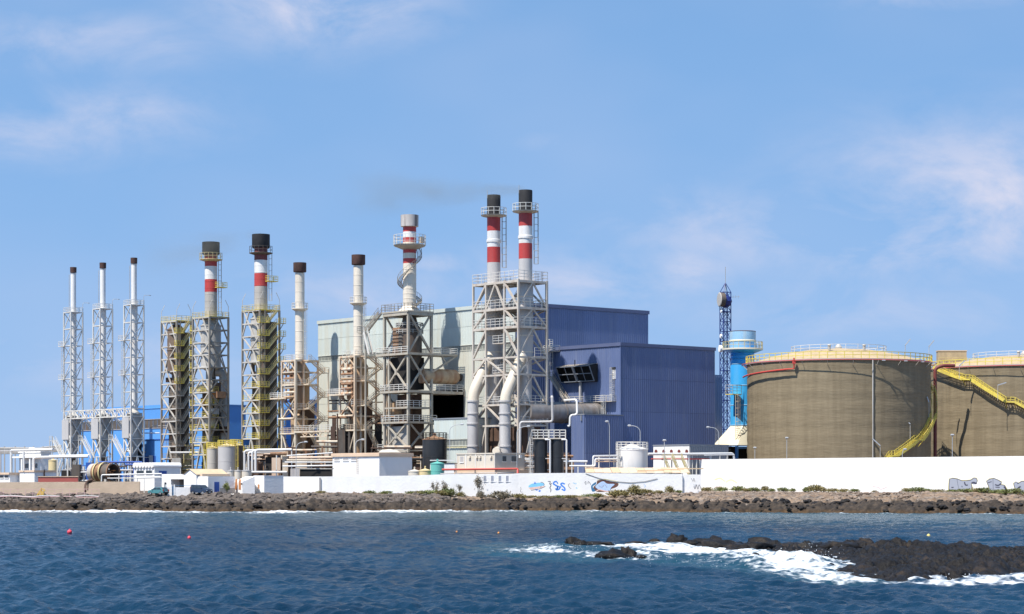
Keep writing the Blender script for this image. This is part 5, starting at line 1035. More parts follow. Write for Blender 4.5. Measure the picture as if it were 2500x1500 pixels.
def blue_stack():
    T = Root('blue_exhaust_stack', 1813, 480, 'bright blue round exhaust stack with pale weathered top and railed collar', 'chimney'); Z = lambda py: T.zz(py); r = 2.72
    MB().lathe([(r, Z(1041)), (r, Z(884)), (r - .25, Z(880)), (r - .25, Z(858))], 40).build('shaft', 'blue_stack', T)
    for py in (888, 876, 868): MB().lathe([(r - .25, Z(py) - .1), (r + .08, Z(py)), (r - .25, Z(py) + .3)], 40, cap=False).build('ring', 'blue_stack', T)
    for py in (890, 942, 990, 1039): MB().lathe([(r, Z(py) - .09), (r + .06, Z(py) - .05), (r + .06, Z(py) + .05), (r, Z(py) + .09)], 40, cap=False).build('seam_ring', 'blue_stack_pale', T)
    MB().lathe([(r + .02, Z(858)), (r + .18, Z(848)), (r + .18, Z(811)), (r - .05, Z(809)), (r - .15, Z(820))], 40).build('stack_top', 'blue_stack_pale', T)
    MB().lathe([(r + .19, Z(836)), (r + .28, Z(835)), (r + .28, Z(832)), (r + .19, Z(831))], 40, cap=False).build('top_band', 'cream_metal', T); MB().lathe([(r + .15, Z(811)), (r + .22, Z(811) + .1), (r + .1, Z(809))], 40, cap=False).build('top_rim', 'rust_cap', T)
    zp = Z(852); pf = MB().lathe([(r - .3, zp - 1.1), (r + 1.6, zp - .35), (r + 1.7, zp), (r, zp)], 40).build('collar', 'blue_stack', T); MB().lathe([(r + 1.7, zp - .3), (r + 1.78, zp - .3), (r + 1.78, zp + .05), (r + 1.7, zp + .05)], 40, cap=False).build('collar_edge', 'cream_metal', pf); ringrail(pf, (0, 0), r + 1.65, zp, 'yellow_pale', 1.5, 22, t=.085)
    b0, b1 = Z(1088), Z(1041); w0 = 5.4; MB().add([(-w0, -w0 * .55, b0), (w0, -w0 * .55, b0), (w0, w0 * .55, b0), (-w0, w0 * .55, b0)] + [(r * .98 * math.cos(a), r * .98 * math.sin(a), b1) for a in [k * math.pi / 8 + math.pi / 8 * 0 for k in range(16)]],
        [(0, 1, 2, 3)] + [(4 + k, 4 + (k + 1) % 16, (0, 0, 0, 0)[0] + [2, 2, 3, 3, 3, 3, 3, 3, 0, 0, 0, 0, 1, 1, 1, 1][k]) for k in range(0)] , ).build('base_plate', 'cream_metal', T, smooth=False)
    n = 32; lo = []; hi = []
    for k in range(n):
        an = 2 * math.pi * k / n; c_, s_ = math.cos(an), math.sin(an); sc = 1 / max(abs(c_), abs(s_)); lo.append((w0 * c_ * sc, w0 * .7 * s_ * sc, b0)); hi.append((r * c_ * .99, r * s_ * .99, b1))
    MB().add(lo + hi, [(k, (k + 1) % n, n + (k + 1) % n, n + k) for k in range(n)]).build('base_cone', 'cream_metal', T)
    for (x, y) in ((-w0, -3.2), (w0, -3.2), (-w0, 3.2), (w0, 3.2), (0, -3.2)): bar(T, 'leg', (x * .95, y, 0), (x * .95, y, b0 - .1), .5, 'blue_light')
    bar(T, 'beam', (-w0, -3.2, b0 - .6), (w0, -3.2, b0 - .6), .4, 'blue_light'); box(T, 'machine', 'dark', -w0 + .5, w0, -1, 3, 0, b0 - .3)
    deck(T, -5.4, -2.6, -2.2, 0, Z(964), 'yellow', 'steel_boiler', 'LR', h=2, edge='yellow'); MB().ladder((-4.2, -2.3, Z(1080)), (-4.2, -2.3, Z(966)), (.7, 0, 0), cage=(0, -.7, 0), t=.09).build('ladder', 'steel_rust', T, smooth=False)
blue_stack()
def mast():
    T = Root('radio_mast', 1771, 520, 'dark blue lattice radio mast with large white drum dish', 'mast', rot=R(20)); Z = lambda py: T.zz(py); w = .98; z0, zt = 0, Z(714); n = 20; m = 'mast_blue'
    for x in (-w, w):
        for y in (-w, w): bar(T, 'leg', (x, y, 0), (x, y, zt), .17, m); bar(T, 'cap_strut', (x, y, zt), (0, 0, Z(691)), .13, m)
    for i in range(n + 1):
        z = zt * i / n
        for f in 'LRBF': bar(T, 'beam', fp(f, -w, w, -w, w, 0, z), fp(f, -w, w, -w, w, 1, z), .2 if i % 3 == 0 else .11, m)
        if i < n:
            for f in 'LRBF':
                for (a, b) in (PAT['X'] if f in 'LR' else PAT['/']): bar(T, 'brace', fp(f, -w, w, -w, w, a[0], z + zt / n * a[1]), fp(f, -w, w, -w, w, b[0], z + zt / n * b[1]), .1, m)
    MB().ladder((0, 0, 0), (0, 0, zt), (.5, 0, 0)).build('ladder', m, T, smooth=False); bar(T, 'whip_aerial', (0, 0, Z(714)), (0, 0, Z(652)), .09, 'vessel_grey'); MB().lathe([(.4, Z(752)), (1.3, Z(746)), (1.6, Z(736)), (1.3, Z(726)), (.4, Z(720))], 12).build('equipment_cage', m, T)
    def dish(px, py, r_, m_, nm='dish'):
        c = Vector((-1.5, -1.0, Z(py))); c.x = (px - 1771) * 520 / FPX / math.cos(T.rot); d = Vector((-.97, .1, 0)); o = MB().tube([c, c + d * r_ * .35, c + d * r_ * .7], [r_ * .96, r_, r_], 24).build(nm, m_, T); MB().tube([c + d * r_ * .7, c + d * r_ * .78], [r_ * 1.02, r_ * .9], 24).build('radome', 'stack_grey' if r_ > 1 else 'white_paint', o); bar(T, 'dish_arm', c, (-w if px < 1771 else w, 0, Z(py)), .15, m)
    dish(1763, 733, 1.7, 'vessel_dark'); dish(1757, 762, .35, 'white_paint'); dish(1757, 822, .5, 'white_paint'); dish(1757, 853, .85, 'white_paint')
    y = MB().bar((w, 0, Z(726)), (w + 2.6, -.5, Z(724)), .07)
    for k in range(3): x = w + .9 + .7 * k; y.bar((x, -.3, Z(728)), (x, -.3, Z(721)), .05)
    y.build('yagi_aerial', 'vessel_grey', T, smooth=False)
mast()

# ------------------------------------------------------------------ walls along the shore
def wall_run(name, p, q, zt0, zt1, z0, th, m, label, cope=None, cat='wall'):
    """straight wall between ground points p and q"""
    p = Vector(p); q = Vector(q); d = (q - p).normalized(); nrm = Vector((d.y, -d.x))
    if nrm.y > 0: nrm = -nrm
    rt = bpy.data.objects.new(name, None); C.objects.link(rt); rt.location = (p.x, p.y, z0); tag(rt, label, cat)
    L = (q - p).length; n = max(1, int(L / 9)); 
    for k in range(n):
        a, b = p + d * (L * k / n), p + d * (L * (k + 1) / n); za = zt0 + (zt1 - zt0) * k / n; zb = zt0 + (zt1 - zt0) * (k + 1) / n
        v = []
        for (c, zz_) in ((a, za), (b, zb)):
            for o in (0, th):
                e = c - nrm * o - p; v += [(e.x, e.y, 0), (e.x, e.y, zz_ - z0)]
        f = [(0, 4, 5, 1), (2, 3, 7, 6), (1, 5, 7, 3), (0, 1, 3, 2), (4, 6, 7, 5)]; MB().add(v, f).build('wall_panel', m, rt, smooth=False)
    if cope:
        e = [(p - rt.location.xy), (q - rt.location.xy)]; MB().bar((e[0].x, e[0].y, zt0 - z0 + .06), (e[1].x, e[1].y, zt1 - z0 + .06), th * 1.6, .14).build('coping', cope, rt, smooth=False)
    return rt, p, d, nrm
BW0 = XY(1708, 430); BW1 = BW0 + (-AV) * along(BW0, -AV, 2720)
BIGW = wall_run('tank_farm_wall', BW0, BW1, zpx(1122, 430), zpx(1122, 430), 2.0, .5, 'white_wall', 'high bare white wall with grey bubble graffiti below the brown tanks')
LW = [(690, 412, 1164), (781, 409, 1164), (1000, 407, 1161.5), (1100, 406, 1158), (1250, 405, 1157), (1265, 405, 1156), (1420, 404, 1155), (1666, 403, 1158)]
lw = bpy.data.objects.new('shore_wall', None); C.objects.link(lw); lw.location = (0, 408, 1.8); tag(lw, 'long low white shore wall with coloured graffiti and four blocked windows', 'wall')
for k, ((a, Da, ya_), (b, Db, yb_)) in enumerate(zip(LW[:-1], LW[1:])):
    p, q = XY(a, Da), XY(b, Db); off = Vector((0, 408)); s = .25 if k == 0 else 0
    v = []
    for (c, zz_) in ((p, zpx(ya_, Da)), (q, zpx(yb_, Db))):
        for o in (0, .4): e = c + Vector((0, o + s)) - off; v += [(e.x, e.y, 0), (e.x, e.y, zz_ - 1.8)]
    MB().add(v, [(0, 4, 5, 1), (2, 3, 7, 6), (1, 5, 7, 3), (0, 1, 3, 2), (4, 6, 7, 5)]).build('wall_panel', 'white_wall', lw, smooth=False)
def lwD(px): return float(np.interp(px, [a[0] for a in LW], [a[1] for a in LW]))
def lp(px, py, off=.02): D = lwD(px) - off; p = W(px, py, D); return (p.x, p.y - 408, p.z - 1.8)
bar(lw, 'pilaster', (lp(781, 1164)[0], lp(781, 1164)[1] - .12, 0), (lp(781, 1164)[0], lp(781, 1164)[1] - .12, lp(781, 1166)[2]), .3, 'grey_panel')
for (px, w_) in ((1187, 12), (1205, 12), (1223, 11), (1241, 11)):
    q0 = lp(px - w_ / 2, 1176, .012); q1 = lp(px + w_ / 2, 1162, .012); o = MB().box(q0[0], q1[0], q0[1] - .03, q0[1] + .1, q0[2], q1[2]).build('blocked_window', 'graf_grey', lw, smooth=False)
    MB().box(q0[0] - .08, q0[0], q0[1] - .07, q0[1], q0[2], q1[2]).box(q1[0], q1[0] + .08, q0[1] - .07, q0[1], q0[2], q1[2]).box(q0[0] - .08, q1[0] + .08, q0[1] - .1, q0[1], q0[2] - .1, q0[2]).build('window_frame', 'white_paint', o, smooth=False)
# graffiti: paint lying on the walls
def poly(par, name, pts, m, f, lift):
    v = [f(x, y, lift) for x, y in pts]; MB().add(v, [tuple(range(len(v)))]).build(name, m, par, smooth=False)
def stroke(par, name, pts, w, m, f, lift):
    mb = MB(); n = len(pts); vs = []
    for i, (x, y) in enumerate(pts):
        a = pts[max(i - 1, 0)]; b = pts[min(i + 1, n - 1)]; dx, dy = b[0] - a[0], b[1] - a[1]; l = math.hypot(dx, dy) or 1; ww = w / 2
        vs += [f(x - dy / l * ww, y + dx / l * ww, lift), f(x + dy / l * ww, y - dx / l * ww, lift)]
    mb.add(vs, [(2 * i, 2 * i + 1, 2 * i + 3, 2 * i + 2) for i in range(n - 1)]); mb.build(name, m, par, smooth=False)
def bigw(px, py, lift):
    s = along(BW0, -AV, px); p = BW0 + (-AV) * s; D = p.y; q = p - BV * lift; return (q.x - BW0.x, q.y - BW0.y, zpx(py, D) - 2.0)
W0 = BIGW[0]
def smooth(pts, n=4, closed=True):
    out = []; N = len(pts)
    for i in range(N if closed else N - 1):
        p0, p1, p2, p3 = (pts[(i - 1) % N] if closed or i > 0 else pts[0]), pts[i], pts[(i + 1) % N], (pts[(i + 2) % N] if closed or i + 2 < N else pts[-1])
        for k in range(n):
            t = k / n; out.append(tuple(.5 * (2 * p1[j] + (-p0[j] + p2[j]) * t + (2 * p0[j] - 5 * p1[j] + 4 * p2[j] - p3[j]) * t * t + (-p0[j] + 3 * p1[j] - 3 * p2[j] + p3[j]) * t ** 3) for j in range(2)))
    return out if closed else out + [pts[-1]]
zs_ = 2050; k_ = 450 / 2474
def gp(l): return [(2050 + x * k_, 1090 + y * k_) for x, y in l]
L1 = [(1465, 620), (1468, 520), (1475, 440), (1520, 428), (1580, 438), (1640, 462), (1700, 462), (1760, 455), (1800, 425), (1835, 430), (1848, 460), (1835, 505), (1800, 505), (1765, 500), (1780, 560), (1795, 620)]
L2 = [(2010, 620), (2000, 540), (1972, 470), (2010, 442), (2070, 430), (2130, 455), (2172, 480), (2165, 515), (2215, 525), (2240, 570), (2230, 620)]
L3 = [(2370, 620), (2345, 540), (2335, 500), (2370, 478), (2400, 500), (2440, 470), (2490, 470), (2540, 490), (2560, 560), (2560, 620)]
for Ls in (L1, L2, L3):
    g = gp(Ls); poly(W0, 'graffiti_letter', g, 'graf_grey', bigw, .006); stroke(W0, 'graffiti_outline', g, 1.5, 'graf_line', bigw, .010); stroke(W0, 'graffiti_outline', [(x + (-1.3 if i < len(g) / 2 else 1), y - 1.2) for i, (x, y) in enumerate(g)], 1.0, 'graf_yellow', bigw, .004)
for l, w in ([[(1575, 440), (1590, 530), (1610, 610)], .8], [[(1500, 555), (1530, 550)], 2.5], [[(1500, 585), (1550, 590)], 2.5], [[(1675, 480), (1690, 520), (1720, 520)], 3], [[(1770, 495), (1800, 485), (1835, 500)], 3.5], [[(1775, 560), (1790, 590)], 3.5], [[(2058, 440), (2062, 610)], .9], [[(1990, 490), (2040, 475)], 1.8], [[(2085, 515), (2130, 525), (2165, 500)], 3], [[(2090, 548), (2150, 552)], 2], [[(2205, 540), (2232, 580), (2225, 615)], 3.5], [[(2385, 500), (2400, 490)], 3], [[(2395, 560), (2430, 540)], 3.5], [[(1640, 530), (1645, 550)], 2]):
    stroke(W0, 'graffiti_stroke', smooth(gp(l), 4, False), w, 'graf_line', bigw, .013)
for l in ([(1720, 1167), (1723, 1177), (1726, 1167)], [(1727, 1176), (1731, 1166), (1735, 1177)], [(1726, 1189), (1730, 1180), (1733, 1190), (1737, 1182), (1741, 1191)], [(1738, 1183), (1743, 1178), (1748, 1188), (1751, 1193)]): pass
def lpg(px, py, lift): return lp(px, py, lift)
S = lambda l, w, m, nm='graffiti_stroke', lift=.008: stroke(lw, nm, smooth(l, 5, False), w, m, lpg, lift)
S([(1688, 1168), (1692, 1176), (1694, 1168), (1697, 1178)], .9, 'graf_line'); S([(1694, 1188), (1697, 1194), (1700, 1184), (1704, 1195), (1707, 1184), (1712, 1196)], 1.2, 'graf_line'); 
kb = 260 / 2474
def gq(l): return [(1240 + x * kb, 1140 + y * kb) for x, y in l]
poly(lw, 'graffiti_shape', smooth(gq([(480, 450), (540, 400), (640, 380), (760, 370), (830, 390), (840, 430), (760, 450), (600, 470), (500, 480)])), 'graf_sky', lpg, .006)
poly(lw, 'graffiti_shape', smooth(gq([(500, 485), (620, 474), (770, 455), (860, 455), (780, 490), (640, 515), (530, 530)])), 'graf_pink', lpg, .006)
poly(lw, 'graffiti_shape', gq([(600, 400), (625, 345), (660, 390)]), 'graf_blue', lpg, .009); poly(lw, 'graffiti_shape', smooth(gq([(710, 555), (745, 540), (765, 560), (740, 585), (712, 575)])), 'graf_blue', lpg, .006)
S(gq([(760, 360), (810, 370), (845, 410), (830, 440)]), 1.1, 'graf_line'); S(gq([(540, 550), (640, 530), (740, 515), (800, 490), (870, 455)]), 1.2, 'graf_line'); S(gq([(635, 520), (670, 545), (690, 520)]), 2.4, 'graf_blue'); S(gq([(770, 450), (765, 490)]), 1.2, 'graf_line')
S(gq([(930, 345), (985, 345), (970, 400), (1030, 390)]), 1.6, 'graf_line'); S(gq([(975, 400), (1000, 440), (975, 490), (1000, 530), (990, 590)]), 1.8, 'graf_line')
S(gq([(1140, 345), (1085, 350), (1060, 395), (1110, 430), (1150, 460), (1140, 520), (1100, 510)]), 3.6, 'graf_blue'); S(gq([(1140, 350), (1160, 400)]), 2.6, 'graf_blue'); S(gq([(1165, 440), (1150, 500), (1130, 535), (1190, 520), (1210, 470)]), 3.6, 'graf_blue'); S(gq([(1320, 405), (1265, 380), (1230, 410), (1270, 450), (1320, 500), (1315, 550), (1250, 520)]), 3.6, 'graf_blue'); S(gq([(1180, 460), (1240, 470)]), 2.5, 'graf_blue')
S(gq([(1440, 390), (1405, 420), (1430, 480), (1470, 510)]), .9, 'graf_line'); S(gq([(1510, 370), (1570, 400), (1590, 380)]), 1.4, 'graf_sky'); S(gq([(1580, 480), (1610, 510)]), 2, 'graf_sky'); S(gq([(1780, 380), (1810, 340), (1815, 410), (1790, 385)]), .9, 'graf_line'); S(gq([(1860, 400), (1865, 345), (1900, 370), (1920, 420)]), 1.1, 'graf_line'); S(gq([(295, 470), (305, 520), (290, 580), (340, 590)]), .8, 'graf_line')
kc = 400 / 2474
def gr(l): return [(1350 + x * kc, 1040 + y * kc) for x, y in l]
poly(lw, 'graffiti_shape', smooth(gr([(660, 880), (670, 830), (760, 815), (860, 840), (960, 855), (990, 885), (960, 925), (880, 955), (850, 990), (740, 1000), (650, 990), (610, 930)])), 'graf_brown', lpg, .005)
poly(lw, 'graffiti_shape', smooth(gr([(640, 920), (690, 870), (760, 838), (820, 875), (930, 880), (880, 930), (850, 985), (770, 985), (690, 960)])), 'graf_pale', lpg, .009)
poly(lw, 'graffiti_shape', smooth(gr([(580, 900), (645, 850), (650, 880), (600, 920), (640, 980), (600, 995), (580, 960)])), 'graf_teal', lpg, .007); S(gr([(655, 985), (700, 965), (780, 985), (860, 990)]), 2.5, 'graf_pink', lift=.012); S(gr([(690, 900), (740, 930), (780, 890), (820, 940)]), 1.2, 'graf_grey', lift=.013)
S(gr([(660, 820), (760, 805), (880, 820), (975, 845), (995, 880)]), .8, 'graf_yellow', lift=.010); S(gr([(1370, 880), (1400, 910), (1375, 930)]), 1.4, 'graf_pale')
cb = MB().tube(smooth([lp(1430, 1157, .05), lp(1470, 1170, .06), lp(1500, 1177, .06), lp(1545, 1179, .06), lp(1600, 1171, .06)], 5, False) if 0 else [lp(1430, 1157, .05), lp(1465, 1169, .07), lp(1500, 1176, .07), lp(1540, 1179, .07), lp(1575, 1176, .07), lp(1605, 1169, .07)], .035, 6); cb.build('slack_cable', 'dark', lw)
for l, m_, w in (([(1745, 1172), (1758, 1168), (1770, 1176)], 'graf_faint', 3), ([(1772, 1178), (1785, 1172), (1800, 1180)], 'graf_faint', 3), ([(1745, 1190), (1760, 1189), (1764, 1192)], 'graf_rose', 1.8), ([(2131, 1188), (2146, 1191), (2150, 1195), (2160, 1192), (2166, 1189)], 'graf_rose', 1.6)): stroke(W0, 'graffiti_stroke', smooth(l, 4, False), w, m_, bigw, .008)

# yard building with tan sheet roof behind the step of the wall
def sheet_roof():
    T = Root('sheet_roof_shed', 1560, 406, 'low white shed under loose tan roof sheets behind the shore wall', 'shed', z=2.5, rot=0); z = zpx(1156, 408) - 2.5
    x0, x1 = (1432 - 1560) * 408 / FPX, (1684 - 1560) * 408 / FPX; box(T, 'wall', 'white_wall', x0 + 2, x1 - 1.2, 1.5, 8, 0, z)
    n = 12
    for k in range(n):
        a, b = x0 + (x1 - x0) * k / n, x0 + (x1 - x0) * (k + 1) / n - .06; dz = random.uniform(-.04, .06); h = z + .05 + dz
        MB().add([(a, -.6 + random.uniform(-.3, .3), h), (b, -.6, h), (b, 9, h + 1.0), (a, 9, h + 1.0), (a, -.6, h + .07), (b, -.6, h + .07), (b, 9, h + 1.07), (a, 9, h + 1.07)], [(3, 2, 1, 0), (4, 5, 6, 7), (0, 1, 5, 4), (1, 2, 6, 5), (2, 3, 7, 6), (3, 0, 4, 7)]).build('roof_sheet', 'peach' if k % 3 else 'tan_roof', T, smooth=False)
    for k in range(3): a = x0 + (x1 - x0) * (.5 + .2 * k); MB().box(a, a + 5, 2 + 2 * k, 2.25 + 2 * k, z + .4 + .2 * k, z + .6 + .2 * k).build('timber', 'tan_roof', T, smooth=False)
sheet_roof()
box(lw, 'return_wall', 'white_wall', *sorted((lp(1664, 1170)[0], lp(1712, 1170)[0])), lp(1666, 1170)[1] + .45, lp(1666, 1170)[1] + .85, 0, lp(1666, 1159)[2])
TW = wall_run('retaining_wall', XY(-120, 404), XY(341, 402), zpx(1178.5, 404), zpx(1176, 402), 1.5, .5, 'tan_wall', 'bare tan retaining wall above the boulder shore')
# ------------------------------------------------------------------ houses and yard buildings
def windows(T, face, spans, z0, z1, m='glass_dark', fm='white_paint', name='window'):
    """windows in the lit ('L', x=0) or shaded ('R', y=0) side; spans in photo columns"""
    for (a, b) in spans:
        if face == 'L':
            y0, y1 = sorted((T.ya(a), T.ya(b))); o = box(T, name, m, -.03, .05, y0, y1, z0, z1); MB().box(-.12, -.031, y0 - .12, y1 + .12, z0 - .14, z0).box(-.08, -.031, y0 - .08, y0, z0, z1).box(-.08, -.031, y1, y1 + .08, z0, z1).build('window_frame', fm, o, smooth=False)
        else:
            x0, x1 = sorted((T.xb(a), T.xb(b))); o = box(T, name, m, x0, x1, -.03, .05, z0, z1); MB().box(x0 - .1, x1 + .1, -.1, -.031, z0 - .12, z0).build('window_sill', fm, o, smooth=False)
def beach_house():
    T = Root('beach_house', 508, 401, 'white beach house with tan gable roof, dark porch and blue side door', 'house', z=2.2); Z = T.zz; la = T.ya(395); lb = T.xb(573)
    y1, y2, y3 = T.ya(482), T.ya(452), T.ya(417); zt = Z(1164)
    box(T, 'wall', 'white_wall', 0, lb, 0, y1, 0, zt); box(T, 'flat_roof', 'concrete', .1, lb - .1, .1, y1, zt + .003, zt + .1)
    # gabled middle
    zg0, zg1 = Z(1158, 0, y1), Z(1147, 0, (y1 + y2) / 2); ym = (y1 + y2) / 2; L = lb * 1.15
    MB().add([(-.25, y1, 0), (-.25, y2, 0), (-.25, y2, zg0), (-.25, ym, zg1), (-.25, y1, zg0), (L, y1, 0), (L, y2, 0), (L, y2, zg0), (L, ym, zg1), (L, y1, zg0)], [(0, 1, 2, 3, 4), (5, 9, 8, 7, 6), (0, 4, 9, 5), (1, 6, 7, 2)]).build('gable_wall', 'white_wall', T, smooth=False)
    o = .25; MB().add([(-.45, y1 - .3, zg0 - .08), (L, y1 - .3, zg0 - .08), (L, ym, zg1 + .12), (-.45, ym, zg1 + .12), (-.45, y2 + .3, zg0 - .08), (L, y2 + .3, zg0 - .08)], [(0, 1, 2, 3), (3, 2, 5, 4)]).build('roof', 'tan_roof', T, smooth=False)
    box(T, 'parapet', 'peach', .3, lb * 1.1, y1 - 1.2, y1 - .4, zt + .11, zt + .5)
    # porch and left wing
    zp = Z(1158, 0, y2); box(T, 'porch_back', 'dark', 2.6, 2.8, y2, y3, 0, zp); box(T, 'porch_roof', 'white_wall', -.05, 5, y2 + .002, y3, zp - .95, zp); box(T, 'wing_wall', 'white_wall', 0, 5, y3 + .002, la, 0, zp + .02); box(T, 'porch_wall', 'grey_panel', 1.8, 2.6, y3 - .25, y3 - .02, 0, zp - .96)  # porch back is near-black: the porch's shade put into its colour
    windows(T, 'L', [(402, 407)], Z(1192, 0, y3), Z(1178, 0, y3)); windows(T, 'L', [(464, 469)], Z(1187, -.25, y2), Z(1177, -.25, y2)); d = box(T, 'door', 'blue_dark', T.xb(522), T.xb(535), -.05, .05, 0, Z(1177)); MB().box(T.xb(521.5) , T.xb(522.4), -.09, -.06, 0, Z(1176)).box(T.xb(532.5), T.xb(533), -.12, -.06, .9, 1.1).build('door_frame', 'white_paint', d, smooth=False)
    box(T, 'plinth', 'concrete', T.xb(537), lb, -.06, -.002, 0, Z(1192)); 
beach_house()
def yard_wall():
    T = Root('yard_wall', 470, 397.5, 'low white garden wall with gate gap before the beach house porch', 'wall', z=1.9, rot=R(6)); x = lambda p: T.xb(p); zt = T.zz(1190); 
    for a, b in ((404, 419.5), (424, 470)): box(T, 'wall_panel', 'white_wall', x(a), x(b), 0, .25, 0, zt)
    for a in (404, 417, 424, 467): box(T, 'gate_pier', 'white_wall', x(a), x(a + 3), -.06, .31, 0, zt + .5)
    box(T, 'gate', 'graf_teal', x(420), x(423.8), .08, .14, .2, zt + .2); MB().rail([(x(427), .12, zt), (x(467), .12, zt)], .3, .06, 2, rails=1).build('top_rail', 'graf_teal', T, smooth=False)
yard_wall()
def arch_house():
    T = Root('arch_house', 592, 401, 'little white hut with two orange arched openings', 'hut', z=2.2, rot=R(18)); Z = T.zz; la = T.ya(571); lb = T.xb(622); z0, z1 = Z(1176), Z(1170)
    MB().add([(0, 0, 0), (lb, 0, 0), (lb, la, 0), (0, la, 0), (0, 0, z0), (lb, 0, z1 + .5), (lb, la, z1 + .5), (0, la, z0)], [(0, 1, 5, 4), (1, 2, 6, 5), (2, 3, 7, 6), (3, 0, 4, 7), (4, 5, 6, 7)]).build('wall', 'white_wall', T, smooth=False)
    for f in (.3, .72):
        y = la * f; hw = la * .13; zb, za = Z(1196), Z(1187); pts = [(-.03, y - hw, zb), (-.03, y + hw, zb)] + [(-.03, y + hw * math.cos(k * math.pi / 8), za + hw * 1.2 * math.sin(k * math.pi / 8)) for k in range(9)]
        MB().add(pts + [(.1, p[1], p[2]) for p in pts], [tuple(range(len(pts)))] + [(i, (i + 1) % len(pts), (i + 1) % len(pts) + len(pts), i + len(pts)) for i in range(len(pts))]).build('arched_shutter', 'wood_orange', T, smooth=False)
    for y in (la * .02, la * .98): MB().box(-.25, 0, y - .08, y + .08, Z(1184), Z(1180)).build('wall_lamp', 'dark', T, smooth=False)
arch_house()
def ex(T, la, lb, zt): windows(T, 'L', [(630, 634)], T.zz(1194), T.zz(1183), 'wood_orange')
simple_block('white_store', 645, 403, 619, 692, 1163, 'white flat-roofed store beside the arched hut', 'white_wall', 'white_wall', z=2.2, over=.02, rt=.12, extra=ex)
def ex(T, la, lb, zt):
    windows(T, 'L', [(334, 352), (357, 372)], T.zz(1157), T.zz(1149)); windows(T, 'R', [(388, 407)], T.zz(1158), T.zz(1150), 'blue_dark')
    for k in range(7): MB().tube([(-.3, la * (k + .5) / 7, zt + .3), (lb + .3, la * (k + .5) / 7, zt + .3)], la / 15, 8).build('roof_rib', 'white_paint', T)
simple_block('white_workshop', 377, 428, 327, 440, 1140, 'white flat-roofed workshop with two low dark windows', 'white_wall', 'white_wall', extra=ex, z=3)
def ex(T, la, lb, zt):
    windows(T, 'L', [(0, 9), (12, 21)], T.zz(1167), T.zz(1161))
simple_block('white_shed', 24, 425, -60, 48.5, 1159, 'low white shed with slit windows at the outer end of the tan wall', 'white_wall', 'peach', extra=ex, z=3, over=.35, rt=.4)
simple_block('white_shed', 84, 421, 48, 141, 1153, 'low blank white shed with peach roof edge beside the red wall', 'white_wall', 'peach', z=3, over=.15, rt=.35, extra=lambda T, la, lb, zt: bar(T, 'drain_pipe', (T.xb(107), -.15, .3), (T.xb(107), -.15, zt + .5), .2, 'dark_brown'))
def ex(T, la, lb, zt):
    windows(T, 'L', [(59, 70), (81, 92)], T.zz(1143), T.zz(1132))
    for px in (55, 75): bar(T, 'column', (-1.2, T.ya(px, -1.2), 0), (-1.2, T.ya(px, -1.2), zt - .6), .5, 'white_paint')
    box(T, 'balcony_slab', 'white_paint', -1.6, 0, 0, la, T.zz(1118), T.zz(1114)); MB().tube(fillet([(-1.5, la + .6, 0), (-1.5, la + .6, zt + .5), (-1.5, -8, zt + .5)], .5), .28, 10).build('roof_pipe', 'pipe_white', T)
    box(T, 'roof_unit', 'white_paint', .5, 2, la * .4, la * .65, zt + .3, zt + 1.1)
simple_block('white_office', 100, 440, 47, 125, 1105, 'two-storey white office with columns behind the low sheds', 'white_wall', 'white_paint', extra=ex, z=3)
def ex(T, la, lb, zt):
    MB().box(-.25, lb + .25, -.25, la + .25, zt - .5, zt + .002).build('cornice', 'peach', T, smooth=False)
    windows(T, 'L', [(817, 829), (838, 851), (858, 871)], T.zz(1124), T.zz(1118), 'grey_panel'); MB().ladder((-.2, T.ya(874), T.zz(1158)), (-.2, T.ya(874), T.zz(1110)), (0, .5, 0), t=.05).build('ladder', 'steel_rust', T, smooth=False)
    MB().lathe([(2.2, zt + .3), (1.6, zt + .75), (.3, zt + .95)], 20, (lb * .6, la * .2, 0)).build('roof_dome', 'cream_tank', T)
simple_block('white_block', 926, 424, 812, 1006, 1108, 'plain white flat-roofed block with three small high windows before the boiler towers', 'white_wall', 'peach', extra=ex, z=3, rt=.2)
def cabin():
    T = Root('site_cabin', 1209, 418, 'beige site cabin made of panels before the bent flues', 'cabin', z=3); Z = T.zz; la = T.ya(1115); lb = T.xb(1281); zt = Z(1109)
    box(T, 'wall', 'cream_tank', 0, lb, 0, la, 0, zt); box(T, 'roof', 'cream_tank', -.12, lb + .1, -.12, la + .12, zt + .002, zt + .25)
    for k in range(5): y = la * k / 4; MB().box(-.09, -.002, y - .12 if k else .001, y + .12 if k < 4 else la, 0, zt - .01).build('panel_post', 'stack_white', T, smooth=False)
    windows(T, 'L', [(1124, 1132)], Z(1129, 0, la * .85), Z(1115, 0, la * .85), 'grey_panel'); windows(T, 'R', [(1227, 1236), (1249, 1261)], Z(1127), Z(1114))
    for y in (la * .07, la * .35, la * .43, la * .62): MB().box(-.35, -.01, y, y + .6, Z(1118), Z(1113)).build('air_conditioner', 'stack_cream', T, smooth=False)
    box(T, 'air_conditioner', 'white_paint', T.xb(1266), T.xb(1271), -.4, -.01, Z(1118), Z(1111)); box(T, 'floor_slab', 'peach', -.6, lb + 4, -.6, la + .4, -.5, Z(1148))
cabin()
def ex(T, la, lb, zt):
    for i in range(5):
        y = T.ya(1602 + i * 18.7); z = T.zz(1103, 0, y); o = MB().tube([(-.04, y, z), (.2, y, z)], .36, 18).build('porthole', 'dark_brown', T); MB().tube([(-.06, y, z), (-.041, y, z)], .42, 18).build('porthole_rim', 'red_soot_shade', o)
    cladding(T, (0, 0), (1, 0), lb, 0, zt - .05, 'grey_clad', out=(0, -1), pitch=.5); box(T, 'door', 'grey_panel', T.xb(1700), T.xb(1712), -.15, -.13, 0, 2.2)
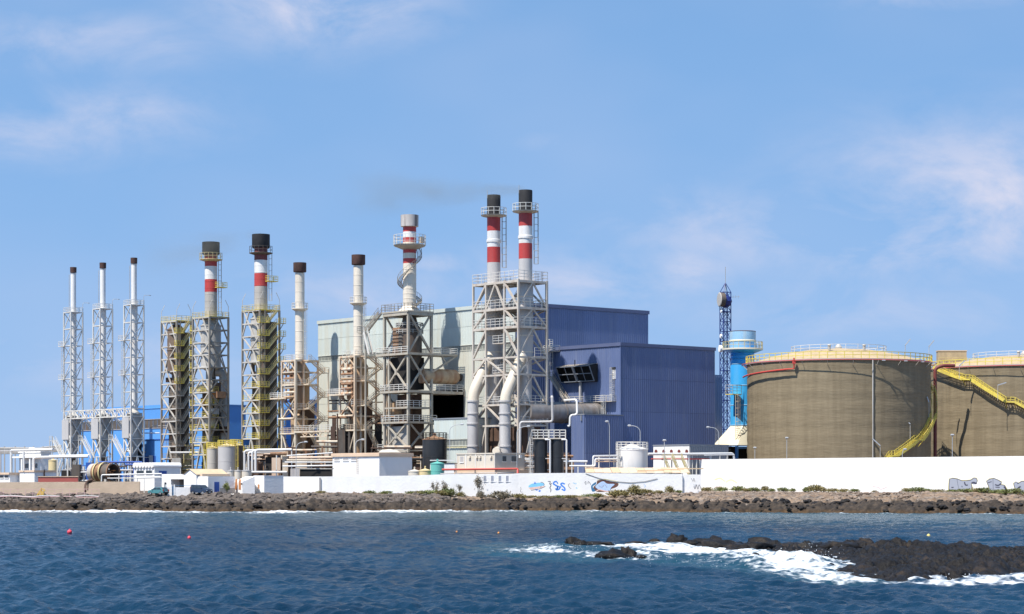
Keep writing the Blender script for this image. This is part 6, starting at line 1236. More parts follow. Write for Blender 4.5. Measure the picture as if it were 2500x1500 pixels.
simple_block('porthole_shed', 1683, 432, 1595, 1778, 1088, 'white shed end with a row of five round openings and grey corrugated side', 'white_paint', 'grey_clad', extra=ex, z=3, over=.1)
def red_wall():
    T = Root('red_wall', 93, 416, 'low brick-red wall before the slim stacks', 'wall', z=2.6, rot=R(-4)); box(T, 'wall_panel', 'red_wall', 0, T.xb(190), 0, .4, 0, T.zz(1165)); box(T, 'coping', 'tan_wall', -.1, T.xb(190) + .1, -.1, .5, T.zz(1165) + .002, T.zz(1163))
red_wall()

# ------------------------------------------------------------------ tanks, silos and pipes in the yard
def cyl_tank(name, px, D, r, yb, yt, m, label, group=None, roofm=None, cone=.5, rail=None, lad=None, cat='tank', z=3.0, bands=2, railh=1.3):
    T = Root(name, px, D, label, cat, group, z=z, rot=0); zt = T.zz(yt)
    MB().lathe([(r, 0), (r, zt)], 36).build('shell', m, T)
    rf = MB().lathe([(r + .06, zt - .1), (r + .06, zt + .02), (r * .6, zt + cone * .5), (r * .12, zt + cone), (.02, zt + cone)], 36).build('roof', roofm or m, T); MB().lathe([(r * .12, zt + cone - .05), (r * .12, zt + cone + .35), (r * .18, zt + cone + .4), (.02, zt + cone + .5)], 12).build('roof_vent', roofm or m, rf)
    for k in range(1, bands + 1): zz_ = zt * k / (bands + 1); MB().lathe([(r + .001, zz_ - .05), (r + .03, zz_ - .03), (r + .03, zz_ + .03), (r + .001, zz_ + .05)], 36, cap=False).build('seam_ring', m, T)
    if rail: ringrail(rf, (0, 0), r + .02, zt, rail, railh, 16, t=.1, rails=3)
    if lad: a = R(lad); MB().ladder((r * 1.06 * math.sin(a), -r * 1.06 * math.cos(a), .2), (r * 1.06 * math.sin(a), -r * 1.06 * math.cos(a), zt + 1), (.5 * math.cos(a), .5 * math.sin(a), 0), cage=(.5 * math.sin(a), -.5 * math.cos(a), 0)).build('ladder', rail or m, T, smooth=False)
    return T
cyl_tank('fuel_tank', 1061, 437, 2.45, 1130, 1073, 'black_tank', 'black tank with rusty cone lid beside the boiler tower foot', roofm='vessel_rust', cone=.7, rail='dark', lad=60)
cyl_tank('water_tank', 1068, 412, 1.3, 1158, 1132, 'teal', 'turquoise plastic water tank behind the shore wall', cone=.35, bands=3)
cyl_tank('water_tank', 1038, 412.5, 1.15, 1160, 1149, 'cream_yellow', 'yellowish squat tank beside the turquoise one', cone=.35, bands=0)
cyl_tank('water_tank', 1012, 413, 1.2, 1160, 1151, 'cream_tank', 'pale squat tank next to the white block', cone=.35, bands=0)
cyl_tank('settling_tank', 1543, 420, 3.05, 1145, 1098, 'stack_white', 'white round tank with white roof railing before the blue boiler house', rail='steel_white', lad=-55, cone=1.0, bands=1, railh=1.45)
cyl_tank('dosing_silo', 518, 478, 1.25, 1145, 1095, 'silo_beige', 'slimmer beige silo at the foot of the vessel tower', roofm='cream_yellow', rail='yellow', lad=-70, cone=.6, bands=2)
cyl_tank('dosing_silo', 554, 474, 1.95, 1150, 1090, 'duct_grey', 'stout grey silo with yellow roof rail at the foot of the vessel tower', roofm='cream_yellow', rail='yellow', lad=75, cone=.6, bands=2)
cyl_tank('dosing_silo', 577, 482, 1.4, 1150, 1088, 'vessel_dark', 'brown shaded silo behind the stout grey one', roofm='cream_yellow', rail='yellow', cone=.5, bands=2)
cyl_tank('oil_tank', 130, 432, .95, 1152, 1124, 'cream_yellow', 'small cream tank beside the white office', cone=.2, bands=1)
for px, lb in ((563, 'pale round vat behind the beach house roof, first of three'), (581, 'pale round vat behind the beach house roof, the middle one'), (602, 'pale round vat beside the white pipes, widest of three')): cyl_tank('vat', px, 416, .72 if px < 600 else .95, 1162, 1149, 'cream_tank', lb, 'pale vats', roofm='duct_grey', cone=.1, bands=0)
def silos():
    for px, lb in ((1320, 'black silo carrying the caged ladder'), (1360, 'black silo standing next to the small blue block')):
        T = cyl_tank('black_silo', px, 415, 1.25, 1155, 1072, 'black_tank', lb, 'pair of black silos', cone=.3, bands=2); z = T.zz(1070)
        deck(T, -1.7, 1.65, -1.4, 1.4, z, 'cream_tank', 'steel_white', 'LRBF', h=1.55, t=.2, gap=1.2, rt=.11)
        if px == 1320: MB().ladder((-1.75, -1.0, 0), (-1.75, -1.0, z), (.55, .1, 0), cage=(-.2, -.7, 0), t=.09).build('ladder', 'steel_white', T, smooth=False)
        x = 1.78; MB().tube(fillet([(x - 1.0, -1.35, T.zz(1074)), (x, -1.35, T.zz(1074)), (x, -1.35, 0)], .3), .17, 10).build('fill_pipe', 'pipe_white', T); bar(T, 'pipe_bracket', (.9, -1.2, T.zz(1120)), (x, -1.35, T.zz(1120)), .12, 'pipe_white')
silos()
def old_drum():
    T = Root('condenser_shell', 250, 428, 'opened condenser shell with two yellow-edged flange rings behind the tan wall', 'machine', z=3, rot=R(-32)); z = T.zz(1154); r = 1.75
    ends = [(-3.6, .3), (-3.3, 1.0), (-2.6, r), (-1.6, r)]; MB().tube([(x, 0, z) for x, _ in ends], [q for _, q in ends], 28).build('closed_end', 'concrete', T)
    def shell(x0, x1, r0, mm, nm, a0=0, a1=360):
        n = 28; v = []; 
        for x in (x0, x1):
            for rr in (r0, r0 - .12):
                for k in range(n + 1): a = R(a0 + (a1 - a0) * k / n); v.append((x, rr * math.cos(a), z + rr * math.sin(a)))
        N = n + 1; f = []
        for k in range(n): f += [(k, k + 1, 2 * N + k + 1, 2 * N + k), (N + k, 3 * N + k, 3 * N + k + 1, N + k + 1), (k, N + k, N + k + 1, k + 1), (2 * N + k, 2 * N + k + 1, 3 * N + k + 1, 3 * N + k)]
        return MB().add(v, f).build(nm, mm, T)
    shell(-1.6, .6, r, 'vessel_rust', 'shell', 60, 300); shell(.6, 2.9, r - .05, 'vessel_dark', 'shell'); shell(-.9, -.65, r + .28, 'yellow_pale', 'flange_ring'); shell(.6, .9, r + .35, 'yellow_pale', 'flange_ring'); shell(2.7, 2.95, r + .25, 'vessel_rust', 'flange_ring')
    for k in range(7): MB().tube([(-1.4, .9 * math.cos(k), z - .3 + .7 * math.sin(k * 1.3)), (2.5, .9 * math.cos(k), z - .3 + .7 * math.sin(k * 1.3))], .14, 8).build('inner_tube', 'wood_orange', T)
    for x in (-1.8, 1.8): box(T, 'saddle', 'concrete', x - .3, x + .3, -1.2, 1.2, 0, z - 1.2)
old_drum()
def pipes(name, runs, m, label, cat='pipes', supports=(), sm='steel_white', sw=.22):
    """runs: list of (points (px, py, D), radius)"""
    p0 = W(*runs[0][0][0]); rt = bpy.data.objects.new(name, None); C.objects.link(rt); rt.location = (p0.x, p0.y, 3.0); tag(rt, label, cat)
    f = lambda q: W(*q) - rt.location
    for (pts, r, *mm) in runs: MB().tube(fillet([f(q) for q in pts], r * 2.2, 4), r, 10).build('pipe', mm[0] if mm else m, rt)
    for (px, py, D) in supports: a = f((px, py, D)); bar(rt, 'support', (a.x, a.y, 0), a, sw, sm)
pipes('fire_main', [([(1079, 1147, 409), (1262, 1145, 408.5), (1264, 1146, 408.5), (1264, 1157, 408)], .19)], 'pipe_red', 'bright red pipe running above the shore wall by the site cabin', supports=((1110, 1148, 409), (1160, 1148, 409), (1212, 1147, 408.8)), sm='peach')
pipes('grey_pipe_run', [([(1075, 1157, 410), (1255, 1154, 409)], .09)], 'duct_grey', 'thin grey pipe lying on top of the shore wall under the red one')
pipes('pipe_bridge', [([(1376, 1127, 414), (1434, 1127, 414)], .2), ([(1390, 1138, 413), (1448, 1138, 413), (1448, 1114, 413), (1506, 1113, 417)], .17), ([(1412, 1138, 412.5), (1453, 1138, 412.5), (1453, 1121, 412.5), (1506, 1121, 416)], .17), ([(1456, 1127, 414), (1506, 1127, 416)], .12, 'pipe_peach')], 'pipe_white', 'cluster of white pipes stepping up to the white round tank', supports=((1396, 1128, 413), (1411, 1138, 413), (1462, 1115, 415), (1499, 1115, 416), (1430, 1127, 414)))
pipes('pipe_bridge', [([(1582, 1109, 424), (1683, 1109, 428), (1790, 1108, 434), (1792, 1122, 434)], .26), ([(1590, 1121, 424), (1683, 1121, 428), (1735, 1121, 431)], .13, 'pipe_red'), ([(1720, 1112, 429.5), (1793, 1111, 433)], .09), ([(1680, 1108, 428), (1682, 1140, 428)], .24), ([(1735, 1108, 431), (1734, 1122, 431)], .24)], 'pipe_white', 'white pipe with red line beneath running past the porthole shed', supports=((1640, 1109, 426), (1690, 1110, 428.5), (1700, 1122, 429), (1757, 1110, 432), (1775, 1110, 433)))
pipes('pipe_rack', [([(597, 1150, 452), (597, 1103, 452), (604, 1100, 452), (690, 1100, 452)], .22), ([(607, 1150, 450), (607, 1105, 450), (690, 1104, 450)], .2), ([(616, 1150, 448), (616, 1101, 448), (690, 1102, 448)], .22), ([(624, 1150, 446), (624, 1099, 446), (712, 1098, 446)], .24), ([(700, 1113, 440), (812, 1106, 440)], .12), ([(706, 1118, 439), (812, 1117, 439)], .24, 'pipe_peach'), ([(700, 1124, 439), (812, 1124, 439)], .2, 'steel_rust'), ([(695, 1129, 438), (812, 1129, 438)], .14), ([(690, 1139, 437), (812, 1137, 437)], .16), ([(612, 1153, 432), (700, 1153, 432)], .22), ([(660, 1108, 445), (700, 1108, 445)], .3, 'vessel_rust')], 'pipe_white', 'rack of white and rusty pipes behind the white store and shore wall', supports=((712, 1098, 446), (675, 1100, 448), (760, 1113, 440)))
pipes('pipe_rack', [([(248, 1176, 410), (248, 1160, 410), (395, 1157, 410)], .13), ([(338, 1168, 409), (395, 1166, 409)], .12), ([(335, 1178, 409), (335, 1166, 409), (392, 1164, 409)], .11), ([(262, 1168, 410), (340, 1168, 410)], .08)], 'pipe_white', 'low white pipe rack along the top of the tan wall beside the workshop', supports=((290, 1160, 410), (327, 1159, 410), (352, 1166, 409)), sw=.16)
pipes('pipe_bridge', [([(82, 1150, 424), (82, 1117, 424), (215, 1115, 424)], .25), ([(120, 1113, 425), (218, 1111, 425)], .12), ([(58, 1150, 424), (58, 1104, 424)], .2)], 'pipe_white', 'white pipe bridge running from the office to the slim stacks', supports=((140, 1115, 424), (165, 1115, 424)))
pipes('sea_outfall', [([(225, 1172, 401), (212, 1176, 400), (208, 1186, 398), (208, 1200, 396)], .22), ([(232, 1174, 401), (215, 1180, 400.5), (214, 1196, 397)], .14)], 'dark_brown', 'dark brown outfall pipes bending down over the tan wall')
def trestle():
    rt = bpy.data.objects.new('pipe_trestle', None); C.objects.link(rt); p0 = W(0, 1150, 620); rt.location = (p0.x, p0.y, 3.4); tag(rt, 'far grey pipe trestle on tall posts behind the white office', 'trestle')
    f = lambda px, py, D=620: W(px, py, D) - rt.location
    for i, py in enumerate((1094, 1097, 1101, 1104, 1107)): MB().tube([f(-80, py + 1), f(40, py), f(90, py + 1 - i * .4), f(150, py - 6)], .22, 8).build('pipe', random.choice(['vessel_grey', 'duct_grey', 'stack_grey']), rt)
    for px in (2, 11, 37, 60, 82, 105): bar(rt, 'post', f(px, 1152) * 1 - Vector((0, 0, f(px, 1152).z)), f(px, 1090 if px > 10 else 1100), .3, 'stack_grey')
trestle()
def yard_plant(name, px0, px1, D, ytop, label, n, mats, seed):
    """a crowded bit of plant: casings, pipes, valves"""
    rng = random.Random(seed); rt = bpy.data.objects.new(name, None); C.objects.link(rt); p0 = W((px0 + px1) / 2, 1170, D); rt.location = (p0.x, p0.y, 3.4); tag(rt, label, 'machinery'); w = (px1 - px0) * D / FPX; h = zpx(ytop, D) - 3.4
    for k in range(n):
        x = rng.uniform(-w / 2, w / 2); y = rng.uniform(0, 6); q = rng.random(); m_ = rng.choice(mats)
        if q < .3: s = rng.uniform(.4, 1.2); box(rt, 'casing', m_, x - s, x + s, y, y + s * 2, 0, rng.uniform(.4, .9) * h)
        elif q < .75: z = rng.uniform(.1, 1) * h; l = rng.uniform(.2, .7) * w; MB().tube([(max(x - l / 2, -w / 2), y, z), (min(x + l / 2, w / 2), y, z)], rng.uniform(.08, .28), 8).build('pipe', m_, rt)
        else: MB().tube([(x, y, 0), (x, y, rng.uniform(.4, 1) * h)], rng.uniform(.08, .3), 8).build('upright_pipe', m_, rt)
DK = ['dark_brown', 'vessel_dark', 'dark', 'vessel_rust', 'steel_rust']
yard_plant('pump_skid', 690, 820, 446, 1075, 'dark rusty pumps and pipes crowded under the boiler towers', 46, DK + ['pipe_peach', 'vessel_grey'], 1)
yard_plant('pump_skid', 600, 700, 470, 1100, 'dark rusty pumps and pipes behind the white pipe rack', 34, DK + ['pipe_peach'], 2)
yard_plant('pump_skid', 905, 1060, 452, 1090, 'dark machinery at the foot of the main boiler tower', 36, DK, 3)
yard_plant('pump_skid', 150, 345, 545, 1120, 'dark machinery under the slim lattice stacks', 40, ['vessel_dark', 'dark', 'pipe_white', 'duct_grey', 'vessel_grey', 'blue_dark'], 4)
yard_plant('pump_skid', 395, 600, 530, 1085, 'brown machinery at the foot of the grey lattice towers', 48, ['vessel_dark', 'dark_brown', 'vessel_grey', 'yellow_pale', 'dark', 'pipe_white'], 5)
yard_plant('pump_skid', 1130, 1400, 425, 1105, 'valves and dark pipework around the foot of the twin chimney tower', 46, ['vessel_dark', 'dark_brown', 'pipe_white', 'vessel_grey', 'dark', 'vessel_rust'], 6)
yard_plant('pump_skid', 800, 1000, 478, 975, 'dark plant behind the stairs of the beige boiler towers', 64, ['dark', 'dark_brown', 'vessel_dark', 'vessel_rust'], 7)
yard_plant('rooftop_plant', 300, 420, 556, 1030, 'grey pipes and ducts above the light blue shed', 22, ['duct_grey', 'vessel_grey', 'dark', 'pipe_white'], 8)
def yellow_steps():
    T = Root('access_steps', 1672, 425, 'small yellow steps with handrails in front of the porthole shed', 'stairs', z=3, rot=0); s = 419 / FPX
    for k in range(3): x = (-52 + 22 * k) * s; MB().stair((x + 2.4, 0, 1.0), (x, 0, T.zz(1120)), (0, .8, 0), t=.2).build('stair_flight', 'yellow_pale', T, smooth=False)
    deck(T, -4.5, -.5, .1, 1, T.zz(1122), 'steel_white', 'yellow_pale', 'R', h=1.0)
yellow_steps()
box_ = simple_block('pump_kiosk', 729, 425, 700.5, 731, 1144, 'grey sheet metal kiosk beside the shore wall', 'grey_panel', 'grey_panel', z=3, over=.02, rt=.06, rot=R(10), cat='kiosk')
simple_block('garage', 808, 430, 732, 812, 1146, 'dark open garage behind the shore wall', 'dark', 'concrete', z=3, over=.2, rt=.2, rot=R(82), cat='garage')
def ex(T, la, lb, zt): box(T, 'roof_pipe', 'pipe_white', -.3, 0, 0, la, zt + .5, zt + .7)
simple_block('white_hut', 1110, 420, 1050, 1116, 1132, 'low white hut with dark roof edge between turquoise tank and site cabin', 'white_paint', 'dark', z=3, over=.1, rt=.12, rot=R(85), cat='hut', extra=ex)

# ------------------------------------------------------------------ lamps
def street_lamp(px, D, ytop, dx, label, z=3.0, straight=False):
    rt = bpy.data.objects.new('street_lamp', None); C.objects.link(rt); x = (px - CX) * D / FPX; rt.location = (x, D, z); tag(rt, label, 'lamp', 'street lamps in the yard'); h = zpx(ytop, D) - z
    pts = [(0, 0, 0), (0, 0, h - (0 if straight else .9))] + ([] if straight else [(dx * .25, 0, h - .25), (dx * .6, 0, h), (dx, 0, h)])
    MB().tube(fillet(pts, .6, 4) if not straight else pts, .065, 8).build('pole', 'lamp_metal', rt)
    e = pts[-1]; MB().tube([(e[0] - .35, 0, e[2]), (e[0] - .2, 0, e[2] + .05), (e[0] + .25, 0, e[2] + .05), (e[0] + .4, 0, e[2])], [.06, .2, .17, .05], 10).build('lamp_head', 'lamp_metal', rt)
for a in [(1262, 413, 1042, 2.2, 'curved street lamp before the bent flues'), (1563, 421, 1040, -2.1, 'curved street lamp beside the white round tank'), (1755, 438, 1044, -2.2, 'curved street lamp at the far corner of the boiler house'), (1622, 416, 1076, .1, 'straight lamp with flat head before the porthole shed', 3.0, True), (1921, 441, 1070, .1, 'straight lamp in front of the whole brown tank, its shorter plain side', 3.0, True),
          (1843, 450, 1094, .1, 'short lamp beside the blue stack base', 3.0, True), (2203, 415, 1098, .5, 'small lamp below the curving yellow stair', 3.0), (2325, 410, 1063, .1, 'straight lamp in front of the dark gap between the tanks', 3.0, True), (723, 428, 1080, 1.9, 'curved street lamp before the outer boiler tower'), (867, 432, 1074, 1.5, 'curved street lamp behind the white block'), (1098, 428, 1037, 2.4, 'tall curved street lamp beside the black tank'), (1488, 415, 1030, -.5, 'hooked vent pole before the small blue block')]: street_lamp(*a)

# ------------------------------------------------------------------ vehicles
def vehicle(name, px, D, z, rz, prof, glass, W_, paint, label, wheels, wr, rear):
    rt = bpy.data.objects.new(name, None); C.objects.link(rt); rt.location = ((px - CX) * D / FPX, D, z); rt.rotation_euler = (0, 0, rz); tag(rt, label, 'car')
    # body: side profile lofted across the width, shoulders pulled in above the belt line
    n = len(prof); v = []; belt = glass['belt']
    for t in (-1, -.86, .86, 1):
        for (x, zz_) in prof:
            k = 1 - .16 * max(0, (zz_ - belt)) if True else 1; yy = W_ / 2 * t * k; inset = .05 if abs(t) == 1 else 0; xm = sum(p[0] for p in prof) / n; zm = .8
            v.append((x + (xm - x) * inset * .5, yy, zz_ + (zm - zz_) * inset))
    f = [(s * n + i, s * n + (i + 1) % n, (s + 1) * n + (i + 1) % n, (s + 1) * n + i) for s in range(3) for i in range(n)] + [tuple(range(n)), tuple(3 * n + i for i in range(n - 1, -1, -1))]
    body = MB().add(v, f).build('body', paint, rt)
    for sgn in (-1, 1):
        for poly_ in glass['side']:
            pts = [(x, sgn * (W_ / 2 * (1 - .16 * (zz_ - belt)) + .012), zz_) for x, zz_ in poly_]; MB().add(pts, [tuple(range(len(pts))) if sgn > 0 else tuple(range(len(pts) - 1, -1, -1))]).build('side_window', 'glass_dark', rt, smooth=False)
        for x in wheels:
            w = MB().tube([(x, sgn * (W_ / 2 - .2), wr), (x, sgn * (W_ / 2 + .015), wr)], wr, 20).build('wheel', 'tyre', rt); MB().tube([(x, sgn * (W_ / 2 + .012), wr), (x, sgn * (W_ / 2 + .03), wr)], wr * .62, 16).build('rim', 'rim', w)
        xf = max(p[0] for p in prof); xb_ = min(p[0] for p in prof); MB().box(xf - .12, xf + .015, min(sgn * W_ * .28, sgn * W_ * .44), max(sgn * W_ * .28, sgn * W_ * .44), .62, .8).build('headlight', 'lamp_clear', rt, smooth=False); MB().box(xb_ - .015, xb_ + .1, min(sgn * W_ * .38, sgn * W_ * .46), max(sgn * W_ * .38, sgn * W_ * .46), rear[0], rear[1]).build('tail_light', 'lamp_red', rt, smooth=False)
        MB().box(glass['mirror'], glass['mirror'] + .12, min(sgn * W_ / 2, sgn * (W_ / 2 + .2)), max(sgn * W_ / 2, sgn * (W_ / 2 + .2)), belt, belt + .16).build('wing_mirror', paint, rt, smooth=False)
    for nm, (a, b), s in (('windscreen', glass['front'], 1), ('rear_window', glass['back'], -1)):
        h = W_ / 2 * .86; MB().add([(a[0] + .02 * s, -h * .94, a[1]), (a[0] + .02 * s, h * .94, a[1]), (b[0] + .02 * s, h * .86, b[1]), (b[0] + .02 * s, -h * .86, b[1])], [(0, 1, 2, 3)]).build(nm, 'glass_dark', rt, smooth=False)
    xf = max(p[0] for p in prof); xb_ = min(p[0] for p in prof); MB().box(xf - .1, xf + .05, -W_ * .42, W_ * .42, .3, .5).build('bumper', 'tyre', rt, smooth=False); MB().box(xb_ - .05, xb_ + .1, -W_ * .42, W_ * .42, .32, .52).build('bumper', 'tyre', rt, smooth=False); MB().box(xf + .03, xf + .06, -.26, .26, .36, .47).build('number_plate', 'lamp_clear', rt, smooth=False); MB().box(xb_ - .065, xb_ - .03, -.26, .26, .56, .67).build('number_plate', 'lamp_clear', rt, smooth=False)
vehicle('parked_van', 491.5, 396, 2.95, R(-38), [(-2.05, .3), (2.05, .3), (2.12, .7), (2.0, .95), (1.15, 1.12), (.35, 1.72), (-1.9, 1.78), (-2.08, 1.1)], dict(belt=1.05, mirror=.85, side=[[(.95, 1.12), (.32, 1.6), (-.35, 1.64), (-.35, 1.12)], [(-.45, 1.12), (-.45, 1.64), (-1.15, 1.65), (-1.15, 1.12)], [(-1.25, 1.12), (-1.25, 1.65), (-1.8, 1.65), (-1.95, 1.12)]], front=((1.12, 1.15), (.4, 1.68)), back=((-2.07, 1.15), (-1.95, 1.68))), 1.75, 'car_navy', 'dark navy van parked beside the beach house', (-1.3, 1.3), .31, (.9, 1.4))
vehicle('parked_car', 387, 396.5, 2.85, R(146), [(-1.85, .3), (1.85, .3), (1.92, .65), (1.75, .82), (.95, .95), (.35, 1.38), (-1.15, 1.42), (-1.75, 1.0), (-1.9, .6)], dict(belt=.92, mirror=.7, side=[[(.8, .97), (.32, 1.3), (-.3, 1.33), (-.3, .97)], [(-.4, .97), (-.4, 1.33), (-1.05, 1.33), (-1.45, .97)]], front=((.92, .98), (.4, 1.34)), back=((-1.72, 1.03), (-1.2, 1.38))), 1.65, 'car_teal', 'teal green hatchback parked before the white workshop', (-1.2, 1.22), .29, (.7, 1.0))
for k in range(14):
    px = 513 + k * 4.4; x = (px - CX) * 396 / FPX; me = rock_mesh((.2, .18, .2), .8, 40 + k, 2, .3); me.shade_smooth(); o = link('edging_stone', me, 'white_stone'); o.location = (x, 395.5 + .3 * math.sin(k * 2), 2.88); tag(o, 'white-painted edging stone lying before the blue side door', 'stone', 'white edging stones')
def digger():
    rt = bpy.data.objects.new('survey_rig', None); C.objects.link(rt); p = W(98, 1200, 394); rt.location = (p.x, p.y, 2.4); tag(rt, 'small yellow drilling rig standing on the boulder shore', 'rig'); m = 'digger_yellow'
    for (a, b) in (((-.8, 0, 0), (.3, 0, 1.7)), ((.9, 0, 1.5), (.1, 0, 1.6)), ((-.3, .5, 0), (.2, .2, 1.6)), ((.2, 0, 1.6), (.9, 0, 1.2)), ((-.5, 0, .7), (.2, .4, .7))): bar(rt, 'boom', a, b, .16, m)
    box(rt, 'engine_box', m, -.2, .7, -.3, .4, .5, 1.1); box(rt, 'base', 'dark', -.9, .9, -.4, .5, 0, .25)
digger()
def rope_fence():
    rt = bpy.data.objects.new('scaffold_fence', None); C.objects.link(rt); rt.location = W(0, 1200, 392); rt.location.z = 2.3; tag(rt, 'light reddish scaffold fence with pale pipes along the boulder shore', 'fence'); x0 = rt.location.x
    xs = [(px - CX) * 392 / FPX - x0 for px in range(-10, 245, 18)]
    for x in xs: bar(rt, 'post', (x, 0, 0), (x, 0, 1.7 + .1 * math.sin(x)), .06, 'scaffold')
    for z in (.9, 1.6): MB().tube([(x, 0, z + .05 * math.sin(x * 3)) for x in xs], .03, 6).build('rail', 'scaffold', rt)
    MB().tube([(x, -.3, .35 + .12 * math.sin(x * .9)) for x in xs], .11, 8).build('hose', 'duct_grey', rt); MB().tube([(x, -.5, .22 + .1 * math.sin(x * .7)) for x in xs], .08, 8).build('hose', 'scaffold', rt)
rope_fence()

# ------------------------------------------------------------------ plants
def leaf_mound(n, seed, spiky=False):
    rng = np.random.RandomState(seed); mb = MB(); lob = [(rng.uniform(-.6, .6), rng.uniform(-.5, .5), rng.uniform(.25, .6), rng.uniform(.35, .62)) for _ in range(6)]
    for k in range(n):
        l = lob[rng.randint(6)]; d = Vector(rng.randn(3)).normalized(); d.z = abs(d.z) if rng.rand() < .8 else d.z; c = Vector((l[0], l[1], l[2] * .6)) + d * l[3] * (rng.rand() ** .35)
        if c.z < 0: c.z = rng.rand() * .1
        s = rng.uniform(.05, .11); t = Vector(rng.randn(3)).normalized(); u = (d + t * .8).normalized(); w = u.cross(t).normalized() * s * .5; mb.add([c - w, c + w, c + u * s * 2 + w * .3, c + u * s * 2 - w * .3], [(0, 1, 2, 3)])
    return mb
PROTO = []
for k in range(5):
    mb = leaf_mound(750, 100 + k); st = MB()
    for j in range(9): a = j * .7; st.bar((0, 0, 0), (.5 * math.cos(a), .4 * math.sin(a), .45), .03)
    me = bpy.data.meshes.new('foliage'); me.from_pydata(mb.v, [], mb.f); me.update(); ms = bpy.data.meshes.new('stems'); ms.from_pydata(st.v, [], st.f); ms.materials.append(MATS['bark']); PROTO.append((me, ms))
LEAFV = {}
def shrub(px, D, wpx, hpx, m, label, group, z=None, name='shrub'):
    k = random.randrange(5); me, ms = PROTO[k]
    if (k, m) not in LEAFV: c = me.copy(); c.materials.append(MATS[m]); LEAFV[(k, m)] = c
    x = (px - CX) * D / FPX; rt = bpy.data.objects.new(name, None); C.objects.link(rt); rt.location = (x, D, (gz(x, D) if z is None else z) - .05); tag(rt, label, 'shrub', group); s = D / FPX
    for nm, d in (('foliage', LEAFV[(k, m)]), ('stems', ms)): o = bpy.data.objects.new(nm, d); C.objects.link(o); o.parent = rt; o.scale = (wpx * s / 1.35, wpx * s / 2.0, hpx * s / .9); o.rotation_euler = (0, 0, random.uniform(0, 6))
G1 = 'low green shrub growing at the foot of the high white tank wall'; G2 = 'low olive shrub growing at the foot of the graffiti-covered shore wall'; G3 = 'dry grey-brown bush below the four blocked windows'
OWN = {1545: 'tallest olive shrub on the shore wall, beside the brown-edged graffiti', 1500: 'broad olive shrub growing up over the brown-edged graffiti', 1636: 'small upright shrub nearest the step between low and high white walls', 785: 'small shrub at the grey pilaster of the shore wall', 1990: 'tallest green shrub at the foot of the high tank wall', 1692: 'broad shrub where the high tank wall begins', 2240: 'broad low shrub apart from the others before bare tank wall', 2355: 'green shrub under the two-letter grey graffiti', 1095: 'tallest green mound among the dry saplings'}
def bwD(px): return (BW0 + (-AV) * along(BW0, -AV, px)).y
for (px, w, h) in [(1003, 30, 10), (1025, 30, 13), (1045, 40, 17), (1075, 50, 18), (1095, 44, 22), (1120, 30, 14), (1262, 40, 14), (1290, 36, 10), (1330, 50, 10), (1360, 50, 9), (1395, 44, 9), (1440, 40, 14), (1462, 40, 12), (1500, 46, 18), (1522, 40, 16), (1545, 44, 26), (1565, 30, 17), (1590, 40, 12), (1610, 30, 10), (1636, 26, 20), (1655, 24, 10), (785, 26, 8), (900, 40, 9), (940, 36, 9)]: shrub(px, lwD(px) - random.uniform(1.5, 4), w, h, random.choice(['leaf_olive', 'leaf_green', 'leaf_olive']), OWN.get(px, G2), 'shrubs along the shore wall')
for (px, w, h) in [(1172, 24, 20), (1225, 44, 24), (1200, 30, 12), (1240, 26, 14)]: shrub(px, 401, w, h, 'leaf_dry', G3, 'dry bushes by the blocked windows')
for (px, w, h) in [(1692, 40, 15), (1725, 30, 12), (1762, 34, 13), (1800, 36, 15), (1822, 30, 11), (1845, 34, 12), (1868, 22, 16), (1888, 24, 10), (1915, 34, 12), (1938, 20, 10), (1965, 30, 14), (1990, 40, 20), (2012, 26, 14), (2032, 34, 11), (2060, 34, 10), (2090, 36, 10), (2140, 20, 6), (2215, 30, 12), (2240, 46, 15), (2262, 30, 11), (2285, 36, 10), (2330, 36, 10), (2355, 36, 12), (2385, 40, 14), (2405, 40, 16), (2430, 34, 12), (2455, 36, 15), (2480, 34, 15), (2510, 34, 13)]: shrub(px, bwD(px) - random.uniform(1.5, 5), w, h, random.choice(['leaf_green', 'leaf_green', 'leaf_olive']), OWN.get(px, G1), 'shrubs along the tank wall')
for (px, D, w, h, z, lb) in [(136, 408, 22, 16, 3.9, 'round dry bush before the red wall'), (622, 425, 60, 42, 3.0, 'thin bush under the white pipe rack'), (1185, 408, 40, 0, 0, None)]:
    if lb: shrub(px, D, w, h, 'leaf_dry' if px < 600 else 'leaf_olive', lb, None, z)
def twig_tree(px, D, h, w, leaves, m, label, seed, name='young_tree', z=None):
    rng = random.Random(seed); x = (px - CX) * D / FPX; rt = bpy.data.objects.new(name, None); C.objects.link(rt); rt.location = (x, D, (gz(x, D) if z is None else z) - .1); tag(rt, label, 'tree'); tr = MB(); lv = MB()
    def grow(p, d, l, r_, dep):
        q = p + d * l; tr.tube([p, (p + q) / 2 + Vector((rng.uniform(-.05, .05), rng.uniform(-.05, .05), 0)) * l, q], [r_, r_ * .85, r_ * .7], 6, cap=False)
        if dep >= 2:
            for k in range(leaves):
                c = p.lerp(q, rng.random()) + Vector([rng.gauss(0, .12) for _ in range(3)]) * (h / 2.5); t = Vector([rng.gauss(0, 1) for _ in range(3)]).normalized(); s = rng.uniform(.05, .1) * (h / 2.2); w_ = t.orthogonal().normalized() * s * .5; lv.add([c - w_, c + w_, c + t * s * 1.6 + w_ * .3, c + t * s * 1.6 - w_ * .3], [(0, 1, 2, 3)])
        if dep < 4:
            for k in range(3 if dep else 4): grow(q if rng.random() < .6 else p.lerp(q, .6), (d + Vector((rng.gauss(0, .5) * w, rng.gauss(0, .5) * w, rng.uniform(0, .35)))).normalized(), l * rng.uniform(.6, .85), r_ * .62, dep + 1)
    grow(Vector((0, 0, 0)), Vector((0, 0, 1)), h * .28, .03 * h / 2, 0); tr.build('trunk', 'bark', rt); lv.build('crown', m, rt, smooth=False)
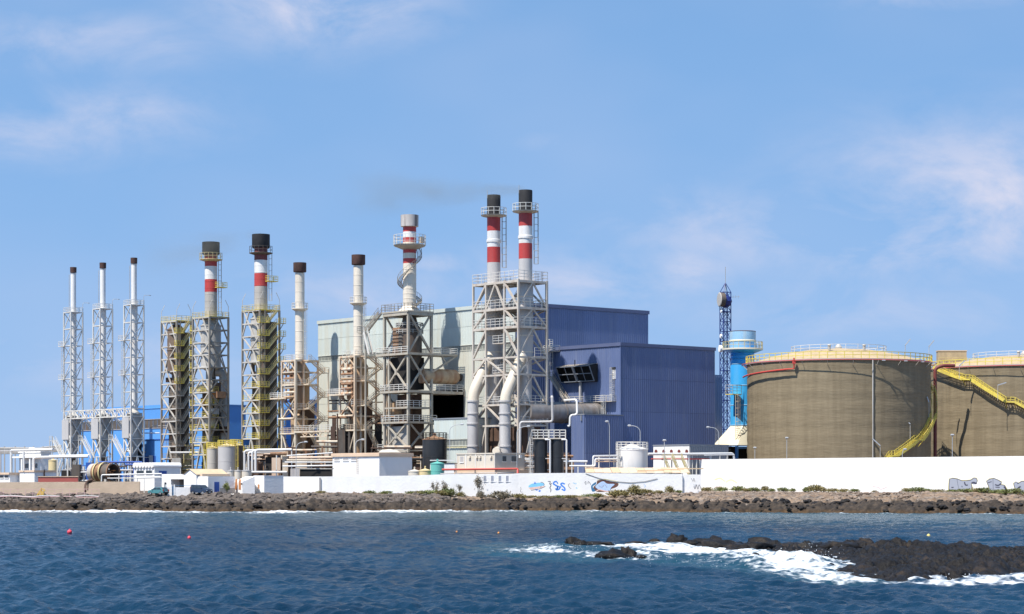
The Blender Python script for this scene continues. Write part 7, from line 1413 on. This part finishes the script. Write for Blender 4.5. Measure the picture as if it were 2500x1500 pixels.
twig_tree(553, 397, 2.7, .75, 9, 'leaf_green', 'small leafy green tree against the grey side of the beach house', 4, z=2.8)
twig_tree(489, 398.5, 2.2, .9, 3, 'leaf_dry', 'thin leafless sapling behind the navy van', 5, z=2.7)
for (px, h, sd) in ((1058, 3.3, 6), (1083, 3.6, 7), (1122, 2.6, 8), (1167, 4.6, 9)): twig_tree(px, lwD(px) - 2, h, .8, 2, 'leaf_dry', 'straggly dry sapling against the shore wall', sd, 'dry_sapling')
for o in [o for o in bpy.data.objects if o.name.startswith('dry_sapling')]: o['group'] = 'dry saplings by the shore wall'

# ------------------------------------------------------------------ chimney smoke
def plume(p0, p1, r0, r1, dens, label, seed, col=(.5, .47, .38)):
    p0 = Vector(p0); p1 = Vector(p1); L = (p1 - p0).length; mb = MB().tube([(L * k / 10, 0, 0) for k in range(11)], [r0 + (r1 - r0) * k / 10 for k in range(11)], 16)
    m = bpy.data.materials.new('smoke'); m.use_nodes = True; nt = m.node_tree; N = nt.nodes; Lk = nt.links; N.remove(N['Principled BSDF']); pv = N.new('ShaderNodeVolumePrincipled'); pv.inputs['Color'].default_value = (*col, 1); pv.inputs['Anisotropy'].default_value = .2
    tc = N.new('ShaderNodeTexCoord'); sp = N.new('ShaderNodeSeparateXYZ'); Lk.new(tc.outputs['Object'], sp.inputs[0])
    def mt(op, a, b, clamp=False):
        n = N.new('ShaderNodeMath'); n.operation = op; n.use_clamp = clamp
        for i, v in enumerate((a, b)):
            if isinstance(v, (int, float)): n.inputs[i].default_value = v
            else: Lk.new(v, n.inputs[i])
        return n.outputs[0]
    t = mt('MULTIPLY', sp.outputs[0], 1 / L, True); rad = mt('ADD', mt('MULTIPLY', t, r1 - r0), r0); q = mt('ADD', mt('MULTIPLY', sp.outputs[1], sp.outputs[1]), mt('MULTIPLY', sp.outputs[2], sp.outputs[2])); fall = mt('SUBTRACT', 1, mt('DIVIDE', q, mt('MULTIPLY', rad, rad)), True); fall = mt('POWER', fall, 1.5)
    mp = N.new('ShaderNodeMapping'); mp.inputs['Scale'].default_value = (.09, .2, .2); mp.inputs['Location'].default_value = (seed, seed * 2, 0); Lk.new(tc.outputs['Object'], mp.inputs[0]); nz = N.new('ShaderNodeTexNoise'); nz.inputs['Scale'].default_value = 1.0; nz.inputs['Detail'].default_value = 4; nz.inputs['Distortion'].default_value = .6; Lk.new(mp.outputs[0], nz.inputs['Vector'])
    cl = mt('MULTIPLY', mt('SUBTRACT', nz.outputs['Fac'], .36, True), 3.2); fade = mt('POWER', mt('SUBTRACT', 1, t, True), 1.1); rise = mt('ADD', mt('MULTIPLY', t, 25, True), .15)
    Lk.new(mt('MULTIPLY', mt('MULTIPLY', mt('MULTIPLY', mt('MULTIPLY', fall, cl), fade), rise), dens), pv.inputs['Density']); Lk.new(pv.outputs[0], N['Material Output'].inputs['Volume'])
    o = mb.build('smoke_plume', None); o.data.materials.append(m); o.location = p0; o.rotation_mode = 'QUATERNION'; o.rotation_quaternion = (p1 - p0).to_track_quat('X', 'Z'); tag(o, label, 'smoke', kind='stuff')
plume(W(1288, 464, 438), W(820, 478, 448), 1.1, 7.5, .2, 'thin brownish smoke drifting from the twin chimneys', 3)
plume(W(645, 573, 512), W(330, 640, 525), 1.6, 8.0, .1, 'faint haze of smoke drifting from the striped chimney', 8)
